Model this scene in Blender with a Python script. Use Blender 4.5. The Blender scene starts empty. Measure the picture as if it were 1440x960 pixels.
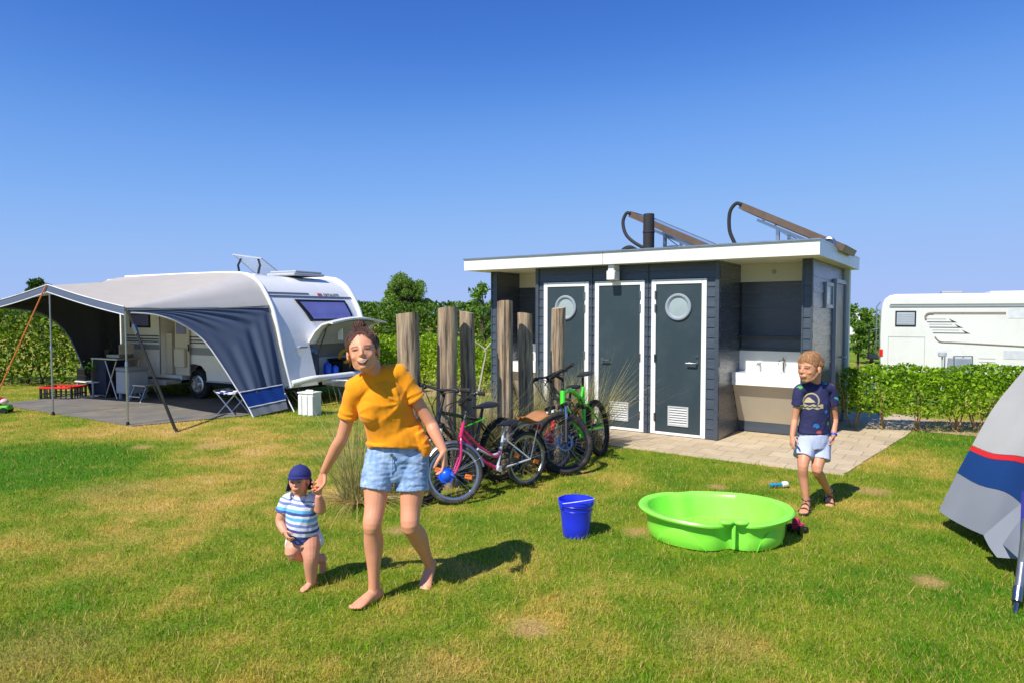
import bpy, bmesh, math, random
import numpy as np
from mathutils import Vector, Matrix, noise, Quaternion
from mathutils.bvhtree import BVHTree
random.seed(7); RNG=np.random.default_rng(11)
SC=bpy.context.scene; COL=SC.collection
R=math.radians; PI=math.pi
V=Vector
# ---------------------------------------------------------------- camera model (used for measuring the place)
FPX=937.0; CAMH=1.66; PITCH=R(2.45)
_c,_s=math.cos(PITCH),math.sin(PITCH)
def ray(px,py):
    u=(px-720)/FPX; v=-(py-480)/FPX
    return V((u,_c+v*_s,-_s+v*_c))
def G(px,py,z=0.0):
    r=ray(px,py); t=(z-CAMH)/r.z
    return V((r.x*t,r.y*t,z))
def P(px,py,Y):
    r=ray(px,py); t=Y/r.y
    return V((r.x*t,Y,CAMH+r.z*t))
# ---------------------------------------------------------------- materials
def lin(c):
    out=[]
    for x in c[:3]:
        x=x/255.0
        out.append(x/12.92 if x<=0.04045 else ((x+0.055)/1.055)**2.4)
    return (*out,1.0)
def newmat(name):
    m=bpy.data.materials.new(name); m.use_nodes=True
    nt=m.node_tree; b=nt.nodes['Principled BSDF']
    return m,nt,b
def N(nt,t,**kw):
    n=nt.nodes.new(t)
    for k,v in kw.items():
        if k.startswith('i_'):
            key=k[2:]; key=int(key) if key.isdigit() else key
            n.inputs[key].default_value=v
        else: setattr(n,k,v)
    return n
def mat(name,col,rough=0.5,metal=0.0,var=0.12,scale=6.0,bump=0.0,bscale=60.0,spec=0.5,coat=0.0,stretch=(1,1,1),sheen=0.0,sss=0.0,dirt=None,dscale=3.0,lincol=False):
    m,nt,b=newmat(name); L=nt.links.new
    c=col if lincol else lin(col)
    if lincol: c=(*col[:3],1.0)
    b.inputs['Roughness'].default_value=rough; b.inputs['Metallic'].default_value=metal
    b.inputs['Specular IOR Level'].default_value=spec
    b.inputs['Coat Weight'].default_value=coat
    if sheen: b.inputs['Sheen Weight'].default_value=sheen
    if sss:
        b.inputs['Subsurface Weight'].default_value=sss
        b.inputs['Subsurface Radius'].default_value=(0.012,0.005,0.003)
        b.inputs['Subsurface Scale'].default_value=0.6
    tc=N(nt,'ShaderNodeTexCoord'); mp=N(nt,'ShaderNodeMapping'); mp.inputs['Scale'].default_value=stretch
    L(tc.outputs['Object'],mp.inputs['Vector'])
    nz=N(nt,'ShaderNodeTexNoise',i_Scale=scale,i_Detail=5.0,i_Roughness=0.6); L(mp.outputs[0],nz.inputs['Vector'])
    mr=N(nt,'ShaderNodeMapRange',i_1=0.25,i_2=0.75,i_3=1.0-var,i_4=1.0+var); L(nz.outputs['Fac'],mr.inputs[0])
    hs=N(nt,'ShaderNodeHueSaturation',i_Color=c); L(mr.outputs[0],hs.inputs['Value'])
    out=hs.outputs['Color']
    if dirt is not None:
        n2=N(nt,'ShaderNodeTexNoise',i_Scale=dscale,i_Detail=6.0,i_Roughness=0.7); L(mp.outputs[0],n2.inputs['Vector'])
        m2=N(nt,'ShaderNodeMapRange',i_1=0.48,i_2=0.75,i_3=0.0,i_4=0.75); L(n2.outputs['Fac'],m2.inputs[0])
        mx=N(nt,'ShaderNodeMix',data_type='RGBA'); L(m2.outputs[0],mx.inputs[0]); L(out,mx.inputs[6]); mx.inputs[7].default_value=lin(dirt)
        out=mx.outputs[2]
    L(out,b.inputs['Base Color'])
    r2=N(nt,'ShaderNodeMapRange',i_1=0.2,i_2=0.8,i_3=max(0,rough-0.08),i_4=min(1,rough+0.08)); L(nz.outputs['Fac'],r2.inputs[0]); L(r2.outputs[0],b.inputs['Roughness'])
    if bump:
        n3=N(nt,'ShaderNodeTexNoise',i_Scale=bscale,i_Detail=4.0); L(mp.outputs[0],n3.inputs['Vector'])
        bp=N(nt,'ShaderNodeBump',i_Strength=bump,i_Distance=0.01); L(n3.outputs['Fac'],bp.inputs['Height']); L(bp.outputs[0],b.inputs['Normal'])
    return m
def leafmat(name,c0,c1,trans=0.35,rough=0.5,nscale=0.9,c2=None):
    """leaf colour from a per-leaf random attribute and slow noise; light passes through"""
    m,nt,b=newmat(name); L=nt.links.new
    at=N(nt,'ShaderNodeAttribute',attribute_name='rnd')
    tc=N(nt,'ShaderNodeTexCoord'); nz=N(nt,'ShaderNodeTexNoise',i_Scale=nscale,i_Detail=3.0); L(tc.outputs['Object'],nz.inputs['Vector'])
    ad=N(nt,'ShaderNodeMath',operation='MULTIPLY_ADD',i_1=0.55,i_2=-0.05); L(at.outputs['Fac'],ad.inputs[0])
    a2=N(nt,'ShaderNodeMath',operation='MULTIPLY_ADD',i_1=0.55); L(nz.outputs['Fac'],a2.inputs[0]); L(ad.outputs[0],a2.inputs[2])
    cr=N(nt,'ShaderNodeValToRGB'); L(a2.outputs[0],cr.inputs[0])
    cr.color_ramp.elements[0].position=0.15; cr.color_ramp.elements[0].color=lin(c0)
    cr.color_ramp.elements[1].position=0.75; cr.color_ramp.elements[1].color=lin(c1)
    if c2:
        e=cr.color_ramp.elements.new(0.93); e.color=lin(c2)
    L(cr.outputs[0],b.inputs['Base Color']); b.inputs['Roughness'].default_value=rough; b.inputs['Specular IOR Level'].default_value=0.35
    tr=N(nt,'ShaderNodeBsdfTranslucent'); 
    hs=N(nt,'ShaderNodeHueSaturation',i_Value=1.4,i_Saturation=1.1); L(cr.outputs[0],hs.inputs['Color']); L(hs.outputs[0],tr.inputs['Color'])
    mx=N(nt,'ShaderNodeMixShader',i_0=trans); L(b.outputs[0],mx.inputs[1]); L(tr.outputs[0],mx.inputs[2])
    o=nt.nodes['Material Output']; L(mx.outputs[0],o.inputs['Surface'])
    return m
def clothmat(name,col,trans=0.25,rough=0.8,var=0.05,bump=0.1,bscale=120):
    m=mat(name,col,rough,var=var,scale=4,bump=bump,bscale=bscale,spec=0.25); nt=m.node_tree; L=nt.links.new
    b=nt.nodes['Principled BSDF']
    tr=N(nt,'ShaderNodeBsdfTranslucent'); tr.inputs['Color'].default_value=lin(col)
    mx=N(nt,'ShaderNodeMixShader',i_0=trans); L(b.outputs[0],mx.inputs[1]); L(tr.outputs[0],mx.inputs[2])
    L(mx.outputs[0],nt.nodes['Material Output'].inputs['Surface'])
    return m
def glassmat(name,col,rough=0.05,alpha=0.35):
    m,nt,b=newmat(name); L=nt.links.new
    b.inputs['Base Color'].default_value=lin(col); b.inputs['Roughness'].default_value=rough
    tp=N(nt,'ShaderNodeBsdfTransparent'); mx=N(nt,'ShaderNodeMixShader',i_0=alpha)
    L(tp.outputs[0],mx.inputs[1]); L(b.outputs[0],mx.inputs[2]); L(mx.outputs[0],nt.nodes['Material Output'].inputs['Surface'])
    return m
# ---------------------------------------------------------------- object helpers
def tag(o,label=None,cat=None,group=None,kind=None):
    if label: o['label']=label
    if cat: o['category']=cat
    if group: o['group']=group
    if kind: o['kind']=kind
    return o
def thing(name,label,cat,loc=(0,0,0),rz=0.0,group=None):
    o=bpy.data.objects.new(name,None); COL.objects.link(o); o.location=loc; o.rotation_euler=(0,0,rz)
    o.empty_display_size=0.1
    return tag(o,label,cat,group)
def link_mesh(name,me,mats,parent=None,smooth=30.0,loc=None):
    o=bpy.data.objects.new(name,me); COL.objects.link(o)
    for m in (mats if isinstance(mats,(list,tuple)) else [mats]): me.materials.append(m)
    if smooth is not None:
        me.shade_smooth()
        if smooth<179: me.set_sharp_from_angle(angle=R(smooth))
    if parent: o.parent=parent
    if loc is not None: o.location=loc
    return o
def frames(pts,closed=False):
    n=len(pts); T=[]
    for i in range(n):
        a=pts[(i-1)%n] if (closed or i>0) else pts[i]; b=pts[(i+1)%n] if (closed or i<n-1) else pts[i]
        t=(b-a); T.append(t.normalized() if t.length>1e-9 else V((0,0,1)))
    u=T[0].orthogonal().normalized(); out=[]
    for i in range(n):
        if i>0:
            q=T[i-1].rotation_difference(T[i]); u=(q@u)
        u=(u-T[i]*u.dot(T[i])).normalized()
        out.append((T[i],u,T[i].cross(u)))
    return out
def catmull(pts,k=4):
    pts=[V(p) for p in pts]; out=[]
    n=len(pts)
    for i in range(n-1):
        p0=pts[max(i-1,0)];p1=pts[i];p2=pts[i+1];p3=pts[min(i+2,n-1)]
        for j in range(k):
            t=j/k
            out.append(0.5*((2*p1)+(p2-p0)*t+(2*p0-5*p1+4*p2-p3)*t*t+(3*p1-p0-3*p2+p3)*t**3))
    out.append(pts[-1]); return out
class MB:
    def __init__(s,M=None): s.v=[];s.f=[];s.mi=[];s.M=M;s.cur=0
    def add(s,vs,fs,mi=None):
        b=len(s.v); M=s.M
        for p in vs: s.v.append(tuple(M@V(p)) if M is not None else tuple(p))
        for f in fs: s.f.append([b+i for i in f]); s.mi.append(s.cur if mi is None else mi)
        return s
    def box(s,x0,x1,y0,y1,z0,z1):
        if x0>x1:x0,x1=x1,x0
        if y0>y1:y0,y1=y1,y0
        if z0>z1:z0,z1=z1,z0
        v=[(x0,y0,z0),(x1,y0,z0),(x1,y1,z0),(x0,y1,z0),(x0,y0,z1),(x1,y0,z1),(x1,y1,z1),(x0,y1,z1)]
        return s.add(v,[(0,3,2,1),(4,5,6,7),(0,1,5,4),(1,2,6,5),(2,3,7,6),(3,0,4,7)])
    def obox(s,c,size,rot=None):
        c=V(c);h=V(size)*0.5;v=[]
        for z in (-1,1):
            for x,y in ((-1,-1),(1,-1),(1,1),(-1,1)):
                p=V((x*h.x,y*h.y,z*h.z)); v.append(c+(rot@p if rot is not None else p))
        return s.add(v,[(0,3,2,1),(4,5,6,7),(0,1,5,4),(1,2,6,5),(2,3,7,6),(3,0,4,7)])
    def bar(s,a,b,w,h=None,up=(0,0,1)):
        a=V(a);b=V(b);h=w if h is None else h;t=(b-a).normalized();u=V(up)
        if abs(t.dot(u))>0.98:u=V((1,0,0))
        x=t.cross(u).normalized();y=x.cross(t)
        v=[]
        for p in (a,b):
            for i,j in ((-1,-1),(1,-1),(1,1),(-1,1)): v.append(p+x*i*w/2+y*j*h/2)
        return s.add(v,[(0,1,2,3),(7,6,5,4),(0,4,5,1),(1,5,6,2),(2,6,7,3),(3,7,4,0)])
    def tube(s,pts,r,n=8,closed=False,cap=True):
        pts=[V(p) for p in pts]; m=len(pts)
        rr=r if isinstance(r,(list,tuple)) else [r]*m
        fr=frames(pts,closed); v=[];f=[]
        for i in range(m):
            t,u,w=fr[i]
            for k in range(n):
                a=2*PI*k/n; v.append(pts[i]+(u*math.cos(a)+w*math.sin(a))*rr[i])
        for i in range(m if closed else m-1):
            j=(i+1)%m
            for k in range(n):
                l=(k+1)%n; f.append((i*n+k,i*n+l,j*n+l,j*n+k))
        if cap and not closed:
            f.append(tuple(range(n-1,-1,-1))); f.append(tuple((m-1)*n+k for k in range(n)))
        return s.add(v,f)
    def lathe(s,prof,n=24,c=(0,0,0),axis=None,sx=1,sy=1,cap=True):
        c=V(c); q=V((0,0,1)).rotation_difference(V(axis)) if axis is not None else None
        v=[];f=[]
        for (r,z) in prof:
            for k in range(n):
                a=2*PI*k/n; p=V((r*math.cos(a)*sx,r*math.sin(a)*sy,z)); v.append(c+(q@p if q else p))
        m=len(prof)
        for i in range(m-1):
            for k in range(n):
                l=(k+1)%n; f.append((i*n+k,i*n+l,(i+1)*n+l,(i+1)*n+k))
        if cap and prof[0][0]>1e-6: f.append(tuple(range(n-1,-1,-1)))
        if cap and prof[-1][0]>1e-6: f.append(tuple((m-1)*n+k for k in range(n)))
        return s.add(v,f)
    def sphere(s,c,r,nu=16,nv=10,rot=None):
        c=V(c); r=V((r,r,r)) if isinstance(r,(int,float)) else V(r)
        v=[];f=[]
        for i in range(nv+1):
            th=PI*i/nv
            for k in range(nu):
                a=2*PI*k/nu; p=V((r.x*math.sin(th)*math.cos(a),r.y*math.sin(th)*math.sin(a),r.z*math.cos(th)))
                v.append(c+(rot@p if rot is not None else p))
        for i in range(nv):
            for k in range(nu):
                l=(k+1)%nu; f.append((i*nu+k,(i+1)*nu+k,(i+1)*nu+l,i*nu+l))
        return s.add(v,f)
    def torus(s,c,Rr,r,ax=(0,1,0),n=40,m=10,sq=1.0):
        q=V((0,0,1)).rotation_difference(V(ax)); c=V(c);v=[];f=[]
        for i in range(n):
            a=2*PI*i/n
            for k in range(m):
                b=2*PI*k/m; rr=Rr+r*math.cos(b)
                v.append(c+q@V((rr*math.cos(a),rr*math.sin(a),r*sq*math.sin(b))))
        for i in range(n):
            for k in range(m):
                j=(i+1)%n;l=(k+1)%m; f.append((i*m+k,j*m+k,j*m+l,i*m+l))
        return s.add(v,f)
    def prism(s,poly,off):
        """closed polygon (3d points) pushed along off"""
        off=V(off);n=len(poly);p=[V(a) for a in poly]
        return s.add(p+[a+off for a in p],[tuple(range(n-1,-1,-1)),tuple(n+i for i in range(n))]+[(i,(i+1)%n,n+(i+1)%n,n+i) for i in range(n)])
    def sheet(s,rows,th=0.0):
        """grid of points; th>0 gives it a real thickness along its normals"""
        nr=len(rows);nc=len(rows[0]); p=[[V(a) for a in r] for r in rows]
        def nrm(i,j):
            a=p[min(i+1,nr-1)][j]-p[max(i-1,0)][j]; b=p[i][min(j+1,nc-1)]-p[i][max(j-1,0)]
            n=a.cross(b); return n.normalized() if n.length>1e-12 else V((0,0,1))
        v=[q for r in p for q in r]; f=[]
        q=lambda i,j:i*nc+j
        for i in range(nr-1):
            for j in range(nc-1): f.append((q(i,j),q(i+1,j),q(i+1,j+1),q(i,j+1)))
        if th:
            B=nr*nc; v=v+[p[i][j]-nrm(i,j)*th for i in range(nr) for j in range(nc)]
            for i in range(nr-1):
                for j in range(nc-1): f.append((B+q(i,j),B+q(i,j+1),B+q(i+1,j+1),B+q(i+1,j)))
            for i in range(nr-1):
                f.append((q(i,0),B+q(i,0),B+q(i+1,0),q(i+1,0))); f.append((q(i,nc-1),q(i+1,nc-1),B+q(i+1,nc-1),B+q(i,nc-1)))
            for j in range(nc-1):
                f.append((q(0,j),q(0,j+1),B+q(0,j+1),B+q(0,j))); f.append((q(nr-1,j),B+q(nr-1,j),B+q(nr-1,j+1),q(nr-1,j+1)))
        return s.add(v,f)
    def build(s,name,mats,parent=None,smooth=35.0,bevel=0.0,loc=None,seg=2):
        me=bpy.data.meshes.new(name); me.from_pydata(s.v,[],s.f)
        me.polygons.foreach_set('material_index',s.mi); me.update()
        o=link_mesh(name,me,mats,parent,smooth,loc)
        if bevel:
            b=o.modifiers.new('bevel','BEVEL'); b.width=bevel; b.segments=seg; b.limit_method='ANGLE'; b.angle_limit=R(40)
        return o
def np_mesh(name,co,faces_n,rnd=None):
    """co (N,k,3): N separate faces of k corners"""
    n,k,_=co.shape
    me=bpy.data.meshes.new(name)
    me.vertices.add(n*k); me.vertices.foreach_set('co',co.reshape(-1).astype(np.float32))
    fn=faces_n  # list of index tuples within one element
    nl=sum(len(f) for f in fn)
    idx=np.concatenate([np.array(f) for f in fn])
    allidx=(np.arange(n)[:,None]*k+idx[None,:]).reshape(-1)
    me.loops.add(n*nl); me.loops.foreach_set('vertex_index',allidx.astype(np.int32))
    st=np.cumsum([0]+[len(f) for f in fn])[:-1]
    me.polygons.add(n*len(fn)); me.polygons.foreach_set('loop_start',(np.arange(n)[:,None]*nl+st[None,:]).reshape(-1).astype(np.int32))
    me.update(calc_edges=True)
    if rnd is not None:
        a=me.attributes.new('rnd','FLOAT','POINT'); a.data.foreach_set('value',np.repeat(rnd,k).astype(np.float32))
    return me
def leaf_mesh(name,pos,size,up=0.3,asp=0.5,rng=RNG,outward=None,rnd=None):
    """one folded leaf (two triangles) per position"""
    n=len(pos); d=rng.normal(size=(n,3)); 
    if outward is not None: d=d*0.8+outward*0.6
    d[:,2]+=up*0.5; d/=np.linalg.norm(d,axis=1)[:,None]
    nn=rng.normal(size=(n,3)); nn[:,2]+=up*2
    s=np.cross(d,nn); s/=np.linalg.norm(s,axis=1)[:,None]+1e-9
    nrm=np.cross(s,d)
    L=(size*rng.uniform(0.45,1.5,size=n))[:,None]
    co=np.empty((n,4,3)); co[:,0]=pos-d*L*0.5; co[:,2]=pos+d*L*0.5-nrm*L*0.08
    co[:,1]=pos+s*L*asp*0.5+nrm*L*0.06; co[:,3]=pos-s*L*asp*0.5+nrm*L*0.06
    r=rng.uniform(size=n) if rnd is None else rnd
    return np_mesh(name,co,[(0,1,2),(0,2,3)],r)
def ribbons(name,root,tip_dir,length,width,bend,segs=4,rng=RNG,rnd=None):
    """grass blades: root (n,3), direction, length, bend direction"""
    n=len(root); k=(segs+1)*2; co=np.empty((n,k,3))
    side=np.cross(tip_dir,rng.normal(size=(n,3))); side/=np.linalg.norm(side,axis=1)[:,None]+1e-9
    for i in range(segs+1):
        t=i/segs
        c=root+tip_dir*(length*t)[:,None]+bend*((length*t*t))[:,None]
        w=(width*(1-t*0.92)*0.5)[:,None]
        co[:,2*i]=c-side*w; co[:,2*i+1]=c+side*w
    fs=[(2*i,2*i+1,2*i+3,2*i+2) for i in range(segs)]
    return np_mesh(name,co,fs,rng.uniform(size=n) if rnd is None else rnd)
# common materials
M={}
M['alu']=mat('aluminium',(195,198,202),0.32,1.0,var=0.06)
M['steel']=mat('steel',(150,152,156),0.28,1.0,var=0.1)
M['black_plastic']=mat('black plastic',(28,28,30),0.45,var=0.2)
M['rubber']=mat('rubber',(38,37,36),0.85,var=0.25,scale=25,dirt=(90,84,74),dscale=9)
M['white_paint']=mat('white paint',(236,236,232),0.35,var=0.03,scale=3)
M['white_plastic']=mat('white plastic',(232,233,230),0.4,var=0.03)
M['grey_plastic']=mat('grey plastic',(176,180,184),0.5,var=0.05)
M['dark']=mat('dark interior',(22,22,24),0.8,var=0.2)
# ================================================================ SETTING: lawn, pavement, sky, sun, camera
SPOTS=[(745,883,.13),(1306,817,.13),(295,627,.22),(1010,684,.12),(895,748,.13),(200,628,.16),(1225,690,.2),(820,665,.14),(560,745,.12),(30,930,.5),(160,690,.5),(600,950,.35),(1010,905,.3)]
def lawn_color(nt):
    """patchy lawn colour from world position, shared by soil and blades"""
    L=nt.links.new
    ge=N(nt,'ShaderNodeNewGeometry'); pos=ge.outputs['Position']
    fl=N(nt,'ShaderNodeVectorMath',operation='MULTIPLY'); L(pos,fl.inputs[0]); fl.inputs[1].default_value=(1,1,0)
    n1=N(nt,'ShaderNodeTexNoise',i_Scale=0.42,i_Detail=4.0,i_Roughness=0.55); L(fl.outputs[0],n1.inputs['Vector'])
    n2=N(nt,'ShaderNodeTexNoise',i_Scale=2.2,i_Detail=5.0,i_Roughness=0.65); L(fl.outputs[0],n2.inputs['Vector'])
    ma=N(nt,'ShaderNodeMath',operation='MULTIPLY_ADD',i_1=0.60); L(n1.outputs['Fac'],ma.inputs[0])
    mb=N(nt,'ShaderNodeMath',operation='MULTIPLY_ADD',i_1=0.66,i_2=-0.15); L(n2.outputs['Fac'],mb.inputs[0]); L(mb.outputs[0],ma.inputs[2])
    # the lawn is drier near the camera on the left and greener towards the tent
    sx=N(nt,'ShaderNodeSeparateXYZ'); L(pos,sx.inputs[0])
    gx=N(nt,'ShaderNodeMapRange',i_1=-4.0,i_2=3.0,i_3=0.03,i_4=-0.06); L(sx.outputs['X'],gx.inputs[0])
    mc=N(nt,'ShaderNodeMath',operation='ADD'); L(ma.outputs[0],mc.inputs[0]); L(gx.outputs[0],mc.inputs[1])
    # lush green strip in front of the groundsheet
    last=mc.outputs[0]
    for (px,py,r0,amt,sy) in ((110,655,1.9,-0.20,1.0),(40,640,1.6,-0.15,1.0),(1250,640,1.3,0.10,1.0),(190,605,1.4,0.12,.35),(330,640,1.2,0.08,.5)):
        g=G(px,py)
        sub=N(nt,'ShaderNodeVectorMath',operation='SUBTRACT'); L(fl.outputs[0],sub.inputs[0]); sub.inputs[1].default_value=(g.x,g.y,0)
        ln=N(nt,'ShaderNodeVectorMath',operation='LENGTH'); L(sub.outputs[0],ln.inputs[0])
        mr=N(nt,'ShaderNodeMapRange',i_1=r0*0.3,i_2=r0,i_3=amt,i_4=0.0,interpolation_type='SMOOTHSTEP'); L(ln.outputs['Value'],mr.inputs[0])
        ad=N(nt,'ShaderNodeMath',operation='ADD'); L(last,ad.inputs[0]); L(mr.outputs[0],ad.inputs[1]); last=ad.outputs[0]
    cr=N(nt,'ShaderNodeValToRGB'); L(last,cr.inputs[0]); e=cr.color_ramp.elements
    e[0].position=0.28; e[0].color=lin((82,132,26)); e[1].position=0.74; e[1].color=lin((218,184,116))
    a=e.new(0.46); a.color=lin((138,154,46)); a=e.new(0.60); a.color=lin((196,172,84))
    out=cr.outputs[0]
    # small worn spots
    n3=N(nt,'ShaderNodeTexNoise',i_Scale=9.0,i_Detail=4.0); L(fl.outputs[0],n3.inputs['Vector'])
    for (px,py,r0) in SPOTS:
        g=G(px,py)
        sub=N(nt,'ShaderNodeVectorMath',operation='SUBTRACT'); L(fl.outputs[0],sub.inputs[0]); sub.inputs[1].default_value=(g.x,g.y,0)
        ln=N(nt,'ShaderNodeVectorMath',operation='LENGTH'); L(sub.outputs[0],ln.inputs[0])
        jit=N(nt,'ShaderNodeMath',operation='MULTIPLY_ADD',i_1=r0*0.9); L(n3.outputs['Fac'],jit.inputs[0]); L(ln.outputs['Value'],jit.inputs[2])
        top=0.9 if r0<0.3 else 0.35
        mr=N(nt,'ShaderNodeMapRange',i_1=r0*0.75,i_2=r0*1.5,i_3=top,i_4=0.0); L(jit.outputs[0],mr.inputs[0])
        mx=N(nt,'ShaderNodeMix',data_type='RGBA'); L(mr.outputs[0],mx.inputs[0]); L(out,mx.inputs[6]); mx.inputs[7].default_value=lin((196,162,102)); out=mx.outputs[2]
    return out
def lawn_z(x,y):
    """the field beyond the right-hand hedge lies a little lower"""
    a=min(max((x-4.5)/4.0,0),1)*min(max((y-11.0)/6.0,0),1)
    return -0.62*a*a*(3-2*a)
m,nt,b=newmat('lawn soil'); L=nt.links.new
c=lawn_color(nt)
nzz=N(nt,'ShaderNodeTexNoise',i_Scale=55.0,i_Detail=6.0,i_Roughness=0.7); tc=N(nt,'ShaderNodeTexCoord'); L(tc.outputs['Object'],nzz.inputs['Vector'])
mr=N(nt,'ShaderNodeMapRange',i_1=0.3,i_2=0.7,i_3=0.35,i_4=1.25); L(nzz.outputs['Fac'],mr.inputs[0])
hs=N(nt,'ShaderNodeHueSaturation'); L(c,hs.inputs['Color']); L(mr.outputs[0],hs.inputs['Value']); L(hs.outputs[0],b.inputs['Base Color'])
b.inputs['Roughness'].default_value=0.95; b.inputs['Specular IOR Level'].default_value=0.1
bp=N(nt,'ShaderNodeBump',i_Strength=0.6,i_Distance=0.03); L(nzz.outputs['Fac'],bp.inputs['Height']); L(bp.outputs[0],b.inputs['Normal'])
M['lawn']=m
xs=[-300,-120,-60,-30]+[x for x in np.arange(-20,20.1,1.0)]+[30,60,120,300]
ys=[-60,-20,-8]+[y for y in np.arange(-4,30.1,1.0)]+[40,60,100,180,400]
mb=MB(); mb.add([(x,y,lawn_z(x,y)) for y in ys for x in xs],[(j*len(xs)+i,j*len(xs)+i+1,(j+1)*len(xs)+i+1,(j+1)*len(xs)+i) for j in range(len(ys)-1) for i in range(len(xs)-1)])
tag(mb.build('lawn',M['lawn'],smooth=180),kind='structure',label='mown patchy green and yellow campsite lawn')
# hut frame (needed for the pavement)
TH=R(55.5); HER=V((math.sin(TH),-math.cos(TH),0)); HEY=V((math.cos(TH),math.sin(TH),0)); HA=G(1010,620)
def hut(x,y,z=0.0): return HA+HER*x+HEY*y+V((0,0,z))
HRZ=-(PI/2-TH)
# camp frame: along the caravan side
CO=V((-4.53,11.9,0)); CX=V((.8773,-.4800,0)).normalized(); CY=V((.48,.8773,0)).normalized()
def camp(x,y,z=0.0): return CO+CX*x+CY*y+V((0,0,z))
CRZ=math.atan2(CX.y,CX.x)
# ---- pavement
m,nt,b=newmat('concrete paving'); L=nt.links.new
tc=N(nt,'ShaderNodeTexCoord')
br=N(nt,'ShaderNodeTexBrick',offset=0.5,i_Scale=1.0); br.inputs['Color1'].default_value=lin((206,186,152)); br.inputs['Color2'].default_value=lin((192,172,138)); br.inputs['Mortar'].default_value=lin((140,130,115))
br.inputs['Brick Width'].default_value=0.30; br.inputs['Row Height'].default_value=0.30; br.inputs['Mortar Size'].default_value=0.004
L(tc.outputs['Object'],br.inputs['Vector'])
nz=N(nt,'ShaderNodeTexNoise',i_Scale=3.0,i_Detail=7.0,i_Roughness=0.7); L(tc.outputs['Object'],nz.inputs['Vector'])
mr=N(nt,'ShaderNodeMapRange',i_1=0.3,i_2=0.7,i_3=0.82,i_4=1.1); L(nz.outputs['Fac'],mr.inputs[0])
hs=N(nt,'ShaderNodeHueSaturation'); L(br.outputs['Color'],hs.inputs['Color']); L(mr.outputs[0],hs.inputs['Value']); L(hs.outputs[0],b.inputs['Base Color']); b.inputs['Roughness'].default_value=0.85
bp=N(nt,'ShaderNodeBump',i_Strength=0.5,i_Distance=0.004); L(br.outputs['Fac'],bp.inputs['Height']); bp.invert=True; L(bp.outputs[0],b.inputs['Normal'])
M['paving']=m
def wob(a,b,n,amp,sd):
    rr=random.Random(sd); return [(a[0]+(b[0]-a[0])*i/n+rr.uniform(-amp,amp),a[1]+(b[1]-a[1])*i/n+rr.uniform(-amp,amp)) for i in range(n)]
mb=MB()
pv=wob((-4.4,-1.02),(1.62,-1.10),60,.018,1)+wob((1.62,-1.10),(2.02,2.2),40,.012,2)+[(2.0,3.9),(-4.4,3.9)]
mb.prism([(x,y,-0.05) for x,y in pv],(0,0,0.062))
o=mb.build('pavement',M['paving'],smooth=None); o.location=HA; o.rotation_euler=(0,0,HRZ); tag(o,kind='structure',label='pale concrete paving in front of the washroom hut')
# sandy strip under the right hedge
M['sand']=mat('sandy soil',(176,150,112),0.95,var=0.3,scale=14,bump=0.8,bscale=40)
mb=MB(); pv=wob((1.75,1.55),(1.9,3.0),6,.05,5)+wob((1.9,3.0),(8.0,7.2),30,.06,6)+wob((8.3,6.2),(2.05,1.45),30,.06,7)
hp=[G(1190,604),G(1290,606),G(1425,618),G(1560,628),G(1560,596),G(1425,592),G(1290,588),G(1190,588)]
mb=MB(); mb.add([(p.x,p.y,0.006) for p in hp],[(0,1,6,7),(1,2,5,6),(2,3,4,5)])
tag(mb.build('sand_strip',M['sand'],smooth=None),kind='structure',label='sandy soil strip along the foot of the right hedge')
mb=MB(); hp=[G(560,560),G(640,557),G(705,556),G(705,537),G(640,536),G(545,540)]
mb.add([(p.x,p.y,0.006) for p in hp],[(0,1,4,5),(1,2,3,4)]); tag(mb.build('sand_path',M['sand'],smooth=None),kind='structure',label='dry sandy path behind the bicycles')
# ---- grass blades
def in_poly(x,y,poly):
    c=np.zeros(len(x),bool); n=len(poly)
    for i in range(n):
        x1,y1=poly[i][:2];x2,y2=poly[(i+1)%n][:2]
        cc=((y1>y)!=(y2>y))&(x<(x2-x1)*(y-y1)/((y2-y1)+1e-12)+x1); c^=cc
    return c
MATP=[camp(.15,-2.42),camp(-4.35,-2.2),camp(-4.35,.3),camp(.62,.3),camp(.75,-1.0)]
def scatter_lawn(n,y0,y1,pw,rng):
    u=rng.uniform(size=n); y=y0+(y1-y0)*u**pw; hw=0.80*y+1.6
    x=rng.uniform(-1,1,size=n)*hw
    k=~in_poly(x,y,MATP)
    # pavement
    lx=(x-HA.x)*HER.x+(y-HA.y)*HER.y; ly=(x-HA.x)*HEY.x+(y-HA.y)*HEY.y
    k&=~((lx>-4.42)&(lx<1.62+.12*(ly+1.1))&(ly>-1.04-.013*(lx+4.4))&(ly<3.9))
    return np.stack([x[k],y[k],np.array([lawn_z(a,b_) for a,b_ in zip(x[k],y[k])])],1)
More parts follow.
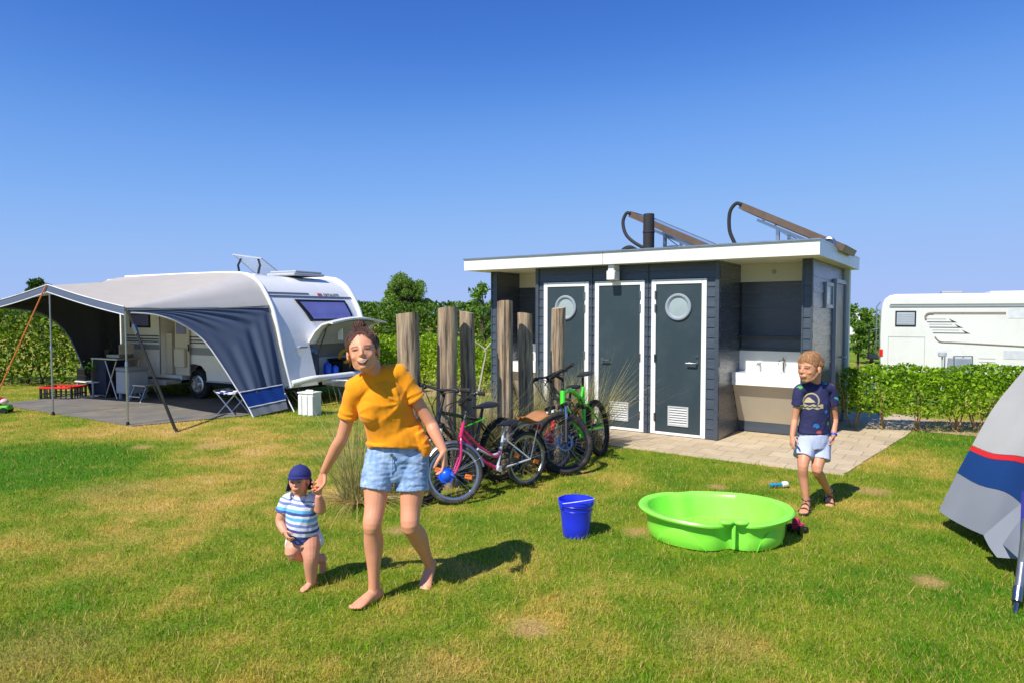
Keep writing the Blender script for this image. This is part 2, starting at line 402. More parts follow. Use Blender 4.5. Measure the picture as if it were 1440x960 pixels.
def blades(name,n,y0,y1,pw,h,w,seed):
    rng=np.random.default_rng(seed); root=scatter_lawn(n,y0,y1,pw,rng)
    keep=np.ones(len(root),bool)
    for (px,py,r0) in SPOTS:
        if r0<.3:
            g=G(px,py); d=np.hypot(root[:,0]-g.x,root[:,1]-g.y); keep&=~((d<r0*.95)&(rng.uniform(size=len(root))<.75))
    root=root[keep]; n=len(root)
    # clumpiness
    cl=np.array([noise.noise(V((p[0]*3.1,p[1]*3.1,0)))+.7*noise.noise(V((p[0]*11,p[1]*11,4))) for p in root])
    Lh=h*rng.uniform(0.5,1.4,size=n)*(1+0.6*cl)*(1+1.1*(rng.uniform(size=n)>.97))
    d=rng.normal(size=(n,3))*np.array([.42,.42,0]); d[:,2]=1; d/=np.linalg.norm(d,axis=1)[:,None]
    be=rng.normal(size=(n,3))*.35; be[:,2]=-np.abs(be[:,2])*.5
    k=5; co=np.empty((n,k,3)); side=rng.normal(size=(n,3)); side[:,2]=0; side/=np.linalg.norm(side,axis=1)[:,None]
    W=(w*rng.uniform(.7,1.4,size=n)*(.5+.5*np.maximum(1,root[:,1]/5.0)))[:,None]
    co[:,0]=root-side*W*.5; co[:,1]=root+side*W*.5
    mid=root+d*(Lh*.55)[:,None]+be*(Lh*.15)[:,None]
    co[:,2]=mid+side*W*.4; co[:,3]=mid-side*W*.4
    co[:,4]=root+d*Lh[:,None]+be*(Lh*.6)[:,None]
    return np_mesh(name,co,[(0,1,2,3),(3,2,4)],rng.uniform(size=n))
m,nt,b=newmat('grass blade'); L=nt.links.new
c=lawn_color(nt); at=N(nt,'ShaderNodeAttribute',attribute_name='rnd')
mr=N(nt,'ShaderNodeMapRange',i_1=0.0,i_2=1.0,i_3=0.70,i_4=1.98); L(at.outputs['Fac'],mr.inputs[0])
hs=N(nt,'ShaderNodeHueSaturation',i_Saturation=1.05); L(c,hs.inputs['Color']); L(mr.outputs[0],hs.inputs['Value'])
dr=N(nt,'ShaderNodeMapRange',i_1=0.74,i_2=0.84,i_3=0.0,i_4=0.85); L(at.outputs['Fac'],dr.inputs[0])
mx=N(nt,'ShaderNodeMix',data_type='RGBA'); L(dr.outputs[0],mx.inputs[0]); L(hs.outputs[0],mx.inputs[6]); mx.inputs[7].default_value=lin((222,184,116))
L(mx.outputs[2],b.inputs['Base Color']); b.inputs['Roughness'].default_value=0.55; b.inputs['Specular IOR Level'].default_value=0.25
tr=N(nt,'ShaderNodeBsdfTranslucent'); L(mx.outputs[2],tr.inputs['Color']); ms=N(nt,'ShaderNodeMixShader',i_0=0.4); L(b.outputs[0],ms.inputs[1]); L(tr.outputs[0],ms.inputs[2])
L(ms.outputs[0],nt.nodes['Material Output'].inputs['Surface']); M['blade']=m
me=blades('lawn_grass',520000,2.3,15.0,1.9,0.031,0.0032,3)
tag(link_mesh('lawn_grass',me,M['blade'],smooth=None),label='short mown grass blades over the lawn',cat='grass',kind='stuff')
# ---- sky, sun
W=bpy.data.worlds.new('World'); SC.world=W; W.use_nodes=True; nt=W.node_tree; L=nt.links.new
SUN_EL=R(49); SD=V((-.645,-.765,0)).normalized()
bg=nt.nodes['Background']; sky=N(nt,'ShaderNodeTexSky',sky_type='NISHITA'); sky.sun_disc=False; sky.sun_elevation=SUN_EL
sky.sun_rotation=math.atan2(SD.x,SD.y); sky.altitude=1200; sky.air_density=1.0; sky.dust_density=0.0; sky.ozone_density=6.0
sc_=N(nt,'ShaderNodeVectorMath',operation='SCALE'); sc_.inputs['Scale'].default_value=.1; L(sky.outputs[0],sc_.inputs[0])
# film-like response of the clear sky: deep overhead, pale but not white at the horizon
cv=N(nt,'ShaderNodeRGBCurve'); L(sc_.outputs[0],cv.inputs['Color'])
for ci,pts in ((0,((0,0),(.078,.022),(.149,.079),(.243,.126),(.408,.158),(1,.185))),(1,((0,0),(.157,.080),(.267,.168),(.431,.224),(.627,.240),(1,.25))),(2,((0,0),(.322,.275),(.51,.39),(.69,.415),(1,.42)))):
    c_=cv.mapping.curves[ci]
    c_.points[0].location=pts[0]; c_.points[1].location=pts[-1]
    for p_ in pts[1:-1]: c_.points.new(*p_)
cv.mapping.update()
hs=N(nt,'ShaderNodeVectorMath',operation='SCALE'); hs.inputs['Scale'].default_value=10.0; L(cv.outputs[0],hs.inputs[0])
L(hs.outputs[0],bg.inputs['Color']); bg.inputs['Strength'].default_value=0.15
sl=bpy.data.lights.new('sun','SUN'); sl.energy=3.9; sl.angle=R(0.53); sl.color=(1.0,.95,.87)
so=bpy.data.objects.new('sun',sl); COL.objects.link(so)
sd=V((SD.x*math.cos(SUN_EL),SD.y*math.cos(SUN_EL),math.sin(SUN_EL))); so.rotation_euler=sd.to_track_quat('Z','Y').to_euler(); so.location=sd*60
# ---- camera
cam=bpy.data.cameras.new('camera'); co=bpy.data.objects.new('camera',cam); COL.objects.link(co); SC.camera=co
co.location=(0,0,CAMH); co.rotation_euler=(PI/2-PITCH,0,0); cam.sensor_width=36; cam.lens=FPX/1440*36; cam.clip_start=0.05; cam.clip_end=2000
SC.view_settings.view_transform='Standard'; SC.view_settings.look='None'; SC.view_settings.exposure=0.55; SC.view_settings.gamma=1.0; SC.view_settings.use_curve_mapping=False
SC.cycles.max_bounces=8; SC.cycles.transparent_max_bounces=12
# ================================================================ WASHROOM HUT
HB=2.85; RBX0,RBX1=-4.0,1.215; Z0,Z1=2.33,2.50
M['clad']=mat('slate blue cladding',(66,75,86),0.36,var=0.14,scale=5,bump=0.15,bscale=30,stretch=(0.6,6,6),spec=0.6)
M['clad_dark']=mat('dark woodgrain cladding',(74,80,90),0.24,var=0.22,scale=7,bump=0.25,bscale=26,stretch=(.35,.35,5),spec=0.7)
M['doorm']=mat('slate door panel',(52,66,72),0.35,var=0.07,scale=2,spec=.45,dirt=(68,80,84),dscale=2.2)
M['cream']=mat('cream panel',(226,222,204),0.5,var=0.03)
M['frost']=mat('frosted glass',(158,172,172),0.25,var=0.03,spec=.7)
M['portring']=mat('grey porthole ring',(150,160,170),0.35,var=0.04)
M['ceramic']=mat('white ceramic',(244,244,240),0.15,var=0.02,coat=.6)
M['chrome']=mat('chrome',(210,212,214),0.12,1.0,var=.03)
M['beigepanel']=mat('beige laminate',(196,186,166),0.5,var=0.04)
M['roofing']=mat('grey roofing felt',(120,122,124),0.9,var=.2,scale=20,bump=.4,bscale=90)
M['fascia']=mat('white fascia board',(240,240,236),0.32,var=0.03,scale=2,dirt=(214,210,200),dscale=1.3)
M['hutin']=mat('hut core',(40,46,58),0.7,var=.1)
hutT=thing('washroom_hut','slate blue wooden washroom hut with three narrow doors and white flat roof','hut',HA,HRZ)
def clad(mb,a,b,z0,z1,nrm,pitch=.155,lap=.012,base=.010):
    """lapped horizontal boards from plan point a to b, facing nrm (local hut coordinates)"""
    a=V((a[0],a[1],0));b=V((b[0],b[1],0));nrm=V((nrm[0],nrm[1],0)); z=z0; 
    while z<z1-1e-4:
        zt=min(z+pitch,z1); q=[]
        for p in (a,b): q+= [p+nrm*(base+lap)+V((0,0,z)), p+nrm*(base)+V((0,0,zt)), p+V((0,0,z)), p+V((0,0,zt))]
        # 0..3 at a: lower out, upper out, lower in, upper in ; 4..7 at b
        mb.add(q,[(0,4,5,1),(2,6,4,0),(1,5,7,3),(2,0,1,3),(6,7,5,4)]); z=zt
# wall core (solid behind the cladding)
mb=MB()
mb.box(-2.78,-.012,.0,HB-.02,0.02,Z0)
mb.box(0,1.04,.94,HB-.02,0.02,Z0); mb.box(-3.83,-2.79,.94,HB-.02,.02,Z0)
mb.box(.945,1.04,.285,.94,.02,Z0); mb.box(-3.83,-3.735,.285,.94,.02,Z0)
mb.build('wall',M['hutin'],hutT,smooth=None)
# front cladding: frieze and pilasters
FR=[(-.925,-.165),(-1.785,-1.025),(-2.645,-1.885)]; ZD=2.107
mb=MB()
clad(mb,(-2.79,0),(0,0),ZD+.012,Z0,(0,-1),pitch=.105)
for x0,x1 in ((-.165,-.055),(-1.025,-.925),(-1.885,-1.785),(-2.735,-2.645)):
    clad(mb,(x0+.004,0),(x1-.004,0),.02,ZD+.012,(0,-1),pitch=.132)
mb.build('front_cladding',M['clad'],hutT,smooth=None)
mb=MB()   # vertical trim strips
for x in (-.028,-2.762): mb.box(x-.027,x+.027,-.038,.02,0.02,Z0-.002)
for x in (-.975,-1.835): mb.box(x-.006,x+.006,-.036,.0,.02,Z0-.003)
for x0,x1,y in ((.93,1.055,.268),(-3.845,-3.72,.268)):
    mb.box(x0,x0+.02,y-.012,y+.05,.02,Z0-.002); mb.box(x1-.02,x1,y-.012,y+.05,.02,Z0-.002)
mb.build('corner_trim',M['clad'],hutT,smooth=None,bevel=.003)
for x0,x1 in ((.95,1.035),(-3.825,-3.74)):
    mb=MB(); clad(mb,(x0,.285),(x1,.285),.02,Z0,(0,-1),pitch=.132); mb.build('pillar_cladding',M['clad'],hutT,smooth=None)
# side and recess cladding
mb=MB()
clad(mb,(-.012,0),(-.012,.94),.02,Z0,(1,0),pitch=.19,lap=.008); clad(mb,(-2.78,.94),(-2.78,0),.02,Z0,(-1,0),pitch=.19,lap=.008)
clad(mb,(.02,.94),(.94,.94),.02,Z0,(0,-1),pitch=.19,lap=.008); clad(mb,(-3.73,.94),(-2.80,.94),.02,Z0,(0,-1),pitch=.19,lap=.008)
clad(mb,(1.04,.31),(1.04,HB),.02,Z0,(1,0),pitch=.19,lap=.008); clad(mb,(-3.83,HB),(-3.83,.31),.02,Z0,(-1,0),pitch=.19,lap=.008)
clad(mb,(.945,.94),(.945,.31),.02,Z0,(-1,0),pitch=.19,lap=.008); clad(mb,(-3.735,.31),(-3.735,.94),.02,Z0,(1,0),pitch=.19,lap=.008)
clad(mb,(1.04,HB-.02),(-3.83,HB-.02),.02,Z0,(0,1),pitch=.19,lap=.008)
mb.build('side_cladding',M['clad_dark'],hutT,smooth=None)
# roof
rf=MB(); rf.box(RBX0+.03,RBX1-.03,-.22,3.02,Z0+.03,Z1-.03); roof=rf.build('roof',M['roofing'],hutT,smooth=None)
mb=MB()
mb.box(RBX0,RBX1,-.25,-.215,Z0-.005,Z1); mb.box(RBX0,RBX1,3.02,3.05,Z0-.005,Z1)
mb.box(RBX0,RBX0+.035,-.213,3.018,Z0-.005,Z1-.001); mb.box(RBX1-.035,RBX1,-.213,3.018,Z0-.005,Z1-.001)
mb.build('fascia_board',M['fascia'],roof,smooth=None,bevel=.004)
mb=MB(); mb.box(RBX0+.036,RBX1-.036,-.213,3.017,Z0-.003,Z0+.028); mb.build('soffit',M['cream'],roof,smooth=None)
mb=MB(); mb.bar((RBX0-.006,-.254,Z1+.006),(RBX1+.006,-.254,Z1+.006),.035,.016); mb.bar((RBX1-.012,-.254,Z1+.006),(RBX1-.012,3.05,Z1+.006),.035,.016); mb.bar((RBX0+.012,-.23,Z1+.006),(RBX0+.012,3.05,Z1+.006),.035,.016)
mb.build('roof_edge_trim',M['alu'],roof,smooth=None)
for xj in (-1.55,): 
    mb=MB(); mb.box(xj-.003,xj+.003,-.2515,-.2495,Z0-.004,Z1-.002); mb.build('board_joint',M['dark'],roof,smooth=None)
# doors
def door(cx,hinge,port,vent,hand):
    x0,x1=cx-.38,cx+.38
    fr=MB(); w=.066
    fr.box(x0,x0+w,-.034,.012,.02,ZD); fr.box(x1-w,x1,-.034,.012,.02,ZD); fr.box(x0+w,x1-w,-.034,.012,ZD-w,ZD)
    fr.box(x0+w,x1-w,-.034,.012,.02,.055)
    d=MB(); d.box(x0+w+.006,x1-w-.006,-.022,.006,.058,ZD-w-.006)
    dd=d.build('door',M['doorm'],hutT,smooth=None,bevel=.003)
    fr.build('door_frame',M['white_paint'],dd,smooth=None,bevel=.006)
    for z in (.25,1.05,1.72,1.90):
        h=MB(); hx=x0+w*.95 if hinge<0 else x1-w*.95
        h.tube([(hx,-.044,z-.045),(hx,-.044,z+.045)],.0125,10); h.box(hx-.014*(1 if hinge<0 else 1),hx+.014,-.039,-.03,z-.055,z+.055)
        h.build('hinge',M['steel'],dd)
    hx=x1-w-.055 if hand>0 else x0+w+.055
    h=MB(); h.lathe([(.026,0),(.026,.01),(.0,.011)],14,(hx,-.022,1.0),(0,-1,0)); h.tube([(hx,-.03,1.0),(hx,-.072,1.0),(hx-hand*.012,-.078,1.0),(hx-hand*.135,-.078,1.0)],.0105,10)
    h.lathe([(.022,0),(.022,.01),(.0,.011)],14,(hx,-.022,.955 if hand<0 else 1.09),(0,-1,0))
    h.build('handle',M['steel'],dd)
    if port:
        r=MB(); prof=[(.150,0),(.176,.004),(.180,.018),(.170,.03),(.150,.03),(.138,.018),(.130,.012),(.130,.0)]
        r.lathe(prof,40,(cx,-.022,1.735),(0,-1,0)); rg=r.build('porthole_window',M['portring'],dd)
        g=MB(); g.lathe([(.131,.004),(.09,.007),(.0,.009)],40,(cx,-.022,1.735),(0,-1,0)); g.build('pane',M['frost'],rg)
    if vent:
        v=MB(); vx=cx+.012; v.box(vx-.142,vx-.122,-.038,-.022,.15,.415); v.box(vx+.122,vx+.142,-.038,-.022,.15,.415); v.box(vx-.122,vx+.122,-.038,-.022,.15,.168); v.box(vx-.122,vx+.122,-.038,-.022,.397,.415)
        for k in range(7):
            z=.172+k*.0325; v.prism([(vx-.122,-.030,z+.020),(vx-.122,-.040,z),(vx-.122,-.037,z-.002),(vx-.122,-.027,z+.018)],(.244,0,0))
        vv=v.build('vent_grille',mat('grey louvre plastic',(186,188,186),.5,var=.04),dd,smooth=None)
        k=MB(); k.box(vx-.1215,vx+.1215,-.0235,-.0221,.1685,.3965); k.build('vent_shade_sheet',M['dark'],vv,smooth=None)  # dark sheet standing in for the shade behind the louvre slats
    return dd
door(-.545,-1,True,True,1); door(-1.405,1,False,True,-1); door(-2.265,1,True,False,-1)
# lamp under the fascia
mb=MB(); mb.box(-1.50,-1.405,-.20,-.012,2.235,2.325); mb.box(-1.515,-1.39,-.215,-.04,2.11,2.24); l=mb.build('wall_lamp',M['white_plastic'],hutT,bevel=.012)
mb=MB(); mb.lathe([(.0,-.028),(.03,-.025),(.04,-.012),(.04,.0)],16,(-1.452,-.128,2.11)); mb.build('lamp_lens',M['grey_plastic'],l)
# recess fittings, both ends
def recess(x0,x1,sgn):
    h=MB(); h.box(x0+.002,x1-.002,.912,.927,2.085,Z0-.004); hd=h.build('header_panel',M['cream'],hutT,smooth=None)
    v=MB(); v.lathe([(.03,0),(.03,.008),(.018,.02),(0,.022)],16,((x0+x1)/2-.02,.912,2.215),(0,-1,0)); v.build('vent_cap',M['grey_plastic'],hd)
    b=MB(); b.box(x0+.002,x1-.002,.900,.922,.86,1.14); bs=b.build('splashback',M['ceramic'],hutT,smooth=None)
    t=MB(); t.box(x0+.003,x1-.003,.906,.922,1.142,1.17); t.box(x0+.02,x1-.01,.80,.922,1.33,1.345); t.build('shelf',M['clad'],hutT,smooth=None)
    # basin with a bowl
    zb,zt=.695,.862; y0,y1=.545,.899; bx0,bx1=x0+.004,x1-.004
    s=MB(); iw=.035
    cx0,cx1=x0+.18,x1-.22; by0,by1=y0+.05,y1-.07
    s.box(bx0,bx1,y0,by0,zb,zt); s.box(bx0,bx1,by1,y1,zb,zt); s.box(bx0,cx0,by0,by1,zb,zt); s.box(cx1,bx1,by0,by1,zb,zt); s.box(cx0,cx1,by0,by1,zb,zb+.03)
    si=s.build('sink',M['ceramic'],hutT,smooth=None)
    f=MB(); fx=x0+.60
    f.tube([(fx,.85,zt),(fx,.85,zt+.15)],.013,12); f.tube(catmull([(fx,.85,zt+.14),(fx-.01,.78,zt+.165),(fx-.03,.70,zt+.15),(fx-.03,.69,zt+.12)],4),.009,10); f.lathe([(.02,0),(.02,.03),(.012,.035),(.012,.06),(0,.062)],14,(fx,.85,zt+.145)); f.bar((fx,.85,zt+.19),(fx+.02,.80,zt+.215),.012,.008)
    f.build('tap',M['chrome'],si)
    sp=MB(); sp.lathe([(.0,0),(.026,0),(.028,.03),(.026,.09),(.012,.105),(.012,.12),(0,.121)],14,(x0+.27,.855,zt)); sp.box(x0+.24,x0+.30,.80,.90,zt+.12,zt+.128); sp.build('soap_dispenser',M['white_plastic'],si)
    c=MB(); c.prism([(x0+.006,.60,zb-.002),(x0+.006,.89,.16),(x0+.006,.899,.16),(x0+.006,.899,zb-.002)],(x1-x0-.012,0,0)); c.build('sink_cabinet',M['beigepanel'],hutT,smooth=None)
    k=MB(); k.box(x0+.003,x1-.003,.885,.905,.022,.158); k.build('plinth',M['clad'],hutT,smooth=None)
recess(.0,.93,1); recess(-3.72,-2.80,-1)
# right side door and little window
d=MB(); d.box(1.055,1.075,1.80,2.62,.05,2.08); sd_=d.build('side_door',M['doorm'],hutT,smooth=None,bevel=.004)
f=MB(); f.box(1.05,1.10,1.74,1.80,.02,2.14); f.box(1.05,1.10,2.62,2.68,.02,2.14); f.box(1.05,1.10,1.80,2.62,2.08,2.14); f.build('door_frame',M['portring'],sd_,smooth=None,bevel=.004)
f=MB(); f.tube([(1.08,2.5,1.0),(1.13,2.5,1.0),(1.135,2.39,1.0)],.011,8); f.build('handle',M['steel'],sd_)
w=MB(); 
for a in ((1.05,1.085,1.05,1.10,1.72,2.07),(1.05,1.085,1.56,1.61,1.72,2.07),(1.05,1.085,1.10,1.56,1.72,1.77),(1.05,1.085,1.10,1.56,2.02,2.07)): w.box(*a)
ww=w.build('side_window',M['portring'],hutT,smooth=None,bevel=.004)
g=MB(); g.box(1.056,1.064,1.10,1.56,1.77,2.02); g.build('pane',M['frost'],ww,smooth=None)
w=MB(); w.box(1.052,1.13,2.70,2.84,.02,Z0-.004); w.build('downpipe_cover',M['cream'],hutT,smooth=None)
# things on the roof
M['solar_back']=mat('brown collector back',(140,112,90),0.6,var=0.2,scale=3,stretch=(1,14,1))
M['solar_glass']=mat('collector glass',(28,34,48),0.08,var=.1,coat=1.0)
M['hose']=mat('insulated hose',(40,40,42),0.75,var=.15,bump=.6,bscale=90)
def solar(x0,z0,length,yl,label):
    t=thing('solar_collector',label,'solar panel',hut(x0,yl,Z1+.0),HRZ)
    dz=z0-Z1; ang=math.asin(min(.95,(dz-.03)/length)); ca,sa=math.cos(ang),math.sin(ang)
    def q(u,y,w): return (u*ca+w*sa, y, dz-u*sa+w*ca)   # along the slope, across, out of the face
    def qb(mb,u0,u1,y0,y1,w0,w1):
        v=[q(u,y,w) for w in (w0,w1) for (u,y) in ((u0,y0),(u1,y0),(u1,y1),(u0,y1))]
        mb.add(v,[(0,3,2,1),(4,5,6,7),(0,1,5,4),(1,2,6,5),(2,3,7,6),(3,0,4,7)])
    p=MB(); qb(p,0,length,0,1.0,-.075,-.004)
    for k in range(6): qb(p,.01,length-.01,.10+k*.15,.13+k*.15,-.084,-.0755)
    pb=p.build('collector_box',M['solar_back'],t,smooth=None)
    f=MB(); qb(f,-.012,length+.012,-.014,-.0005,-.08,.012); qb(f,-.012,length+.012,1.0005,1.014,-.08,.012); qb(f,-.014,-.001,0,1.0,-.08,.012); qb(f,length+.001,length+.014,0,1.0,-.08,.012)
    f.build('collector_frame',mat('brown collector edge',(104,86,72),.5,.2,var=.15),pb,smooth=None)
    g=MB(); qb(g,.0,length,.0,1.0,-.003,.006); g.build('collector_glass',M['solar_glass'],pb,smooth=None)
    for y in (.14,.84):
        s=MB()
        a=V(q(.26,y,-.125)); b=V(q(length-.06,y,-.125)); s.bar(a,b,.04,.04)
        m_=a.lerp(b,.27); s.bar((m_.x,y,.0),(m_.x,y,m_.z),.045,.045); s.bar((m_.x+.02,y,m_.z-.03),(m_.x+.42,y,.0),.014,.014)
        s.bar(q(.34,y,-.12),q(.34,y,-.078),.05,.03); s.bar(q(length-.25,y,-.12),q(length-.25,y,-.078),.05,.03)
        s.bar((b.x-.05,y,0.0),(b.x-.05,y,b.z),.04,.04)
        s.build('support_rail',M['alu'],t,smooth=None)
    return t,q
t1,q1=solar(-.02,3.19,1.47,1.0,'solar collector on the right end of the hut roof with a dark hose')
t2,q2=solar(-1.70,3.21,1.60,1.0,'solar collector behind the black vent pipe on the hut roof')
mb=MB(); a=V(q1(.0,-.01,-.02)); mb.tube(catmull([a,a+V((-.07,-.01,.02)),a+V((-.15,-.02,-.10)),a+V((-.15,-.02,-.35)),a+V((-.07,-.02,-.55)),V((a.x-.03,-.03,0.0))],5),.026,10); mb.build('hose',M['hose'],t1)
mb=MB(); b=V(q1(1.30,-.06,-.06)); mb.lathe([(.03,0),(.055,.0),(.055,.06),(.03,.06)],16,b,(0,1,0)); mb.torus(b+V((.0,-.02,0)),.07,.022,(0,1,0),20,8); mb.build('pipe_union',M['steel'],t1)
mb=MB(); a=V(q2(.0,-.01,-.02)); mb.tube(catmull([a,a+V((-.06,-.02,0)),a+V((-.10,-.05,-.14)),a+V((-.02,-.10,-.34)),a+V((.18,-.14,-.50)),a+V((.45,-.16,-.62)),V((a.x+.7,-.2,0.02))],5),.026,10); mb.build('hose',M['hose'],t2)
vp=MB(); vp.lathe([(.082,0),(.082,.33),(.088,.335),(.088,.36),(.082,.365),(.080,.60),(.076,.615),(.062,.618),(.060,.58),(0,.58)],24); 
o=vp.build('vent_pipe',M['hose'],None); o.location=hut(-1.29,.72,Z1); tag(o,'short black vent pipe standing on the hut roof','pipe')
vb=MB(); vb.sphere((0,0,.07),(.13,.09,.075),14,8); vb.tube(catmull([(-.16,0,.02),(-.1,.02,.13),(.05,-.02,.15),(.18,0,.05)],4),.02,8)
vb.tube(catmull([(-.12,-.08,.02),(.0,-.1,.12),(.12,-.06,.12),(.22,.02,.02)],4),.018,8)
o=vb.build('coiled_hose',M['hose'],None); o.location=hut(-1.62,.75,Z1); o.rotation_euler=(0,0,HRZ); tag(o,'coil of black hose lying beside the vent pipe on the roof','hose')
vb=MB(); vb.torus((0,0,.04),.13,.03,(0,0,1),24,8); vb.torus((0,0,.08),.11,.03,(0,0.1,1),24,8)
o=vb.build('coiled_hose',M['hose'],None); o.location=hut(-.93,.72,Z1); tag(o,'low ring of black hose right of the vent pipe on the roof','hose')
# ================================================================ CARAVAN
M['cwhite']=mat('caravan white',(242,241,236),0.28,var=0.02,scale=2,spec=.6,coat=.3)
M['cgrey']=mat('caravan grey stripe',(92,98,108),0.4,var=.05)
M['cstripe']=mat('pale grey decal',(150,154,160),0.4,var=.03)
M['cwin']=mat('caravan window reflection blue',(116,118,176),0.22,var=.15,scale=3,coat=.3)  # blue-violet base colour stands in for the reflection on the panes
M['winrub']=mat('window rubber',(26,27,32),0.5,var=.1)
M['wood']=mat('brown cabinet wood',(110,72,44),0.5,var=.2,scale=5,stretch=(8,8,1))
M['ivory']=mat('ivory door lining',(216,208,186),0.5,var=.04)
M['locker_in']=mat('locker lining grey',(150,152,146),0.7,var=.1)
cav=thing('caravan','white touring caravan with open front locker lid standing behind the striped awning','caravan',CO,CRZ)
CW=2.2
prof=[(.78,.36),(.72,.55),(.615,.90),(.515,1.29),(.40,1.66),(.28,1.88),(.17,2.04),(.07,2.16),(-.04,2.24),(-.17,2.31),(-.34,2.35),(-1.0,2.385),(-3.9,2.385),(-4.55,2.36),(-4.85,2.22),(-5.0,1.8),(-5.02,.9),(-4.9,.36)]
def slice_prism(mb,pr,y0,y1): mb.prism([(x,y0,z) for x,z in pr],(0,y1-y0,0))
LY0,LY1=.66,2.08
notch=[(.76,.40),(.745,.47),(.15,.47),(.15,1.09),(.567,1.09)]+prof[3:]
# door opening is a recess in the near side
DX0,DX1,DZ0,DZ1=-2.80,-2.33,.45,2.02
mb=MB()
slice_prism(mb,prof,.30,LY0); slice_prism(mb,notch,LY0,LY1); slice_prism(mb,prof,LY1,CW)
p1=[p for p in prof if p[0]>-3.0]; 
right=[(.78,.36),(.72,.55),(.615,.90),(.515,1.29),(.40,1.66),(.28,1.88),(.17,2.04),(.07,2.16),(-.04,2.24),(-.17,2.31),(-.34,2.35),(-1.0,2.385),(DX1,2.385),(DX1,.36),(-1.42,.36),(-1.45,.55),(-1.58,.66),(-1.80,.69),(-2.02,.66),(-2.15,.55),(-2.17,.36)]
right=[(.78,.36),(.72,.55),(.615,.90),(.515,1.29),(.40,1.66),(.28,1.88),(.17,2.04),(.07,2.16),(-.04,2.24),(-.17,2.31),(-.34,2.35),(-1.0,2.385),(DX1,2.385),(DX1,.36),(-2.17,.36),(-2.15,.55),(-2.02,.66),(-1.80,.69),(-1.58,.66),(-1.45,.55),(-1.42,.36)]
slice_prism(mb,right,0,.30)
slice_prism(mb,[(DX1,2.385),(DX1,DZ1),(DX0,DZ1),(DX0,2.385)],0,.30); slice_prism(mb,[(DX1,DZ0),(DX1,.36),(DX0,.36),(DX0,DZ0)],0,.30)
slice_prism(mb,[(DX0,2.385),(-3.9,2.385),(-4.55,2.36),(-4.85,2.22),(-5.0,1.8),(-5.02,.9),(-4.9,.36),(DX0,.36)],0,.30)
body=mb.build('body',M['cwhite'],cav,smooth=25)
# rounded white rail along the near front edge and the roof, also the far edge
for y,r_ in ((-.004,.035),(CW,.05)):
    mb=MB(); mb.tube(catmull([(x+.004,y,z+.004) for x,z in prof[:13]],3),r_,10); mb.build('edge_rail',M['white_paint'],body,smooth=60)
mb=MB(); mb.box(-4.9,-2.2,.02,2.15,.30,.358); mb.box(-1.40,.70,.02,2.15,.30,.358); mb.build('chassis',M['dark'],cav,smooth=None)
mb=MB(); mb.box(-2.14,-1.46,.295,.32,.36,.68); mb.build('wheel_well',M['dark'],body,smooth=None)
# side decals (thin vinyl, real thickness)
def sideplate(name,m,x0,x1,z0,z1,th=.004,y=0.0,parent=None,slant=0): 
    b_=MB(); b_.prism([(x0,y-.0005,z0),(x1+slant,y-.0005,z0),(x1,y-.0005,z1),(x0,y-.0005,z1)],(0,-th,0)); return b_.build(name,m,parent or body,smooth=None)
for z in (1.20,1.14,1.09):
    sideplate('side_stripe',M['cgrey'],-3.95,-2.86,z-.016,z+.012); sideplate('side_stripe',M['cgrey'],-2.02,-.55+(z-1.1)*-1.2,z-.016,z+.012)
sideplate('side_stripe',M['cstripe'],-2.02,-.42,.86,1.0); sideplate('side_stripe',M['cstripe'],-3.95,-2.86,.93,1.03)
sideplate('reflector',mat('orange reflector',(232,96,34),.3),-.74,-.62,.385,.425,.012)
w=sideplate('side_window',M['winrub'],-3.80,-3.12,1.36,1.66,.012); sideplate('pane',M['cwin'],-3.75,-3.17,1.40,1.62,.006,-.0125,w)
w=sideplate('side_window',M['winrub'],-1.9,-.8,1.36,1.86,.012); sideplate('pane',M['cwin'],-1.85,-.86,1.40,1.82,.006,-.0125,w)
mb=MB(); mb.tube([(-4.7,-.02,.37),(-2.2,-.02,.37)],.022,8); mb.tube([(-1.40,-.02,.37),(.72,-.02,.37)],.022,8); mb.build('skirt_rail',M['alu'],body)
# doorway: dark interior with a wooden cabinet, door leaf swung open with a pocket bin
mb=MB(); mb.box(DX0+.002,DX1-.002,.294,.299,DZ0,DZ1); mb.build('doorway_interior',M['wood'],body,smooth=None)
mb=MB(); mb.box(DX0+.01,DX0+.2,.10,.293,DZ0+.005,1.25); mb.build('interior_cabinet',M['ivory'],body,smooth=None)
mb=MB(); 
mb.box(DX0-.03,DX0,-.012,.0,DZ0,DZ1+.03); mb.box(DX1,DX1+.03,-.012,.0,DZ0,DZ1+.03); mb.box(DX0,DX1,-.012,0,DZ1,DZ1+.03); mb.build('door_frame',M['alu'],body,smooth=None)
mb=MB(); mb.box(DX1+.035,DX1+.46,-.05,-.014,DZ0+.01,DZ1-.01); dl=mb.build('door',M['ivory'],body,smooth=None,bevel=.012)
mb=MB(); mb.box(DX1+.09,DX1+.40,-.115,-.052,.62,.98); mb.build('door_bin',M['ivory'],dl,smooth=None,bevel=.02)
mb=MB(); mb.box(DX1+.10,DX1+.39,-.062,-.052,1.25,1.68); mb.build('door_window',M['cwin'],dl,smooth=None,bevel=.01)
mb=MB(); mb.tube([(DX1+.44,-.05,1.05),(DX1+.50,-.08,1.02),(DX1+.50,-.09,.93)],.015,8); mb.build('latch',M['black_plastic'],dl)
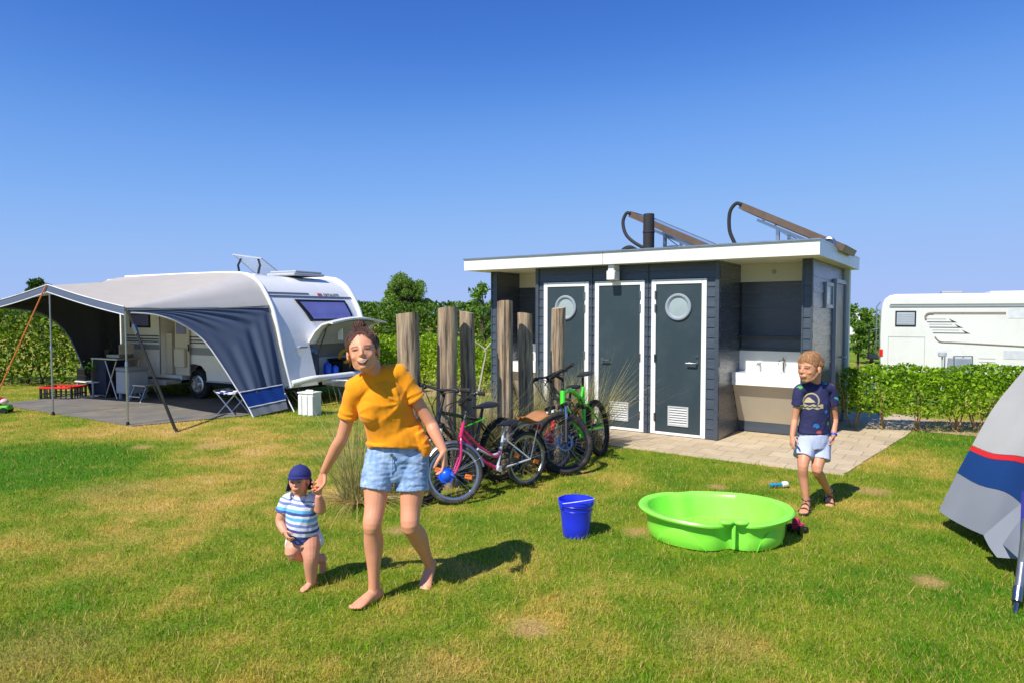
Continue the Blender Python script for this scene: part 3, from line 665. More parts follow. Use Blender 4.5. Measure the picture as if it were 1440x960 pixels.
# step and wheel
st=MB(); st.box(-2.95,-2.15,-.34,-.02,.31,.36); st.box(-2.95,-2.15,-.36,-.34,.29,.37); st.build('entrance_step',M['alu'],body,smooth=None,bevel=.008)
wh=MB(); wh.torus((-1.80,.14,.285),.235,.062,(0,1,0),36,10,1.25); wo=wh.build('wheel',M['rubber'],cav)
wh=MB(); wh.lathe([(.19,0),(.185,.02),(.15,.03),(.14,.012),(.08,.004),(.05,.03),(.0,.032)],24,(-1.80,.085,.285),(0,-1,0))
for k in range(8):
    a=k*PI/4; wh.bar((-1.80+.06*math.cos(a),.066,.285+.06*math.sin(a)),(-1.80+.15*math.cos(a),.062,.285+.15*math.sin(a)),.03,.02,(0,1,0))
wh.build('rim',M['alu'],wo)
# front face fittings; u = height along the raked nose
def nose_x(z):
    for (x0,z0),(x1,z1) in zip(prof[:-1],prof[1:]):
        if z0<=z<=z1: return x0+(x1-x0)*(z-z0)/(z1-z0+1e-9)
    return prof[0][0]
def nose_strip(name,m,y0,y1,za,zb,off=.004,th=.004,parent=None,skew=0,n=6):
    rows=[]
    for i in range(n+1):
        z=za+(zb-za)*i/n; s=skew*i/n; rows.append([(nose_x(z)+off,y0+s,z),(nose_x(z)+off,y1+s*.3,z)])
    b_=MB(); b_.sheet(rows,th); o=b_.build(name,m,parent or body,smooth=None); return o
w=nose_strip('front_window',M['winrub'],.80,1.96,1.50,1.90,.016,.015,None,-.22)
nose_strip('pane',M['cwin'],.87,1.89,1.545,1.86,.040,.004,w,-.20)
nose_strip('front_stripe',M['cgrey'],.04,2.16,1.945,1.975,.008)
nose_strip('front_stripe',M['cgrey'],.04,1.02,2.01,2.03,.008)
nose_strip('logo_badge',mat('red badge',(206,70,58),.4),1.24,1.36,1.995,2.03,.008)
fc=bpy.data.curves.new('caravan_lettering','FONT'); fc.body='DETHLEFFS'; fc.size=.085; fc.extrude=.002; fc.align_x='LEFT'
fo=bpy.data.objects.new('tmp',fc); COL.objects.link(fo); dg=bpy.context.evaluated_depsgraph_get(); me=bpy.data.meshes.new_from_object(fo.evaluated_get(dg)); bpy.data.objects.remove(fo)
xa,xb=nose_x(1.99),nose_x(2.05); up=V((xb-xa,0,.06)).normalized(); rt=V((0,1,0)); nn=rt.cross(up); 
me.transform(Matrix((rt,up,nn)).transposed().to_4x4())
o=link_mesh('lettering',me,M['cgrey'],body,None,(xa+.012,1.40,1.985))
# locker: lid raised, dark cavity with things
ld=MB(); rows=[]
for i in range(9):
    t=i/8; y=LY0-.02+(LY1-LY0+.06)*t
    bow=.05*math.sin(PI*t)
    rows.append([(.575,y,1.115+bow*.2),(.72,y,1.30+bow),(.90,y,1.43+bow*1.5),(1.06,y,1.47+bow*1.6),(1.16,y,1.455+bow*1.6)])
ld.sheet(rows,.035); lid=ld.build('locker_lid',M['cwhite'],cav,smooth=60)
ld=MB(); ld.sheet([[V(p)+V((.006,0,-.042)) for p in r[:4]] for r in rows[1:-1]],.006); ld.build('lid_lining',M['locker_in'],lid,smooth=60)
ld=MB(); ld.tube([(.60,LY0+.16,.86),(.86,LY0+.13,1.36)],.011,8); ld.tube([(.60,LY1-.3,.98),(.88,LY1-.3,1.38)],.009,8); ld.build('gas_strut',M['black_plastic'],lid)
ld=MB(); ld.box(.70,.80,LY0+.6,LY0+.63,1.15,1.36); ld.build('lid_strap',M['white_plastic'],lid,smooth=None)
mb=MB(); mb.tube(catmull([(.80,.02,.44),(.93,.35,.50),(.95,.75,.50),(.95,2.0,.50),(.80,2.2,.44)],4),.055,10); mb.build('front_bumper',M['cwhite'],body,smooth=60)
mb=MB(); mb.box(.15,.88,LY0+.003,LY1-.003,.474,.50); mb.build('locker_floor',M['grey_plastic'],body,smooth=None)
mb=MB(); mb.box(.155,.165,LY0+.003,LY1-.003,.80,1.088); mb.build('locker_back_panel',M['locker_in'],body,smooth=None)
mb=MB(); mb.box(.62,.70,.30,.50,1.03,1.07); mb.build('grab_handle',M['cstripe'],body,smooth=None,bevel=.015)
# drawbar, corner steady
mb=MB(); mb.bar((.8,.75,.40),(2.0,1.08,.42),.07,.10); mb.bar((.8,1.45,.40),(2.0,1.12,.42),.07,.10); mb.box(.9,1.75,.72,1.42,.34,.45); mb.build('drawbar',M['alu'],cav,smooth=None,bevel=.01)
mb=MB(); mb.bar((.45,.35,.34),(.80,.30,.02),.04,.03); mb.box(.74,.88,.24,.36,.0,.02); mb.build('corner_steady',M['steel'],cav,smooth=None)
mb=MB(); mb.tube([(1.9,1.1,.42),(1.9,1.1,.12)],.03,10); mb.torus((1.9,1.1,.09),.065,.025,(0,1,0),18,8); mb.build('jockey_wheel',M['steel'],cav)
mb=MB(); mb.bar((1.05,.8,.46),(1.45,.6,.02),.022,.022); mb.bar((1.2,1.0,.46),(1.55,.75,.02),.022,.022); mb.build('brace_rod',M['steel'],cav,smooth=None)
# roof: raised skylight lid, air unit
M['acry']=glassmat('clear skylight',(188,196,204),.1,.30)
sk=MB(); sk.box(-1.78,-1.06,.85,1.55,2.38,2.425); skb=sk.build('roof_hatch',M['white_plastic'],cav,smooth=None,bevel=.01)
a=[(-1.80,.92,2.80),(-1.04,.92,2.76),(-1.06,1.50,2.45),(-1.78,1.50,2.45)]
a=[(-1.82,.95,2.84),(-1.00,.95,2.73),(-1.06,1.52,2.44),(-1.78,1.52,2.44)]
sk=MB(); sk.prism(a,(0,.006,.018)); sk.build('hatch_lid',M['acry'],skb,smooth=None)
sk=MB(); sk.tube([a[0],a[1],a[2],a[3]],.012,6,closed=True); sk.build('lid_rim',M['grey_plastic'],skb,smooth=None)
sk=MB(); sk.tube([(-1.66,.98,2.40),(-1.70,.97,2.62),(-1.62,.98,2.75)],.022,6); sk.tube([(-1.14,.98,2.40),(-1.06,.97,2.60),(-1.12,.98,2.72)],.022,6); sk.build('lid_hinge',M['black_plastic'],skb)
ac=MB(); rows=[(-.42,.30),(-.40,.36)]
ac.box(-.86,-.10,.95,1.75,2.375,2.43); ac.box(-.82,-.12,1.0,1.7,2.43,2.475); ac.build('roof_vent_unit',M['grey_plastic'],cav,smooth=None,bevel=.02)
# things in the locker
def lump(name,label,cat,loc,pts,col,r=.05,rough=.5,local=None):
    b_=MB()
    for p,rr in pts: b_.sphere(p,rr,12,8)
    o=b_.build(name,mat(name+' '+label[:8],col,rough,var=.2)); o.location=loc; o.rotation_euler=(0,0,CRZ); return tag(o,label,cat)
def canister(name,label,cat,loc,r,h,col):
    b_=MB(); b_.lathe([(r*.9,0),(r,.02),(r,h*.7),(r*.75,h*.86),(r*.3,h*.93),(r*.3,h),(0,h)],18); o=b_.build(name,mat(label,col,.4,var=.1)); o.location=loc; return tag(o,label,cat)
canister('gas_bottle','dark gas bottle at the left end of the open caravan locker','gas bottle',camp(.42,.86,.50),.13,.50,(60,66,74))
canister('water_can','blue water can standing in the middle of the caravan locker','can',camp(.55,1.13,.50),.075,.24,(28,84,200))
canister('water_can','small bright blue can beside the taller blue can in the locker','can',camp(.62,1.27,.50),.06,.17,(40,110,225))
lump('cloth_bag','crumpled pale blue bag lying on top of the dark gas bottle','bag',camp(.45,.84,.98),[((0,0,0),(.10,.11,.06)),((.05,.05,-.05),(.07,.08,.05)),((-.05,-.02,.02),(.06,.07,.05))],(92,120,160))
b_=MB(); b_.torus((0,0,.03),.13,.022,(0,0,1),28,8); b_.torus((0.01,0,.07),.125,.022,(.1,.05,1),28,8); b_.tube(catmull([(.12,0,.06),(.2,.08,.0),(.24,.2,.02)],4),.02,8)
o=b_.build('hose_coil',mat('yellow hose',(222,170,30),.5)); o.location=camp(.58,1.62,.80); o.rotation_euler=(R(70),0,CRZ); tag(o,'yellow hose coiled in the open caravan locker','hose')
b_=MB(); b_.box(-.2,.2,-.2,.2,0,.24); b_.box(-.21,.21,-.21,.21,.24,.27); o=b_.build('storage_box',M['black_plastic'],bevel=.01); o.location=camp(.42,1.68,.50); o.rotation_euler=(0,0,CRZ); tag(o,'black storage box under the yellow hose in the locker','box')
b_=MB(); b_.sphere((0,0,.03),(.09,.05,.03),10,6); b_.sphere((.04,.02,.05),(.05,.04,.03),10,6); o=b_.build('cloth',mat('turquoise cloth',(60,180,205),.8)); o.location=camp(.95,1.55,.555); tag(o,'turquoise cloth lying on the caravan bumper','cloth')
# white ribbed water box under the nose
pb=MB(); pb.box(-.15,.15,-.10,.10,.0,.36); 
for x in (-.11,0,.11): pb.box(x-.035,x+.035,-.115,-.101,.015,.335)
pb.box(-.16,.16,-.12,.11,.36,.385); pb.bar((-.06,0,.40),(.06,0,.40),.03,.03); pb.bar((-.06,0,.385),(-.06,0,.41),.03); pb.bar((.06,0,.385),(.06,0,.41),.03)
o=pb.build('water_tank',M['white_plastic'],smooth=None,bevel=.008); o.location=G(436,583); o.rotation_euler=(0,0,R(-22)); tag(o,'white ribbed plastic tank on the grass below the caravan nose','tank')
# ================================================================ AWNING
M['canopy']=clothmat('ivory awning cloth',(206,199,188),.30)
M['canopyg']=clothmat('shade grey awning cloth',(206,202,196),.25)  # canopy cloth greyed in colour for the shade on the right-facing end panel
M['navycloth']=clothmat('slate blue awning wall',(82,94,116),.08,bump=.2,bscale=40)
M['bandblue']=clothmat('royal blue band',(18,58,132),.08)
M['skirtg']=clothmat('grey awning skirt',(124,130,138),.12)
M['val']=clothmat('grey blue valance',(96,108,132),.15)
M['piping']=mat('white piping',(222,224,228),.5)
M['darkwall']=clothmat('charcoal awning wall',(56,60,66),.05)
awn=thing('awning','ivory sun awning with dark walls and thin steel poles in front of the caravan','awning',CO,CRZ)
PK=V((-2.06,-2.4,2.10)); PR=V((0,-2.4,1.735)); PL=V((-4.12,-2.4,1.80))
RAIL=[V((x-.006,-.035,z+.01)) for x,z in [(-4.12,2.375),(-3.4,2.385),(-2.06,2.392),(-1.0,2.39),(-.34,2.36),(-.06,2.25),(.10,2.12),(.2,1.98),(.28,1.87),(.33,1.78)]]
def railpt(t):
    d=[0]
    for a,b in zip(RAIL[:-1],RAIL[1:]): d.append(d[-1]+(b-a).length)
    s=t*d[-1]
    for i in range(len(d)-1):
        if s<=d[i+1]+1e-9: return RAIL[i].lerp(RAIL[i+1],(s-d[i])/(d[i+1]-d[i]))
    return RAIL[-1]
def front(t):   # front edge, sagging either side of the peak
    if t<.5: u=t/.5; return PL.lerp(PK,u)-V((0,0,.018*math.sin(PI*u)))
    u=(t-.5)/.5; return PK.lerp(PR,u)-V((0,0,.018*math.sin(PI*u)))
def roofrows(t0,t1,r0,r1,n,k=10):
    rows=[]
    for i in range(n+1):
        u=i/n; a=front(t0+(t1-t0)*u); b=railpt(r0+(r1-r0)*u)
        rows.append([a.lerp(b,j/k)-V((0,0,(.045+.02*math.sin(u*9))*math.sin(PI*j/k)*(1 if j else 0))) for j in range(k+1)])
    return rows
mb=MB(); mb.sheet(roofrows(0,1,0,.80,28),.004); cn=mb.build('canopy',M['canopy'],awn,smooth=60)
mb=MB(); rows=[]
for i in range(11):
    u=i/10; b=railpt(.80+.20*u); rows.append([PR.lerp(b,j/8)-V((0,0,.03*math.sin(PI*j/8))) for j in range(9)])
mb.sheet(rows,.004); mb.build('canopy_end_panel',M['canopyg'],cn,smooth=60)
# valance with white piping
mb=MB(); rows=[]
for i in range(29):
    a=front(i/28); rows.append([a+V((0,-.004,.012)),a+V((0,-.012,-.045)),a+V((0,-.012,-.105))])
mb.sheet(rows,.003); vl=mb.build('valance',M['val'],awn,smooth=60)
for dz in (.014,-.106):
    mb=MB(); mb.tube([front(i/28)+V((0,-.012,dz)) for i in range(29)],.0085,6); mb.build('piping',M['piping'],vl)
# poles
def pole(x,y,z,nm='pole'):
    b_=MB(); b_.tube([(x,y,0.0),(x,y,z*.55)],.015,10); b_.tube([(x,y,z*.5),(x,y,z)],.0125,10); b_.lathe([(.02,0),(.02,.06),(.016,.07)],10,(x,y,z*.52)); o=b_.build(nm,M['alu'],awn)
    f_=MB(); f_.lathe([(.03,0),(.03,.012),(.018,.05),(.018,.06)],10,(x,y,0)); f_.build('pole_foot',M['black_plastic'],o)
pole(-2.06,-2.38,2.02); pole(.0,-2.4,1.68); pole(-4.12,-2.4,1.72)
mb=MB(); mb.tube([PR+V((0,.02,-.03)),(.3,-.06,1.76)],.014,8); mb.build('roof_rafter',M['alu'],awn)
mb=MB(); mb.tube([PK+V((0,.03,-.05)),(-2.06,-.06,2.34)],.014,8); mb.build('roof_rafter',M['alu'],awn)
# right flared wall with the arched opening
Mi=Matrix((CX,CY,V((0,0,1)))).to_4x4()
def tolocal(p): return V(((p-CO).dot(CX),(p-CO).dot(CY),p.z))
T0=V((0,-2.4,1.70)); T1=V((.30,-.03,1.76)); C1=V((.97,-.96,0.0))
arch=[V(p) for p in [(.02,-2.34,1.66),(.04,-2.24,1.655),(.09,-2.0,1.63),(.17,-1.74,1.54),(.27,-1.51,1.38),(.38,-1.34,1.18),(.55,-1.20,.84),(.72,-1.09,.50),(.83,-1.03,.30),(.90,-.99,.155)]]
arch=catmull(arch,3); na=len(arch)-1
edge_r=lambda u: V((.30,-.03,1.76)).lerp(V((.88,-.20,.16)),u)+V((.03*math.sin(PI*u),0,0))
NB=V((.93,-.35,0)).normalized()
def wallpt(u,v):
    """u along the arch (0 pole, 1 bottom), v from the arch to the canopy edge / caravan rail"""
    i=min(int(u*na),na-1); a=arch[i].lerp(arch[i+1],u*na-i)
    tb=T0.lerp(T1,min(1,u*1.55)) if u<.645 else edge_r((u-.645)/.355)
    p=a.lerp(tb,v)
    fold=.03*math.sin(v*PI)*math.sin(v*15+u*3)*min(1,u*u*1.6)+.012*math.sin(v*34+u*5)*min(1,u*2)
    return p+NB*fold
mb=MB(); mb.sheet([[wallpt(i/54,j/36) for j in range(37)] for i in range(55)],.004); rw=mb.build('side_wall',M['navycloth'],awn,smooth=80)
mb=MB(); mb.tube([p+NB*-.004 for p in arch],.011,8); mb.build('arch_piping',M['piping'],rw)
# lower band and skirt
def bandrow(za,zb,n=14,k=5):
    rows=[]
    for j in range(k+1):
        z=za+(zb-za)*j/k; f=1-z/.50
        a=V((.775,-1.06,.42)).lerp(V((.975,-.955,0.01)),(.42-z)/.41); b=V((.80,-.235,.50)).lerp(V((1.05,-.32,.01)),(.50-z)/.49)
        rows.append([a.lerp(b,i/n)+NB*(.008+.012*math.sin(i*1.3+z*9)*math.sin(PI*i/n)) + V((0,0,.05*(i/n))) for i in range(n+1)])
    return rows
mb=MB(); mb.sheet(bandrow(.40,.155),.004); bb=mb.build('wall_band',M['bandblue'],awn,smooth=80)
mb=MB(); mb.sheet(bandrow(.152,.012),.004); mb.build('wall_skirt',M['skirtg'],bb,smooth=80)
for z in (.40,.154):
    mb=MB(); mb.tube([V(p)+NB*.006 for p in bandrow(z,z,14,1)[0]],.009,6); mb.build('piping',M['piping'],bb)
mb=MB(); mb.tube([(.90,-.99,.16),(.99,-.97,.0)],.012,8); mb.tube([(.86,-.20,.30),(1.12,-.24,.0)],.010,8); mb.build('wall_peg_strap',M['piping'],rw)
# left wall with its arch
LA=catmull([V(p) for p in [(-4.12,-2.38,1.72),(-4.12,-2.17,1.75),(-4.12,-1.83,1.72),(-4.12,-1.48,1.64),(-4.12,-1.11,1.34),(-4.12,-.86,.82),(-4.12,-.71,.31),(-4.12,-.64,0.02)]],3); nl=len(LA)-1
def lw(u,v):
    i=min(int(u*nl),nl-1); a=LA[i].lerp(LA[i+1],u*nl-i)
    tb=V((-4.12,-2.4,1.80)).lerp(V((-4.12,-.02,2.37)),min(1,u/.6)) if u<.6 else V((-4.12,-.02,2.37)).lerp(V((-4.12,-.02,.02)),(u-.6)/.4)
    return a.lerp(tb,v)+V((.03*math.sin(v*11+u*4)*math.sin(PI*v),0,0))
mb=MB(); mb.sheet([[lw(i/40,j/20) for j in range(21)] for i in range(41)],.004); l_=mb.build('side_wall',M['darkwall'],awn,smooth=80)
mb=MB(); mb.tube(LA,.016,8); mb.build('arch_piping',M['val'],l_)
# storm strap and guy rope
mb=MB(); b=tolocal(G(248,607)); a=V((.07,-2.40,1.69)); mb.bar(a,b,.055,.012,(0,1,0)); s=mb.build('storm_strap',M['black_plastic'],awn,smooth=None)
mb=MB(); m_=a.lerp(b,.12); mb.bar(m_,a.lerp(b,.2),.065,.03,(0,1,0)); mb.build('strap_buckle',M['steel'],s,smooth=None)
mb=MB(); mb.tube([b+V((0,0,-.05)),b+V((.0,.02,.05))],.012,8); mb.build('peg',M['steel'],s)
mb=MB(); mb.tube([PK+V((0,-.03,-.0)),tolocal(G(-14,576))],.011,6); mb.build('guy_rope',mat('orange guy rope',(232,132,72),.7),awn)
# groundsheet
gs=MB(); q=[(x,y,.012) for x,y in MATP] if False else None
pts=[tolocal(V((p.x,p.y,0))) for p in MATP]
gs.prism([(p.x,p.y,.004) for p in pts],(0,0,.010)); o=gs.build('groundsheet',mat('grey groundsheet',(112,108,102),.9,var=.15,scale=3,dirt=(150,136,112),dscale=1.6,bump=.3,bscale=50),smooth=None); o.location=CO; o.rotation_euler=(0,0,CRZ); tag(o,'grey groundsheet lying under the caravan awning','groundsheet')
# ================================================================ CAMPING GEAR
def put(o,x,y,z=0.0,rz=0.0): o.location=camp(x,y,z); o.rotation_euler=(0,0,CRZ+rz); return o
navy=mat('navy cupboard cloth',(34,42,62),.8,var=.12,bump=.2,bscale=60)
t=put(thing('camping_kitchen','folding camp kitchen with dark cloth cupboard and silver table top','camp kitchen'),-3.45,-.50)
mb=MB(); mb.box(-.45,.42,-.25,.25,.755,.785); mb.build('table_top',M['alu'],t,smooth=None,bevel=.006)
mb=MB(); mb.box(-.40,.0,-.22,.22,.08,.754); mb.build('cupboard',navy,t,smooth=None,bevel=.015)
for y in (-.235,.235):
    mb=MB(); mb.tube([(.0,y,.02),(.38,y,.74)],.013,8); mb.tube([(.38,y,.02),(.02,y,.74)],.013,8); mb.build('cross_leg',M['alu'],t)
for x,y in ((-.42,-.23),(-.42,.23)):
    mb=MB(); mb.tube([(x,y,.0),(x,y,.755)],.013,8); mb.build('leg',M['alu'],t)
mb=MB(); mb.tube([(-.42,-.23,.05),(.02,-.23,.05)],.012,8); mb.build('foot_rail',M['alu'],t)
t=put(thing('camping_stove','small camping stove with pale windshield on the silver kitchen table','stove'),-3.38,-.48,.787)
mb=MB(); mb.box(-.2,.22,-.15,.15,0,.07); mb.build('stove_body',M['steel'],t,smooth=None,bevel=.01)
mb=MB(); mb.box(-.2,.22,.14,.15,.07,.26); mb.box(.21,.22,-.14,.14,.07,.26); mb.build('windshield',mat('pale metal shield',(196,190,176),.5,.2),t,smooth=None)
for x in (-.1,.11):
    mb=MB(); mb.torus((x,0,.08),.06,.008,(0,0,1),18,6); mb.bar((x-.07,0,.085),(x+.07,0,.085),.008); mb.build('burner',M['black_plastic'],t)
t=put(thing('kettle','black kettle standing beside the camping stove','kettle'),-3.78,-.45,.787)
mb=MB(); mb.lathe([(.08,0),(.1,.03),(.1,.14),(.06,.19),(.0,.2)],16); mb.build('pot',M['black_plastic'],t)
mb=MB(); mb.tube(catmull([(-.08,0,.16),(-.05,0,.27),(.05,0,.27),(.08,0,.16)],4),.01,6); mb.build('handle',M['black_plastic'],t)
t=put(thing('cool_box','light grey upright cool box under the awning beside the camp kitchen','cool box'),-2.88,-.55,0.13)
mb=MB(); mb.box(-.2,.2,-.2,.2,0,.42); mb.build('box',mat('cool box grey',(176,182,190),.45,var=.03),t,smooth=None,bevel=.02)
mb=MB(); mb.box(-.205,.205,-.205,.205,.422,.50); mb.build('lid',mat('cool box lid',(150,158,170),.45,var=.03),t,smooth=None,bevel=.02)
for x in (-.15,.15):
    mb=MB(); mb.bar((x,-.14,0.0),(x,-.14,-.13),.04,.04); mb.bar((x,.14,0.0),(x,.14,-.13),.04,.04); mb.build('stand_leg',M['grey_plastic'],t,smooth=None)
t=put(thing('folding_step','low silver folding step standing on the groundsheet by the caravan door','step'),-2.40,-.62)
mb=MB(); mb.box(-.2,.2,-.11,.11,.29,.32); mb.build('tread',M['alu'],t,smooth=None,bevel=.006)
for x in (-.18,.18):
    mb=MB(); mb.tube([(x,-.2,.0),(x,-.07,.29)],.012,8); mb.tube([(x,.2,.0),(x,.07,.29)],.012,8); mb.build('leg',M['alu'],t)
mb=MB(); mb.box(-.19,.19,-.21,-.13,.10,.12); mb.build('lower_tread',M['alu'],t,smooth=None)
redm=mat('red crate rim',(222,36,36),.45,var=.05); blk=mat('black crate',(34,34,36),.5,var=.1)
def crate(name,label,loc,rim,w,d,h,rz=0):
    t=put(thing(name,label,'crate'),loc[0],loc[1],loc[2] if len(loc)>2 else 0.0,rz)
    mb=MB(); k=6
    for i in range(k+1):
        x=-w/2+w*i/k
        for y in (-d/2,d/2): mb.bar((x,y,0.0),(x,y,h),.022,.014,(0,1,0))
    for i in range(k):
        y=-d/2+d*(i+.5)/k
        for x in (-w/2,w/2): mb.bar((x,y,0.0),(x,y,h),.014,.022,(0,1,0))
    for z in (.012,h*.5): 
        mb.bar((-w/2,-d/2,z),(w/2,-d/2,z),.012,.02); mb.bar((-w/2,d/2,z),(w/2,d/2,z),.012,.02); mb.bar((-w/2,-d/2,z),(-w/2,d/2,z),.012,.02); mb.bar((w/2,-d/2,z),(w/2,d/2,z),.012,.02)
    mb.box(-w/2,w/2,-d/2,d/2,.0,.01); mb.build('lattice',blk,t,smooth=None)
    mb=MB()
    mb.box(-w/2-.015,w/2+.015,-d/2-.015,-d/2+.012,h,h+.035); mb.box(-w/2-.015,w/2+.015,d/2-.012,d/2+.015,h,h+.035); mb.box(-w/2-.015,-w/2+.012,-d/2+.013,d/2-.013,h,h+.035); mb.box(w/2-.012,w/2+.015,-d/2+.013,d/2-.013,h,h+.035)
    mb.build('rim',rim,t,smooth=None,bevel=.004); return t
crate('folding_crate','black lattice crate with bright red rim on the grass under the awning',(-4.22,-1.10),redm,.62,.42,.21,R(25))
t=put(thing('side_table','low white camping table holding a black crate and a plant','table'),-3.98,-.66)
mb=MB(); mb.box(-.3,.3,-.2,.2,.30,.32); mb.build('table_top',M['white_plastic'],t,smooth=None)
for x in (-.26,.26):
    for y in (-.16,.16):
        mb=MB(); mb.bar((x,y,0),(x,y,.30),.025); mb.build('leg',M['grey_plastic'],t,smooth=None)
crate('black_crate','small black crate standing on the low white camping table',(-4.14,-.66,.32),blk,.24,.3,.22)
t=put(thing('potted_plant','green pot plant in a black pot on the low white table','plant'),-3.85,-.66,.32)
mb=MB(); mb.lathe([(.10,0),(.12,.2),(.125,.22),(.11,.2),(.0,.18)],16); mb.build('pot',blk,t)
rng=np.random.default_rng(5); n=160; p=rng.normal(size=(n,3))*np.array([.09,.09,.06])+np.array([0,0,.27])
M['plant']=leafmat('pot plant leaves',(40,90,30),(110,160,50)); link_mesh('foliage',leaf_mesh('foliage',p,.06,rng=rng),M['plant'],t,None)
# folding stool with blue and white cloth
m,nt,b=newmat('blue white cloth'); tc=N(nt,'ShaderNodeTexCoord'); vo=N(nt,'ShaderNodeTexVoronoi',i_Scale=13.0); nt.links.new(tc.outputs['Object'],vo.inputs['Vector'])
cr=N(nt,'ShaderNodeValToRGB'); nt.links.new(vo.outputs['Distance'],cr.inputs[0]); cr.color_ramp.interpolation='CONSTANT'; cr.color_ramp.elements[0].color=lin((24,28,120)); cr.color_ramp.elements[1].position=.48; cr.color_ramp.elements[1].color=lin((224,226,236)); nt.links.new(cr.outputs[0],b.inputs['Base Color']); b.inputs['Roughness'].default_value=.85
t=put(thing('folding_stool','folding stool with blue and white patterned seat beside the awning wall','stool'),.46,-.92,0,R(8))
mb=MB(); rows=[[(x,y,.40-.035*math.cos(PI*x/.5)-.01*math.sin(y*30)) for y in np.linspace(-.17,.17,9)] for x in np.linspace(-.24,.24,9)]; mb.sheet(rows,.008); mb.build('seat',m,t,smooth=80)
for y in (-.16,.16):
    for sx in (-1,1):
        mb=MB(); mb.tube([(sx*.23,y,.40),(-sx*.20,y,.0)],.011,8); mb.build('leg',M['alu'],t)
mb=MB(); mb.tube([(-.24,-.17,.40),(-.24,.17,.40)],.012,8); mb.build('seat_bar',M['alu'],t)
mb=MB(); mb.tube([(.24,-.17,.40),(.24,.17,.40)],.012,8); mb.build('seat_bar',M['alu'],t)
# toy at the left edge
t=thing('toy_car','small red and green plastic ride toy at the left edge of the lawn','toy',G(4,580),R(10))
mb=MB(); mb.box(-.22,.12,-.09,.09,.05,.13); mb.build('base',mat('lime plastic',(96,200,40),.4),t,smooth=None,bevel=.025)
mb=MB(); mb.sphere((-.1,0,.2),(.13,.085,.085),14,10); mb.build('body',mat('toy red',(220,50,44),.35),t)
mb=MB(); mb.sphere((.02,0,.19),(.07,.07,.05),12,8); mb.build('seat',mat('toy pink',(236,190,200),.4),t)
for x in (-.16,.06):
    for y in (-.1,.1):
        mb=MB(); mb.lathe([(.05,-.015),(.05,.015),(0,.016)],14,(x,y,.05),(0,1,0)); mb.build('wheel',M['black_plastic'],t)
# ================================================================ MOTORHOME and things beyond the right hedge
MHZ=-.60; MY=20.8
mh=thing('motorhome','large white motorhome with grey line decals parked beyond the low hedge','motorhome',(11.5,MY,MHZ),R(-28))
mh.scale=(.84,1,1)
ML=8.0; zt=2.84; mwin=M['winrub']
pr=[(0.06,.42),(.02,.8),(.0,1.5),(.02,2.3),(.06,2.55),(.14,2.70),(.28,2.79),(.5,2.83),(ML-.3,2.84),(ML,2.6),(ML+.05,1.0),(ML,.42)]
mb=MB(); mb.prism([(x,0,z) for x,z in pr],(0,2.3,0)); M['mwhite']=mat('motorhome white',(222,221,216),.3,var=.025,scale=2,coat=.3,dirt=(206,204,196),dscale=.8); bd=mb.build('body',M['mwhite'],mh,smooth=30,bevel=.035,seg=3)
def mplate(name,m,x0,x1,z0,z1,th=.006,par=None,y=0.0,bev=0): 
    b_=MB(); b_.box(x0,x1,y-th,y-.0005,z0,z1); return b_.build(name,m,par or bd,smooth=None,bevel=bev)
mb=MB(); mb.box(.3,ML,-.05,-.001,2.51,2.70); mb.build('awning_case',M['mwhite'],bd,smooth=None,bevel=.02)
mplate('gutter_line',M['cstripe'],.28,ML,2.44,2.505,.03)
w=mplate('side_window',M['winrub'],.47,1.13,1.84,2.32,.02,bev=.03)
mplate('pane',mat('blind behind glass',(176,184,194),.15,var=.1,coat=.8),.52,1.08,1.89,2.27,.006,w,-.021)
for k in range(6):
    mplate('blind_slat',M['cstripe'],.54,1.06,1.92+k*.055,1.935+k*.055,.003,w,-.0275)
mplate('locker_seam',M['cstripe'],.26,1.42,1.515,1.53); mplate('locker_seam',M['cstripe'],.26,.272,.50,1.515); mplate('locker_seam',M['cstripe'],1.408,1.42,.50,1.515)
brown=mat('taupe decal',(140,128,116),.4); dk=mat('charcoal decal',(56,54,54),.4)
mplate('swoosh_decal',brown,1.64,3.78,2.21,2.28)
mb=MB(); mb.tube(catmull([(1.66,-.004,2.245),(1.50,-.004,2.235),(1.42,-.004,2.16),(1.43,-.004,2.06)],4),.035,6); mb.build('swoosh_decal',brown,bd)
for k,(xa,xb,z) in enumerate(((1.47,2.30,1.99),(1.55,2.48,1.83),(1.66,2.70,1.66))):
    mplate('swoosh_decal',dk,xa,xb,z-.018,z+.006); mplate('swoosh_decal',M['cstripe'],xa-.02,xb-.25,z+.075,z+.09)
    b_=MB(); b_.prism([(xb-.18,-.0005,z+.10),(xb-.05,-.0005,z-.012),(xb+.08,-.0005,z-.02)],(0,-.006,0)); b_.build('swoosh_decal',dk,bd,smooth=None)
mb=MB(); mb.tube(catmull([(1.72,-.004,1.54),(1.82,-.004,1.43),(1.95,-.004,1.385),(2.4,-.004,1.375),(4.9,-.004,1.28)],4),.022,6); mb.build('swoosh_decal',brown,bd)
mplate('body_seam',M['cstripe'],5.0,5.012,.5,2.43); mplate('body_seam',brown,4.86,5.3,2.20,2.27)
mplate('vent_panel',mat('pale grey hatch',(206,208,212),.5),3.85,4.55,2.10,2.40,.008); mplate('vent_panel',mat('pale grey hatch two',(196,198,204),.5),3.75,4.55,.93,1.18,.008)
for k in range(4): mplate('vent_slot',M['cstripe'],3.05,3.52,.62+k*.1,.634+k*.1)
mplate('door_window',M['winrub'],5.15,5.6,1.05,1.3,.01)
tl=MB(); tl.box(-.015,.10,-.03,.2,.92,1.14); tl.build('tail_light',mat('red tail light',(226,24,30),.25,coat=.6),bd,smooth=None,bevel=.015)
mb=MB()
for y in (.55,.95): mb.tube([(-.12,y,.95),(-.12,y,2.45),(.0,y,2.6)],.02,8)
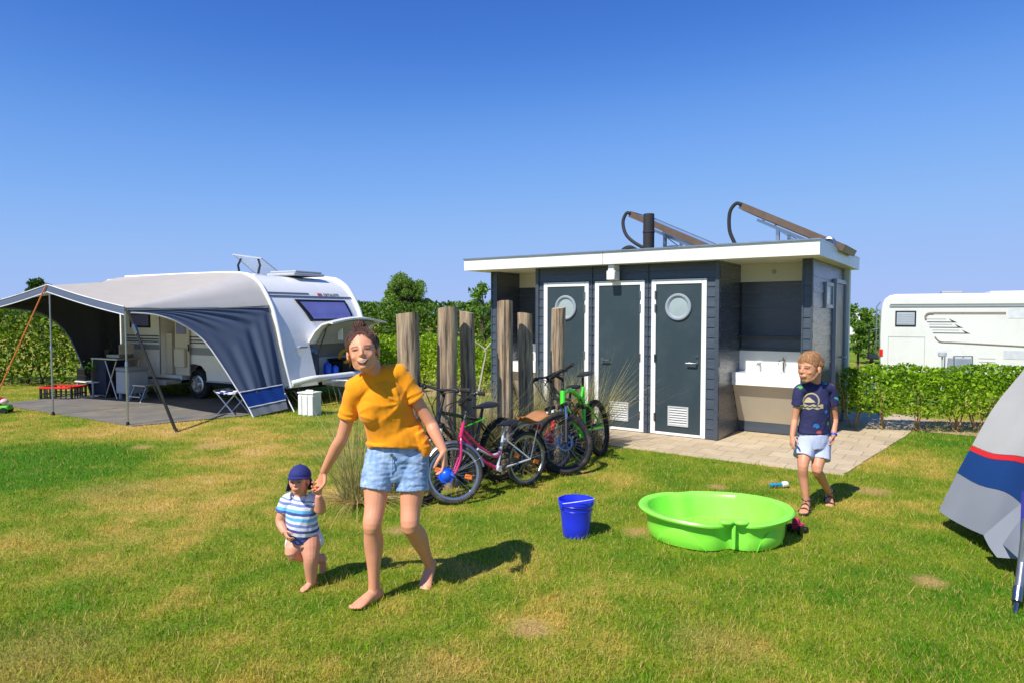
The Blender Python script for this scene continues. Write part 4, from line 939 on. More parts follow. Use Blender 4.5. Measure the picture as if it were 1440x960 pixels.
for k in range(6): mb.tube([(-.12,.55,1.05+k*.26),(-.12,.95,1.05+k*.26)],.015,6)
mb.build('rear_ladder',M['alu'],mh)
mb=MB(); mb.box(-.42,-.02,.1,1.9,.80,.86); 
for y in (.3,1.2): mb.tube([(-.36,y,.86),(-.36,y,1.7),(-.06,y,1.75)],.022,8)
mb.box(-.38,-.3,.3,1.2,1.2,1.26); mb.build('bicycle_rack',M['black_plastic'],mh,smooth=None)
mb=MB(); mb.box(1.95,2.6,.6,1.3,2.83,2.92); mb.build('roof_vent',M['cstripe'],mh,smooth=None,bevel=.02)
mb=MB(); mb.box(3.4,5.4,.5,1.6,2.83,2.90); mb.box(5.6,6.8,.6,1.5,2.83,2.93); mb.build('roof_box',M['cwhite'],mh,smooth=None,bevel=.03)
mb=MB(); mb.box(.5,ML,.1,2.2,.25,.42); mb.build('chassis',M['dark'],mh,smooth=None)
for x in (1.9,6.4):
    mb=MB(); mb.torus((x,.2,.34),.24,.095,(0,1,0),30,10); w=mb.build('wheel',M['rubber'],mh); mb=MB(); mb.lathe([(.19,0),(.16,.02),(.0,.03)],18,(x,.12,.34),(0,-1,0)); mb.build('rim',M['steel'],w)
def at(px,py,Y): return P(px,py,Y)
t=thing('camping_box','grey clear folding crate with white frame in front of the motorhome','box',(at(1347,530,19.3).x,19.3,MHZ))
mb=MB(); mb.bar((-.22,-.2,0),(-.27,-.2,1.02),.03); mb.bar((.30,-.2,0),(.26,-.2,1.02),.03); mb.bar((-.27,-.2,1.02),(.27,-.2,1.02),.03); mb.bar((-.27,.2,0),(-.27,.2,1.0),.03); mb.bar((.27,.2,0),(.27,.2,1.0),.03); mb.build('frame',M['alu'],t,smooth=None)
mb=MB(); mb.prism([(-.27,-.215,.50),(.25,-.215,.50),(.27,-.215,.96),(-.22,-.215,.96)],(0,.36,0)); mb.build('bag',mat('grey translucent bag',(150,156,172),.35,var=.12,scale=3),t,smooth=None,bevel=.02)
o=MB(); o.tube([(0,0,0),(0,0,.98)],.022,8); o.lathe([(.09,.98),(.11,1.0),(.11,1.10),(.06,1.13),(.0,1.13)],14); o=o.build('garden_lamp',M['grey_plastic']); o.location=(at(1325,500,19.6).x,19.6,MHZ); tag(o,'grey garden lamp on a thin post beside the white motorhome','lamp')
# power pedestal left of the motorhome
t=thing('power_post','grey camp power post with two white socket covers behind the hedge','power post',(at(1220,500,16.5).x,16.5,lawn_z(8.8,16.5)-.02))
mb=MB(); mb.box(-.12,.13,-.12,.12,.30,.84); mb.build('cabinet',mat('power grey',(96,104,116),.5),t,smooth=None,bevel=.02)
mb=MB(); mb.box(-.06,.06,-.06,.06,0,.30); mb.build('post',M['steel'],t,smooth=None)
for x in (-.06,.06):
    mb=MB(); mb.box(x-.035,x+.035,-.15,-.121,.56,.72); mb.build('socket_cover',M['white_plastic'],t,smooth=None,bevel=.008)
mb=MB(); mb.box(.131,.18,-.1,.1,.36,.74); mb.build('socket_cover',M['white_plastic'],t,smooth=None,bevel=.008)
# distant caravan with bikes
t=thing('distant_caravan','white caravan far off beyond the hut corner','caravan',(at(1196,490,40).x,40,-.55),R(-20))
mb=MB(); mb.prism([(0.9,0,.4),(.8,0,1.2),(.35,0,2.3),(-.2,0,2.55),(-5,0,2.55),(-5.2,0,1.2),(-5,0,.4)],(0,2.2,0)); b_=mb.build('body',M['cwhite'],t,smooth=30,bevel=.05)
mb=MB(); mb.prism([(.80,.4,1.25),(.80,1.8,1.25),(.47,1.8,2.0),(.47,.4,2.0)],(.03,0,.01)); mb.build('front_window',M['cwin'],t,smooth=None)
mb=MB(); mb.torus((-1.8,.1,.3),.22,.09,(0,1,0),20,8); mb.build('wheel',M['rubber'],t)
mb=MB(); mb.bar((.9,.8,.45),(2.0,1.1,.45),.1); mb.bar((.9,1.4,.45),(2.0,1.1,.45),.1); mb.box(.9,1.5,.7,1.5,.45,.9); mb.build('drawbar',M['grey_plastic'],t,smooth=None)
# ================================================================ BICYCLES
M['spoke']=mat('spoke wire',(196,198,202),.3,.9,var=.05)
M['rimalu']=mat('rim aluminium',(176,178,182),.35,.9,var=.08)
M['rimblk']=mat('black rim',(36,36,40),.4,.2,var=.1)
M['tyreg']=mat('worn tyre',(58,57,55),.9,var=.25,scale=18,dirt=(120,114,100),dscale=8)
M['tyreb']=mat('black tyre',(34,33,32),.88,var=.25,scale=18,dirt=(96,88,74),dscale=8)
M['orange']=mat('orange reflector plate',(244,120,24),.3,coat=.5)
M['saddle']=mat('black saddle vinyl',(36,37,42),.38,var=.1)
M['chainm']=mat('dull chain steel',(92,90,88),.45,.8,var=.2)
def wheel_parts(par,c,Rw,rt,tyre,rim,knobs=False,disc=0.0,reflect=True,nsp=28,q=None,nm='wheel'):
    """tyre with rim, spokes and hub; axle along y, q turns the whole wheel (steering)"""
    T=lambda mb: setattr(mb,'M',q) or mb
    mb=T(MB()); mb.torus(c,Rw-rt,rt,(0,1,0),56,10)
    if knobs:
        for k in range(64):
            a=2*PI*k/64
            for yy in (-.55,.0,.55):
                aa=a+(.049 if yy==0 else 0); rr=Rw-rt+rt*math.cos(yy)*1.03
                p=V(c)+V((rr*math.cos(aa),rt*math.sin(yy)*1.05,rr*math.sin(aa))); mb.obox(p,(.012,.014,.010),Matrix.Rotation(-aa+PI/2,3,'Y'))
    w=mb.build(nm,tyre,par)
    mb=T(MB()); Ri=Rw-2*rt
    mb.lathe([(Ri+.006,-.012),(Ri+.008,.012),(Ri-.012,.010),(Ri-.016,.0),(Ri-.012,-.010),(Ri+.006,-.012)],56,c,(0,1,0),cap=False); mb.build('rim',rim,w)
    mb=T(MB()); c=V(c)
    for k in range(nsp):
        a=2*PI*k/nsp; s=1 if k%2 else -1; b=a+(.5 if (k//2)%2 else -.5)
        mb.tube([c+V((.022*math.cos(b),s*.026,.022*math.sin(b))),c+V(((Ri-.01)*math.cos(a),s*.004,(Ri-.01)*math.sin(a)))],.0013,4,cap=False)
    mb.build('spoke_lacing',M['spoke'],w)
    mb=T(MB()); mb.lathe([(.0,-.05),(.012,-.05),(.022,-.034),(.022,-.03),(.013,-.025),(.013,.025),(.022,.03),(.022,.034),(.012,.05),(0,.05)],14,c,(0,1,0)); mb.build('hub',M['chainm'],w)
    if disc:
        mb=T(MB()); mb.torus(c+V((0,.036,0)),disc,.011,(0,1,0),30,6,.25)
        for k in range(6):
            a=k*PI/3; mb.bar(c+V((.02*math.cos(a),.036,.02*math.sin(a))),c+V((disc*math.cos(a+.35),.036,disc*math.sin(a+.35))),.012,.003,(0,1,0))
        mb.build('brake_disc',M['steel'],w)
    if reflect:
        for a in (.35,.35+PI):
            mb=T(MB()); d=V((math.cos(a),0,math.sin(a))); mb.obox(c+d*(Ri*.62),(Ri*.30,.016,.042),Matrix.Rotation(-a,3,'Y')); mb.build('spoke_reflector',M['orange'],w,smooth=None,bevel=.005)
    return w
def bicycle(name,label,rear,frontp,Rw,rt,lean,steer,col,col2=None,kind='city',tyre=None,rim=None,extra=None,bar_h=None,bar_w=.56,seat_h=None,seat=True,fork=None,fenders=False,rack=False,group='bicycles leaning by the post row'):
    """local frame: rear contact at origin, x towards the front wheel, lean about x (positive = towards local +y)"""
    rear=V((rear[0],rear[1],0));fp=V((frontp[0],frontp[1],0)); d=fp-rear; wb=d.length
    root=thing(name,label,'bicycle',rear,0,group); root.rotation_euler=(R(lean),0,0)
    root.rotation_mode='QUATERNION'; root.rotation_quaternion=Quaternion((0,0,1),math.atan2(d.y,d.x))@Quaternion((1,0,0),R(-lean))
    k=Rw/.33
    fm=mat(label[:20]+' paint',col,.28,.0,var=.05,coat=.6); f2=mat(label[:20]+' second paint',col2 or col,.28,var=.05,coat=.6); fk=fork or fm
    tyre=tyre or M['tyreb']; rim=rim or M['rimalu']
    RH=V((0,0,Rw)); FH=V((wb,0,Rw)); BB=V((wb*.42,0,Rw*(.86 if kind!='mtb' else .95)))
    ax=V((-math.cos(R(70)),0,math.sin(R(70))))     # steering axis
    HB_=FH+ax*(Rw+rt+.05)+V((.015,0,0)); HT=HB_+ax*(.12*k+.02)
    sh=seat_h or (Rw*2.05); st_dir=V((-math.cos(R(73)),0,math.sin(R(73))))
    ST=BB+st_dir*((sh-.14*k-BB.z)/st_dir.z); SP=BB+st_dir*((sh-.03-BB.z)/st_dir.z)
    bh=bar_h or sh+.08
    Q=Matrix.Translation(HB_)@Matrix.Rotation(R(steer),4,ax)@Matrix.Translation(-HB_)
    rb=.017*max(k,.8); 
    mb=MB()
    if kind=='mtb':   # full suspension: chunky hydroformed front triangle
        mb.tube(catmull([HT-ax*.03,HT.lerp(ST,.35)+V((0,0,.0)),ST.lerp(BB,.30)],5),[rb*1.5]*11,10); mb.tube(catmull([HB_+ax*.03,HB_.lerp(BB,.5)-V((0,0,.03)),BB],5),[rb*1.7]*11,10)
        mb.tube([ST,BB],rb*1.15,10); mb.tube([HB_-ax*.01,HT+ax*.01],rb*1.7,12); mb.tube([ST,ST.lerp(BB,.3)+V((.1,0,-.02)),HT.lerp(ST,.55)],rb*.8,8)
        mb.lathe([(.035,-.045),(.035,.045)],14,BB,(0,1,0)); fr=mb.build('frame',fm,root)
        mb=MB()
        for s in (-1,1):
            mb.tube([BB+V((-.03,s*.05,.05)),RH+V((0,s*.065,0))],.014,8); mb.tube([ST.lerp(BB,.35)+V((0,s*.04,0)),RH+V((.02,s*.065,.02))],.012,8)
        mb.build('swing_arm',f2,fr)
        mb=MB(); a=ST.lerp(BB,.45); b=HT.lerp(ST,.55); mb.tube([a,a.lerp(b,.5)],.022,10); mb.tube([a.lerp(b,.4),b],.014,8); mb.build('shock',M['black_plastic'],fr)
    elif kind=='girl':  # low step-through
        mb.tube(catmull([HT-ax*.05,HT.lerp(BB,.45)-V((0,0,.02)),BB.lerp(HT,.12)+V((-.02,0,.06)),ST.lerp(BB,.45)],5),rb,10)
        mb.tube(catmull([HB_+ax*.02,HB_.lerp(BB,.55)-V((0,0,.045)),BB],5),rb*1.2,10); mb.tube([HB_-ax*.01,HT+ax*.01],rb*1.25,12); fr=mb.build('frame',fm,root)
        mb=MB(); mb.tube([ST,BB],rb,10)
        for s in (-1,1):
            mb.tube([BB+V((-.02,s*.03,0)),RH+V((0,s*.055,0))],rb*.62,8); mb.tube([ST+V((0,s*.02,-.03)),RH+V((0,s*.055,0))],rb*.55,8)
        mb.lathe([(.028,-.04),(.028,.04)],14,BB,(0,1,0)); mb.tube(catmull([ST.lerp(BB,.5),BB.lerp(HT,.18)+V((0,0,.05)),HB_.lerp(BB,.45)+V((0,0,.02))],5),rb*.9,8); mb.build('rear_frame',f2,fr)
    else:
        mb.tube([HT-ax*.03,ST],rb,10); mb.tube([HB_+ax*.02,BB],rb*1.2,10); mb.tube([ST,BB],rb,10); mb.tube([HB_-ax*.01,HT+ax*.01],rb*1.25,12)
        mb.lathe([(.028,-.04),(.028,.04)],14,BB,(0,1,0)); fr=mb.build('frame',fm,root)
        mb=MB()
        for s in (-1,1):
            mb.tube([BB+V((-.02,s*.03,0)),RH+V((0,s*.055,0))],rb*.62,8); mb.tube([ST+V((0,s*.02,-.03)),RH+V((0,s*.055,0))],rb*.55,8)
        mb.build('rear_stay',f2,fr)
    # fork (steered)
    fw=.05 if kind!='mtb' else .062
    mb=MB(Q); 
    if kind in('mtb','hard'):
        for s in (-1,1): mb.tube([FH+V((0,s*fw,0))-ax*.01,FH+V((0,s*fw,0))+ax*(Rw*.72)],.021,10)
        mb.bar(FH+V((-.03,-fw,0))+ax*(Rw*.74),FH+V((-.03,fw,0))+ax*(Rw*.74),.03,.02); fo=mb.build('fork',fk,root)
        mb=MB(Q)
        for s in (-1,1): mb.tube([FH+V((0,s*fw,0))+ax*(Rw*.70),HB_+V((0,s*fw,0))-ax*.005],.0155,10)
        mb.build('stanchion',M['chrome'] if kind=='mtb' else M['white_plastic'],fo)
        mb=MB(Q); mb.bar(HB_-ax*.01+V((0,-fw-.02,0)),HB_-ax*.01+V((0,fw+.02,0)),.055,.04); mb.build('fork_crown',M['black_plastic'],fo,smooth=None,bevel=.008)
    else:
        for s in (-1,1): mb.tube(catmull([FH+V((0,s*fw,0)),FH+V((-.02,s*fw,0))+ax*(Rw*.5),HB_+V((0,s*fw*.9,0))-ax*.03,HB_-ax*.008],4),rb*.78,8)
        fo=mb.build('fork',fk,root)
    # stem and bar
    stem=HT+ax*max(.03,(bh-HT.z)*.75); bc=V((stem.x+.06*k,0,bh))
    mb=MB(Q); mb.tube([HT,stem],.014,8); mb.tube([stem,bc],.016,8)
    if kind in('mtb','hard'):
        bp=catmull([bc+V((-.05,-bar_w/2,.02)),bc+V((-.01,-bar_w*.25,.015)),bc,bc+V((-.01,bar_w*.25,.015)),bc+V((-.05,bar_w/2,.02))],5)
    else:
        bp=catmull([bc+V((-.16,-bar_w/2,.05)),bc+V((-.06,-bar_w*.42,.06)),bc+V((0,-bar_w*.12,0)),bc+V((0,bar_w*.12,0)),bc+V((-.06,bar_w*.42,.06)),bc+V((-.16,bar_w/2,.05))],5)
    mb.tube(bp,.0125,8); hb=mb.build('handlebar',M['black_plastic'] if kind!='girl' else M['chainm'],root)
    for sgn in (0,-1):
        a,b=(bp[0],bp[3]) if sgn==0 else (bp[-1],bp[-4])
        mb=MB(Q); mb.tube([a+(a-b)*.06,b],.019,10); mb.build('grip',M['rubber'],hb)
        mb=MB(Q); c_=b+(b-a)*.3; mb.tube([c_,c_+V((.05,0,-.03)),a.lerp(c_,.2)+V((.06,0,-.045))],.0065,6); mb.sphere(c_+V((.01,0,-.01)),.02,8,6); mb.build('brake_lever',M['black_plastic'],hb)
    mb=MB(Q); mb.tube(catmull([bp[3]+V((.03,0,-.01)),bc+V((.14,-.05,-.02)),HB_+V((.06,.02,.08)),HB_+V((.03,.03,-.12)),FH+V((-.02,.05,.12))],5),.0045,5)
    mb.build('brake_cable',M['rubber'],hb)
    mb=MB(Q); mb.tube(catmull([bp[-4]+V((.03,0,-.01)),bc+V((.12,.07,-.03)),HT+V((.07,-.03,-.02)),HB_.lerp(BB,.3)+V((0,.03,.03))],5),.0045,5); mb.build('brake_cable',M['rubber'],hb)
    # saddle
    if seat:
        mb=MB(); mb.tube([ST-st_dir*.05,SP],.013,10); sp=mb.build('seat_post',M['black_plastic'] if kind!='girl' else M['rimalu'],root)
        mb=MB(); rows=[]
        for i in range(13):
            t=i/12; x=-.13*k+.27*k*t; w=(.075*(1-t)**1.2+.018)*k**.5; w=w if i>0 else w*.6; hh=.028*math.sin(PI*min(1,t*1.1+.1))
            rows.append([SP+V((x-.02,w*math.cos(PI*j/8),hh*math.sin(PI*j/8)+.012-.02*t*(1-t)+(.012 if t<.15 else 0))) for j in range(9)])
        mb.sheet(rows,.02); mb.build('saddle',M['saddle'],sp,smooth=60)
    # drivetrain
    mb=MB(); cr=.078*k; mb.torus(BB+V((0,-.055,0)),cr,.006,(0,1,0),32,6)
    for i in range(5): a=i*2*PI/5; mb.bar(BB+V((0,-.055,0)),BB+V((cr*math.cos(a),-.055,cr*math.sin(a))),.012,.004,(0,1,0))
    ch=mb.build('chainring',M['chainm'],root)
    for s,a in ((-1,-.6),(1,-.6+PI)):
        mb=MB(); e=BB+V((.165*k*math.cos(a),s*.075,.165*k*math.sin(a))); mb.bar(BB+V((0,s*.065,0)),e,.022,.012,(0,1,0)); cm=mb.build('crank_arm',M['chainm'],ch,smooth=None)
        mb=MB(); mb.obox(e+V((0,s*.05,0)),(.085,.085,.022)); mb.build('pedal',M['black_plastic'],ch,smooth=None,bevel=.005)
    mb=MB(); c2=.045*k; up=[BB+V((0,-.055,cr)),RH+V((0,-.055,c2))]; dn=[BB+V((0,-.055,-cr)),RH+V((0,-.055,-c2))]
    mb.bar(up[0],up[1],.004,.010); mb.bar(dn[0],dn[1],.004,.010); mb.torus(RH+V((0,-.05,0)),c2,.012,(0,1,0),20,6)
    mb.build('chain',M['chainm'],ch,smooth=None)
    mb=MB(); mb.bar(RH+V((.01,-.065,-.03)),RH+V((.03,-.065,-.14)),.022,.014,(0,1,0)); mb.torus(RH+V((.03,-.06,-.14)),.02,.006,(0,1,0),14,6); mb.build('derailleur',M['black_plastic'],ch)
    disc=.082*k if kind in('mtb','hard') else 0
    refl=kind in('girl','city')
    wheel_parts(root,RH,Rw,rt,tyre,rim,kind in('mtb','hard'),disc,refl,28,None,'rear_wheel'); wheel_parts(root,FH,Rw,rt,tyre,rim,kind in('mtb','hard'),disc,refl,28,Q,'front_wheel')
    if fenders:
        for c_,q,nm,a0,a1 in ((RH,None,'rear_mudguard',R(15),R(190)),(FH,Q,'front_mudguard',R(35),R(175))):
            mb=MB(q); rows=[]; rr=Rw+.022
            for i in range(25):
                a=a0+(a1-a0)*i/24; dd=V((math.cos(a),0,math.sin(a))); rows.append([c_+dd*(rr-.006*(j*j))+V((0,.011*j,0)) for j in (-2,-1,0,1,2)])
            mb.sheet(rows,.003); o=mb.build(nm,M['rimalu'] if nm[0]=='f' else M['tyreb'],root,smooth=70)
            mb=MB(q); 
            for s in (-1,1): mb.tube([c_+V((0,s*.045,0)),c_+V((math.cos(a1-.3)*rr,s*.02,math.sin(a1-.3)*rr))],.0025,5)
            mb.build('mudguard_stay',M['spoke'],o)
    if rack:
        mb=MB(); z=2*Rw+.07; 
        for s in (-1,1):
            mb.tube([V((.16*k,s*.05,z)),V((-.22*k,s*.06,z))],.006,6); mb.tube([V((-.16*k,s*.06,z)),RH+V((0,s*.06,0))],.0055,6); mb.tube([V((.16*k,s*.05,z)),ST.lerp(BB,.2)+V((0,s*.02,0))],.005,6)
        for x in (.12,.0,-.12,-.21): mb.tube([V((x*k,-.056,z)),V((x*k,.056,z))],.005,6)
        rk=mb.build('luggage_rack',M['rimalu'],root)
        mb=MB(); mb.obox((-.23*k,0,z-.05),(.02,.07,.045)); mb.build('rear_reflector',mat('red reflector',(200,20,24),.3,coat=.5),rk,smooth=None,bevel=.005)
    return root
def ext(a,b,wb): a=V((a[0],a[1]));b=V((b[0],b[1])); d=(b-a).normalized(); return (a.x,a.y),(a.x+d.x*wb,a.y+d.y*wb)
r_,f_=ext((.15,6.36),(-.50,5.76),.885)
b1=bicycle('kids_bicycle',"child's pink and silver step-through bicycle with orange spoke reflectors, nearest the woman",r_,f_,.262,.021,-4,-26,(224,30,104),(198,202,208),'girl',M['tyreg'],M['rimalu'],bar_h=.86,bar_w=.50,seat_h=.63,fork=mat('pink fork',(206,30,110),.3,coat=.5),fenders=True,rack=True)
r_,f_=ext((-.10,6.52),(-.74,5.76),.98)
b2=bicycle('mountain_bicycle','black bicycle with thin green lines standing behind the pink child bicycle',r_,f_,.315,.026,-1,10,(26,28,30),(30,32,34),'hard',M['tyreb'],M['rimblk'],bar_h=.98,bar_w=.56,seat_h=.78,fork=M['steel'])
r_,f_=ext((.86,7.86),(.40,6.95),.98)
b3=bicycle('mountain_bicycle','dark mountain bike with white and red fork behind the green one',r_,f_,.30,.027,-6,-30,(44,40,42),(190,36,40),'hard',M['tyreb'],M['rimblk'],bar_h=.98,bar_w=.60,seat_h=.80,fork=mat('red fork leg',(214,36,30),.3,coat=.5))
r_,f_=ext((1.05,7.74),(.55,6.78),1.03)
b4=bicycle('mountain_bicycle','bright green full suspension mountain bike at the right end of the bicycle row',r_,f_,.325,.030,-9,-42,(64,214,24),(60,200,24),'mtb',M['tyreb'],M['rimblk'],bar_h=1.02,bar_w=.68,seat_h=.97,fork=M['black_plastic'])
# green accent line on the black bike (a decal that belongs to its frame)
fr=[c for c in b2.children if c.name.startswith('frame')][0]
mb=MB(); mb.tube([V((.24,.022,.66)),V((.62,.022,.60))],.006,6); mb.tube([V((.44,.024,.36)),V((.66,.024,.58))],.006,6); mb.build('green_decal',mat('green decal',(70,200,40),.4),fr)
# leather cloth on the rack of the pink bike, stump behind
mb=MB(); rng=random.Random(4); rows=[[(x,y,.03*math.sin(x*23+y*14)+.02*math.sin(y*41+x*9)-.10*max(0,abs(y)-.07)) for y in np.linspace(-.10,.10,11)] for x in np.linspace(-.17,.12,13)]; mb.sheet(rows,.006)
o=mb.build('leather_bag',mat('worn brown leather',(158,106,62),.7,var=.3,scale=9,bump=.4,bscale=30),smooth=80); o.location=(.22,6.45,.655); o.rotation_euler=(.1,-.1,R(20)); tag(o,'crumpled brown leather bag lying on the rack of the pink bicycle','bag')
# ================================================================ ROW OF POSTS
m,nt,b=newmat('weathered oak'); L=nt.links.new
tc=N(nt,'ShaderNodeTexCoord'); mp=N(nt,'ShaderNodeMapping'); mp.inputs['Scale'].default_value=(1,1,.07); L(tc.outputs['Object'],mp.inputs['Vector'])
n1=N(nt,'ShaderNodeTexNoise',i_Scale=34.0,i_Detail=7.0,i_Roughness=.68); L(mp.outputs[0],n1.inputs['Vector'])
mp2=N(nt,'ShaderNodeMapping'); mp2.inputs['Scale'].default_value=(1,1,.4); L(tc.outputs['Object'],mp2.inputs['Vector'])
n2=N(nt,'ShaderNodeTexNoise',i_Scale=5.0,i_Detail=5.0,i_Roughness=.6); L(mp2.outputs[0],n2.inputs['Vector'])
cr=N(nt,'ShaderNodeValToRGB'); L(n1.outputs['Fac'],cr.inputs[0]); e=cr.color_ramp.elements; e[0].position=.33; e[0].color=lin((62,52,46)); e[1].position=.66; e[1].color=lin((212,196,174)); a=e.new(.45); a.color=lin((156,138,118))
cr2=N(nt,'ShaderNodeValToRGB'); L(n2.outputs['Fac'],cr2.inputs[0]); cr2.color_ramp.elements[0].position=.35; cr2.color_ramp.elements[0].color=lin((206,204,204)); cr2.color_ramp.elements[1].position=.65; cr2.color_ramp.elements[1].color=lin((250,236,214))
mx=N(nt,'ShaderNodeMix',data_type='RGBA',blend_type='MULTIPLY'); mx.inputs[0].default_value=1.0; L(cr.outputs[0],mx.inputs[6]); L(cr2.outputs[0],mx.inputs[7]); L(mx.outputs[2],b.inputs['Base Color']); b.inputs['Roughness'].default_value=.9
bp=N(nt,'ShaderNodeBump',i_Strength=.9,i_Distance=.012); L(n1.outputs['Fac'],bp.inputs['Height']); L(bp.outputs[0],b.inputs['Normal']); M['oak']=m
M['endgrain']=mat('grey end grain',(178,160,138),.9,var=.25,scale=30,bump=.5,bscale=60)
PL_=['thick split grey post nearest the woman, first of the post row','second post of the row, with rounded shadow on its lower half','third post of the row, thin and mostly in shadow','tallest wooden post, fourth in the row beside the hut corner','short post between the tallest post and the hut door','last thin post of the row, in front of the left hut door']
for i,(px,Y,dia,zt_) in enumerate([(578,6.05,.202,P(578,441,6.05).z),(625,6.3,.188,P(625,433,6.3).z),(661,6.55,.154,P(661,439,6.55).z),(710.5,6.85,.166,P(710,424,6.85).z),(741.5,7.15,.158,P(741,441,7.15).z),(781,7.45,.155,P(781,433,7.45).z)]):
    rr=random.Random(i+3); r=dia/2; mb=MB(); rows=[]; nseg=30; K=22; ph=[rr.uniform(0,6) for _ in range(6)]; lx,ly=rr.uniform(-.02,.02),rr.uniform(-.02,.02)
    cut=[rr.uniform(0,2*PI) for _ in range(3)]
    for j in range(nseg+1):
        z=-.1+(zt_+.1)*j/nseg; row=[]
        for k in range(K):
            a=2*PI*k/K; rad=r*(1.03-.05*j/nseg+.028*math.sin(2*a+ph[0])+.018*math.sin(3*a+ph[1]+z*.8)+.012*noise.noise(V((math.cos(a)*2,math.sin(a)*2,z*1.7+i*9))))
            for q in cut:
                da=abs((a-q+PI)%(2*PI)-PI)
                if da<.20: rad-=.020*(1-da/.20)
            row.append((lx*z+rad*math.cos(a),ly*z+rad*math.sin(a),z+(.012*math.sin(a+ph[2]) if j==nseg else 0)))
        rows.append(row)
    v=[p for r_ in rows for p in r_]; f=[(j*K+k,j*K+(k+1)%K,(j+1)*K+(k+1)%K,(j+1)*K+k) for j in range(nseg) for k in range(K)]
    mb.add(v,f,0); top=[rows[-1][k] for k in range(K)]; cx_=sum(p[0] for p in top)/K; cy_=sum(p[1] for p in top)/K
    mb.add([(p[0]*1.0,p[1],p[2]) for p in top]+[(cx_,cy_,zt_+.006)],[(k,(k+1)%K,K) for k in range(K)],1)
    o=mb.build('wooden_post',[M['oak'],M['endgrain']],smooth=50); p=P(px,480,Y); o.location=(p.x,Y,0); tag(o,PL_[i],'post','weathered posts in a row')
# ================================================================ BUCKET, SANDPIT SHELL, SMALL THINGS
t=thing('bucket','plain blue plastic bucket with wire handle on the lawn','bucket',G(810,752),R(30))
blue=mat('blue bucket plastic',(34,52,222),.32,var=.03,coat=.3)
mb=MB(); mb.lathe([(.095,.0),(.098,.004),(.108,.10),(.123,.243),(.127,.25),(.134,.252),(.135,.275),(.129,.276),(.127,.262),(.120,.245),(.105,.10),(.095,.012),(.0,.010)],44); mb.build('pail',blue,t,smooth=50)
mb=MB(); mb.torus((0,0,.243),.1285,.004,(0,0,1),44,6); mb.torus((0,0,.205),.1205,.0025,(0,0,1),44,6); mb.build('rib',blue,t)
hw=[V((.136*math.cos(a),-.11*math.sin(a)*.55,.25+.0*math.sin(a)-.02*math.sin(a))) for a in np.linspace(0,PI,17)]
mb=MB(); mb.tube([V((.134*math.cos(a),-.150*math.sin(a),.258+.045*math.sin(a))) for a in np.linspace(0,PI,19)],.0028,6); mb.build('wire_handle',M['white_plastic'],t)
for s in (-1,1):
    mb=MB(); mb.obox((s*.134,0,.25),(.014,.035,.045)); mb.build('handle_lug',blue,t,smooth=None,bevel=.004)
# sandpit shell (scallop basin, two lobes with a waist)
lime=mat('lime green plastic',(142,242,72),.34,var=.05,scale=3,coat=.2,dirt=(150,226,96),dscale=3.5,sss=0.0)
gA=G(898,728);
t=thing('sandpit_shell','lime green shell-shaped plastic sandpit standing on the lawn','sandpit',(1.515,4.93,0),R(-4))
def shell_r(a):  # plan radius
    return None
def outline(n,sx,sy,notch):
    pts=[]
    for i in range(n):
        a=2*PI*i/n; x=sx*math.cos(a); y=sy*math.sin(a)
        # waist: dent towards the camera and a shallower one at the back
        dent=notch*math.exp(-((a-1.52*PI+(2*PI if a<PI*.5 else 0))/.17)**2); back=notch*.5*math.exp(-((a-.62*PI)/.15)**2)
        s=1-dent-back; x*= (1-.04*math.sin(a)); pts.append((x*(1 if dent<.01 else 1),y*s))
    return pts
n=120; SX,SY=.552,.450
prof=[(.80,.0,1.0),(.865,.012,1.0),(.892,.05,1.05),(.899,.10,1.1),(.902,.14,1.15),(.955,.215,1.2),(1.0,.222,1.0),(1.012,.214,1.0),(1.02,.228,1.0),(1.0,.242,1.0),(.93,.240,1.0),(.895,.226,1.0),(.88,.19,1.0),(.84,.10,1.0),(.80,.035,1.0),(.72,.02,1.0)]
mb=MB(); rows=[]
for (s,z,nf) in prof:
    z*=.92; o_=outline(n,SX*s,SY*s,.17*nf)
    rows.append([(x,y,z+.010*math.cos(2*math.atan2(y,x))*(1 if z>.15 else 0)) for x,y in o_])
v=[p for r_ in rows for p in r_]; m_=len(rows); f=[(i*n+k,i*n+(k+1)%n,(i+1)*n+(k+1)%n,(i+1)*n+k) for i in range(m_-1) for k in range(n)]
f.append(tuple(range(n-1,-1,-1))); f.append(tuple((m_-1)*n+k for k in range(n)))
mb.add(v,f); mb.build('basin',lime,t,smooth=40)
for (ac,da) in ((1.28*PI,.40),(1.73*PI,.30)):
    mb=MB(); rows=[]
    for i in range(15):
        u=i/14; a=ac+(u-.5)*2*da; w=math.sin(PI*u)**.6
        r1=[];
        for j in range(7):
            q=j/6; s=.888+.03*q; z=.012+.135*q*w; x=SX*s*math.cos(a); y=SY*s*math.sin(a); bul=1+(.03*math.sin(PI*q)+.012)*w; r1.append((x*bul,y*bul,z))
        rows.append(r1)
    mb.sheet(rows,.004)
    mb.build('side_bulge',lime,t,smooth=60)
mb=MB(); 
for dx in (-.055,.05): mb.sphere((.045+dx,-.395,.222),(.055,.035,.022),12,8)
mb.box(.03,.055,-.40,-.375,.03,.20); mb.build('rim_lip',lime,t,bevel=.006)
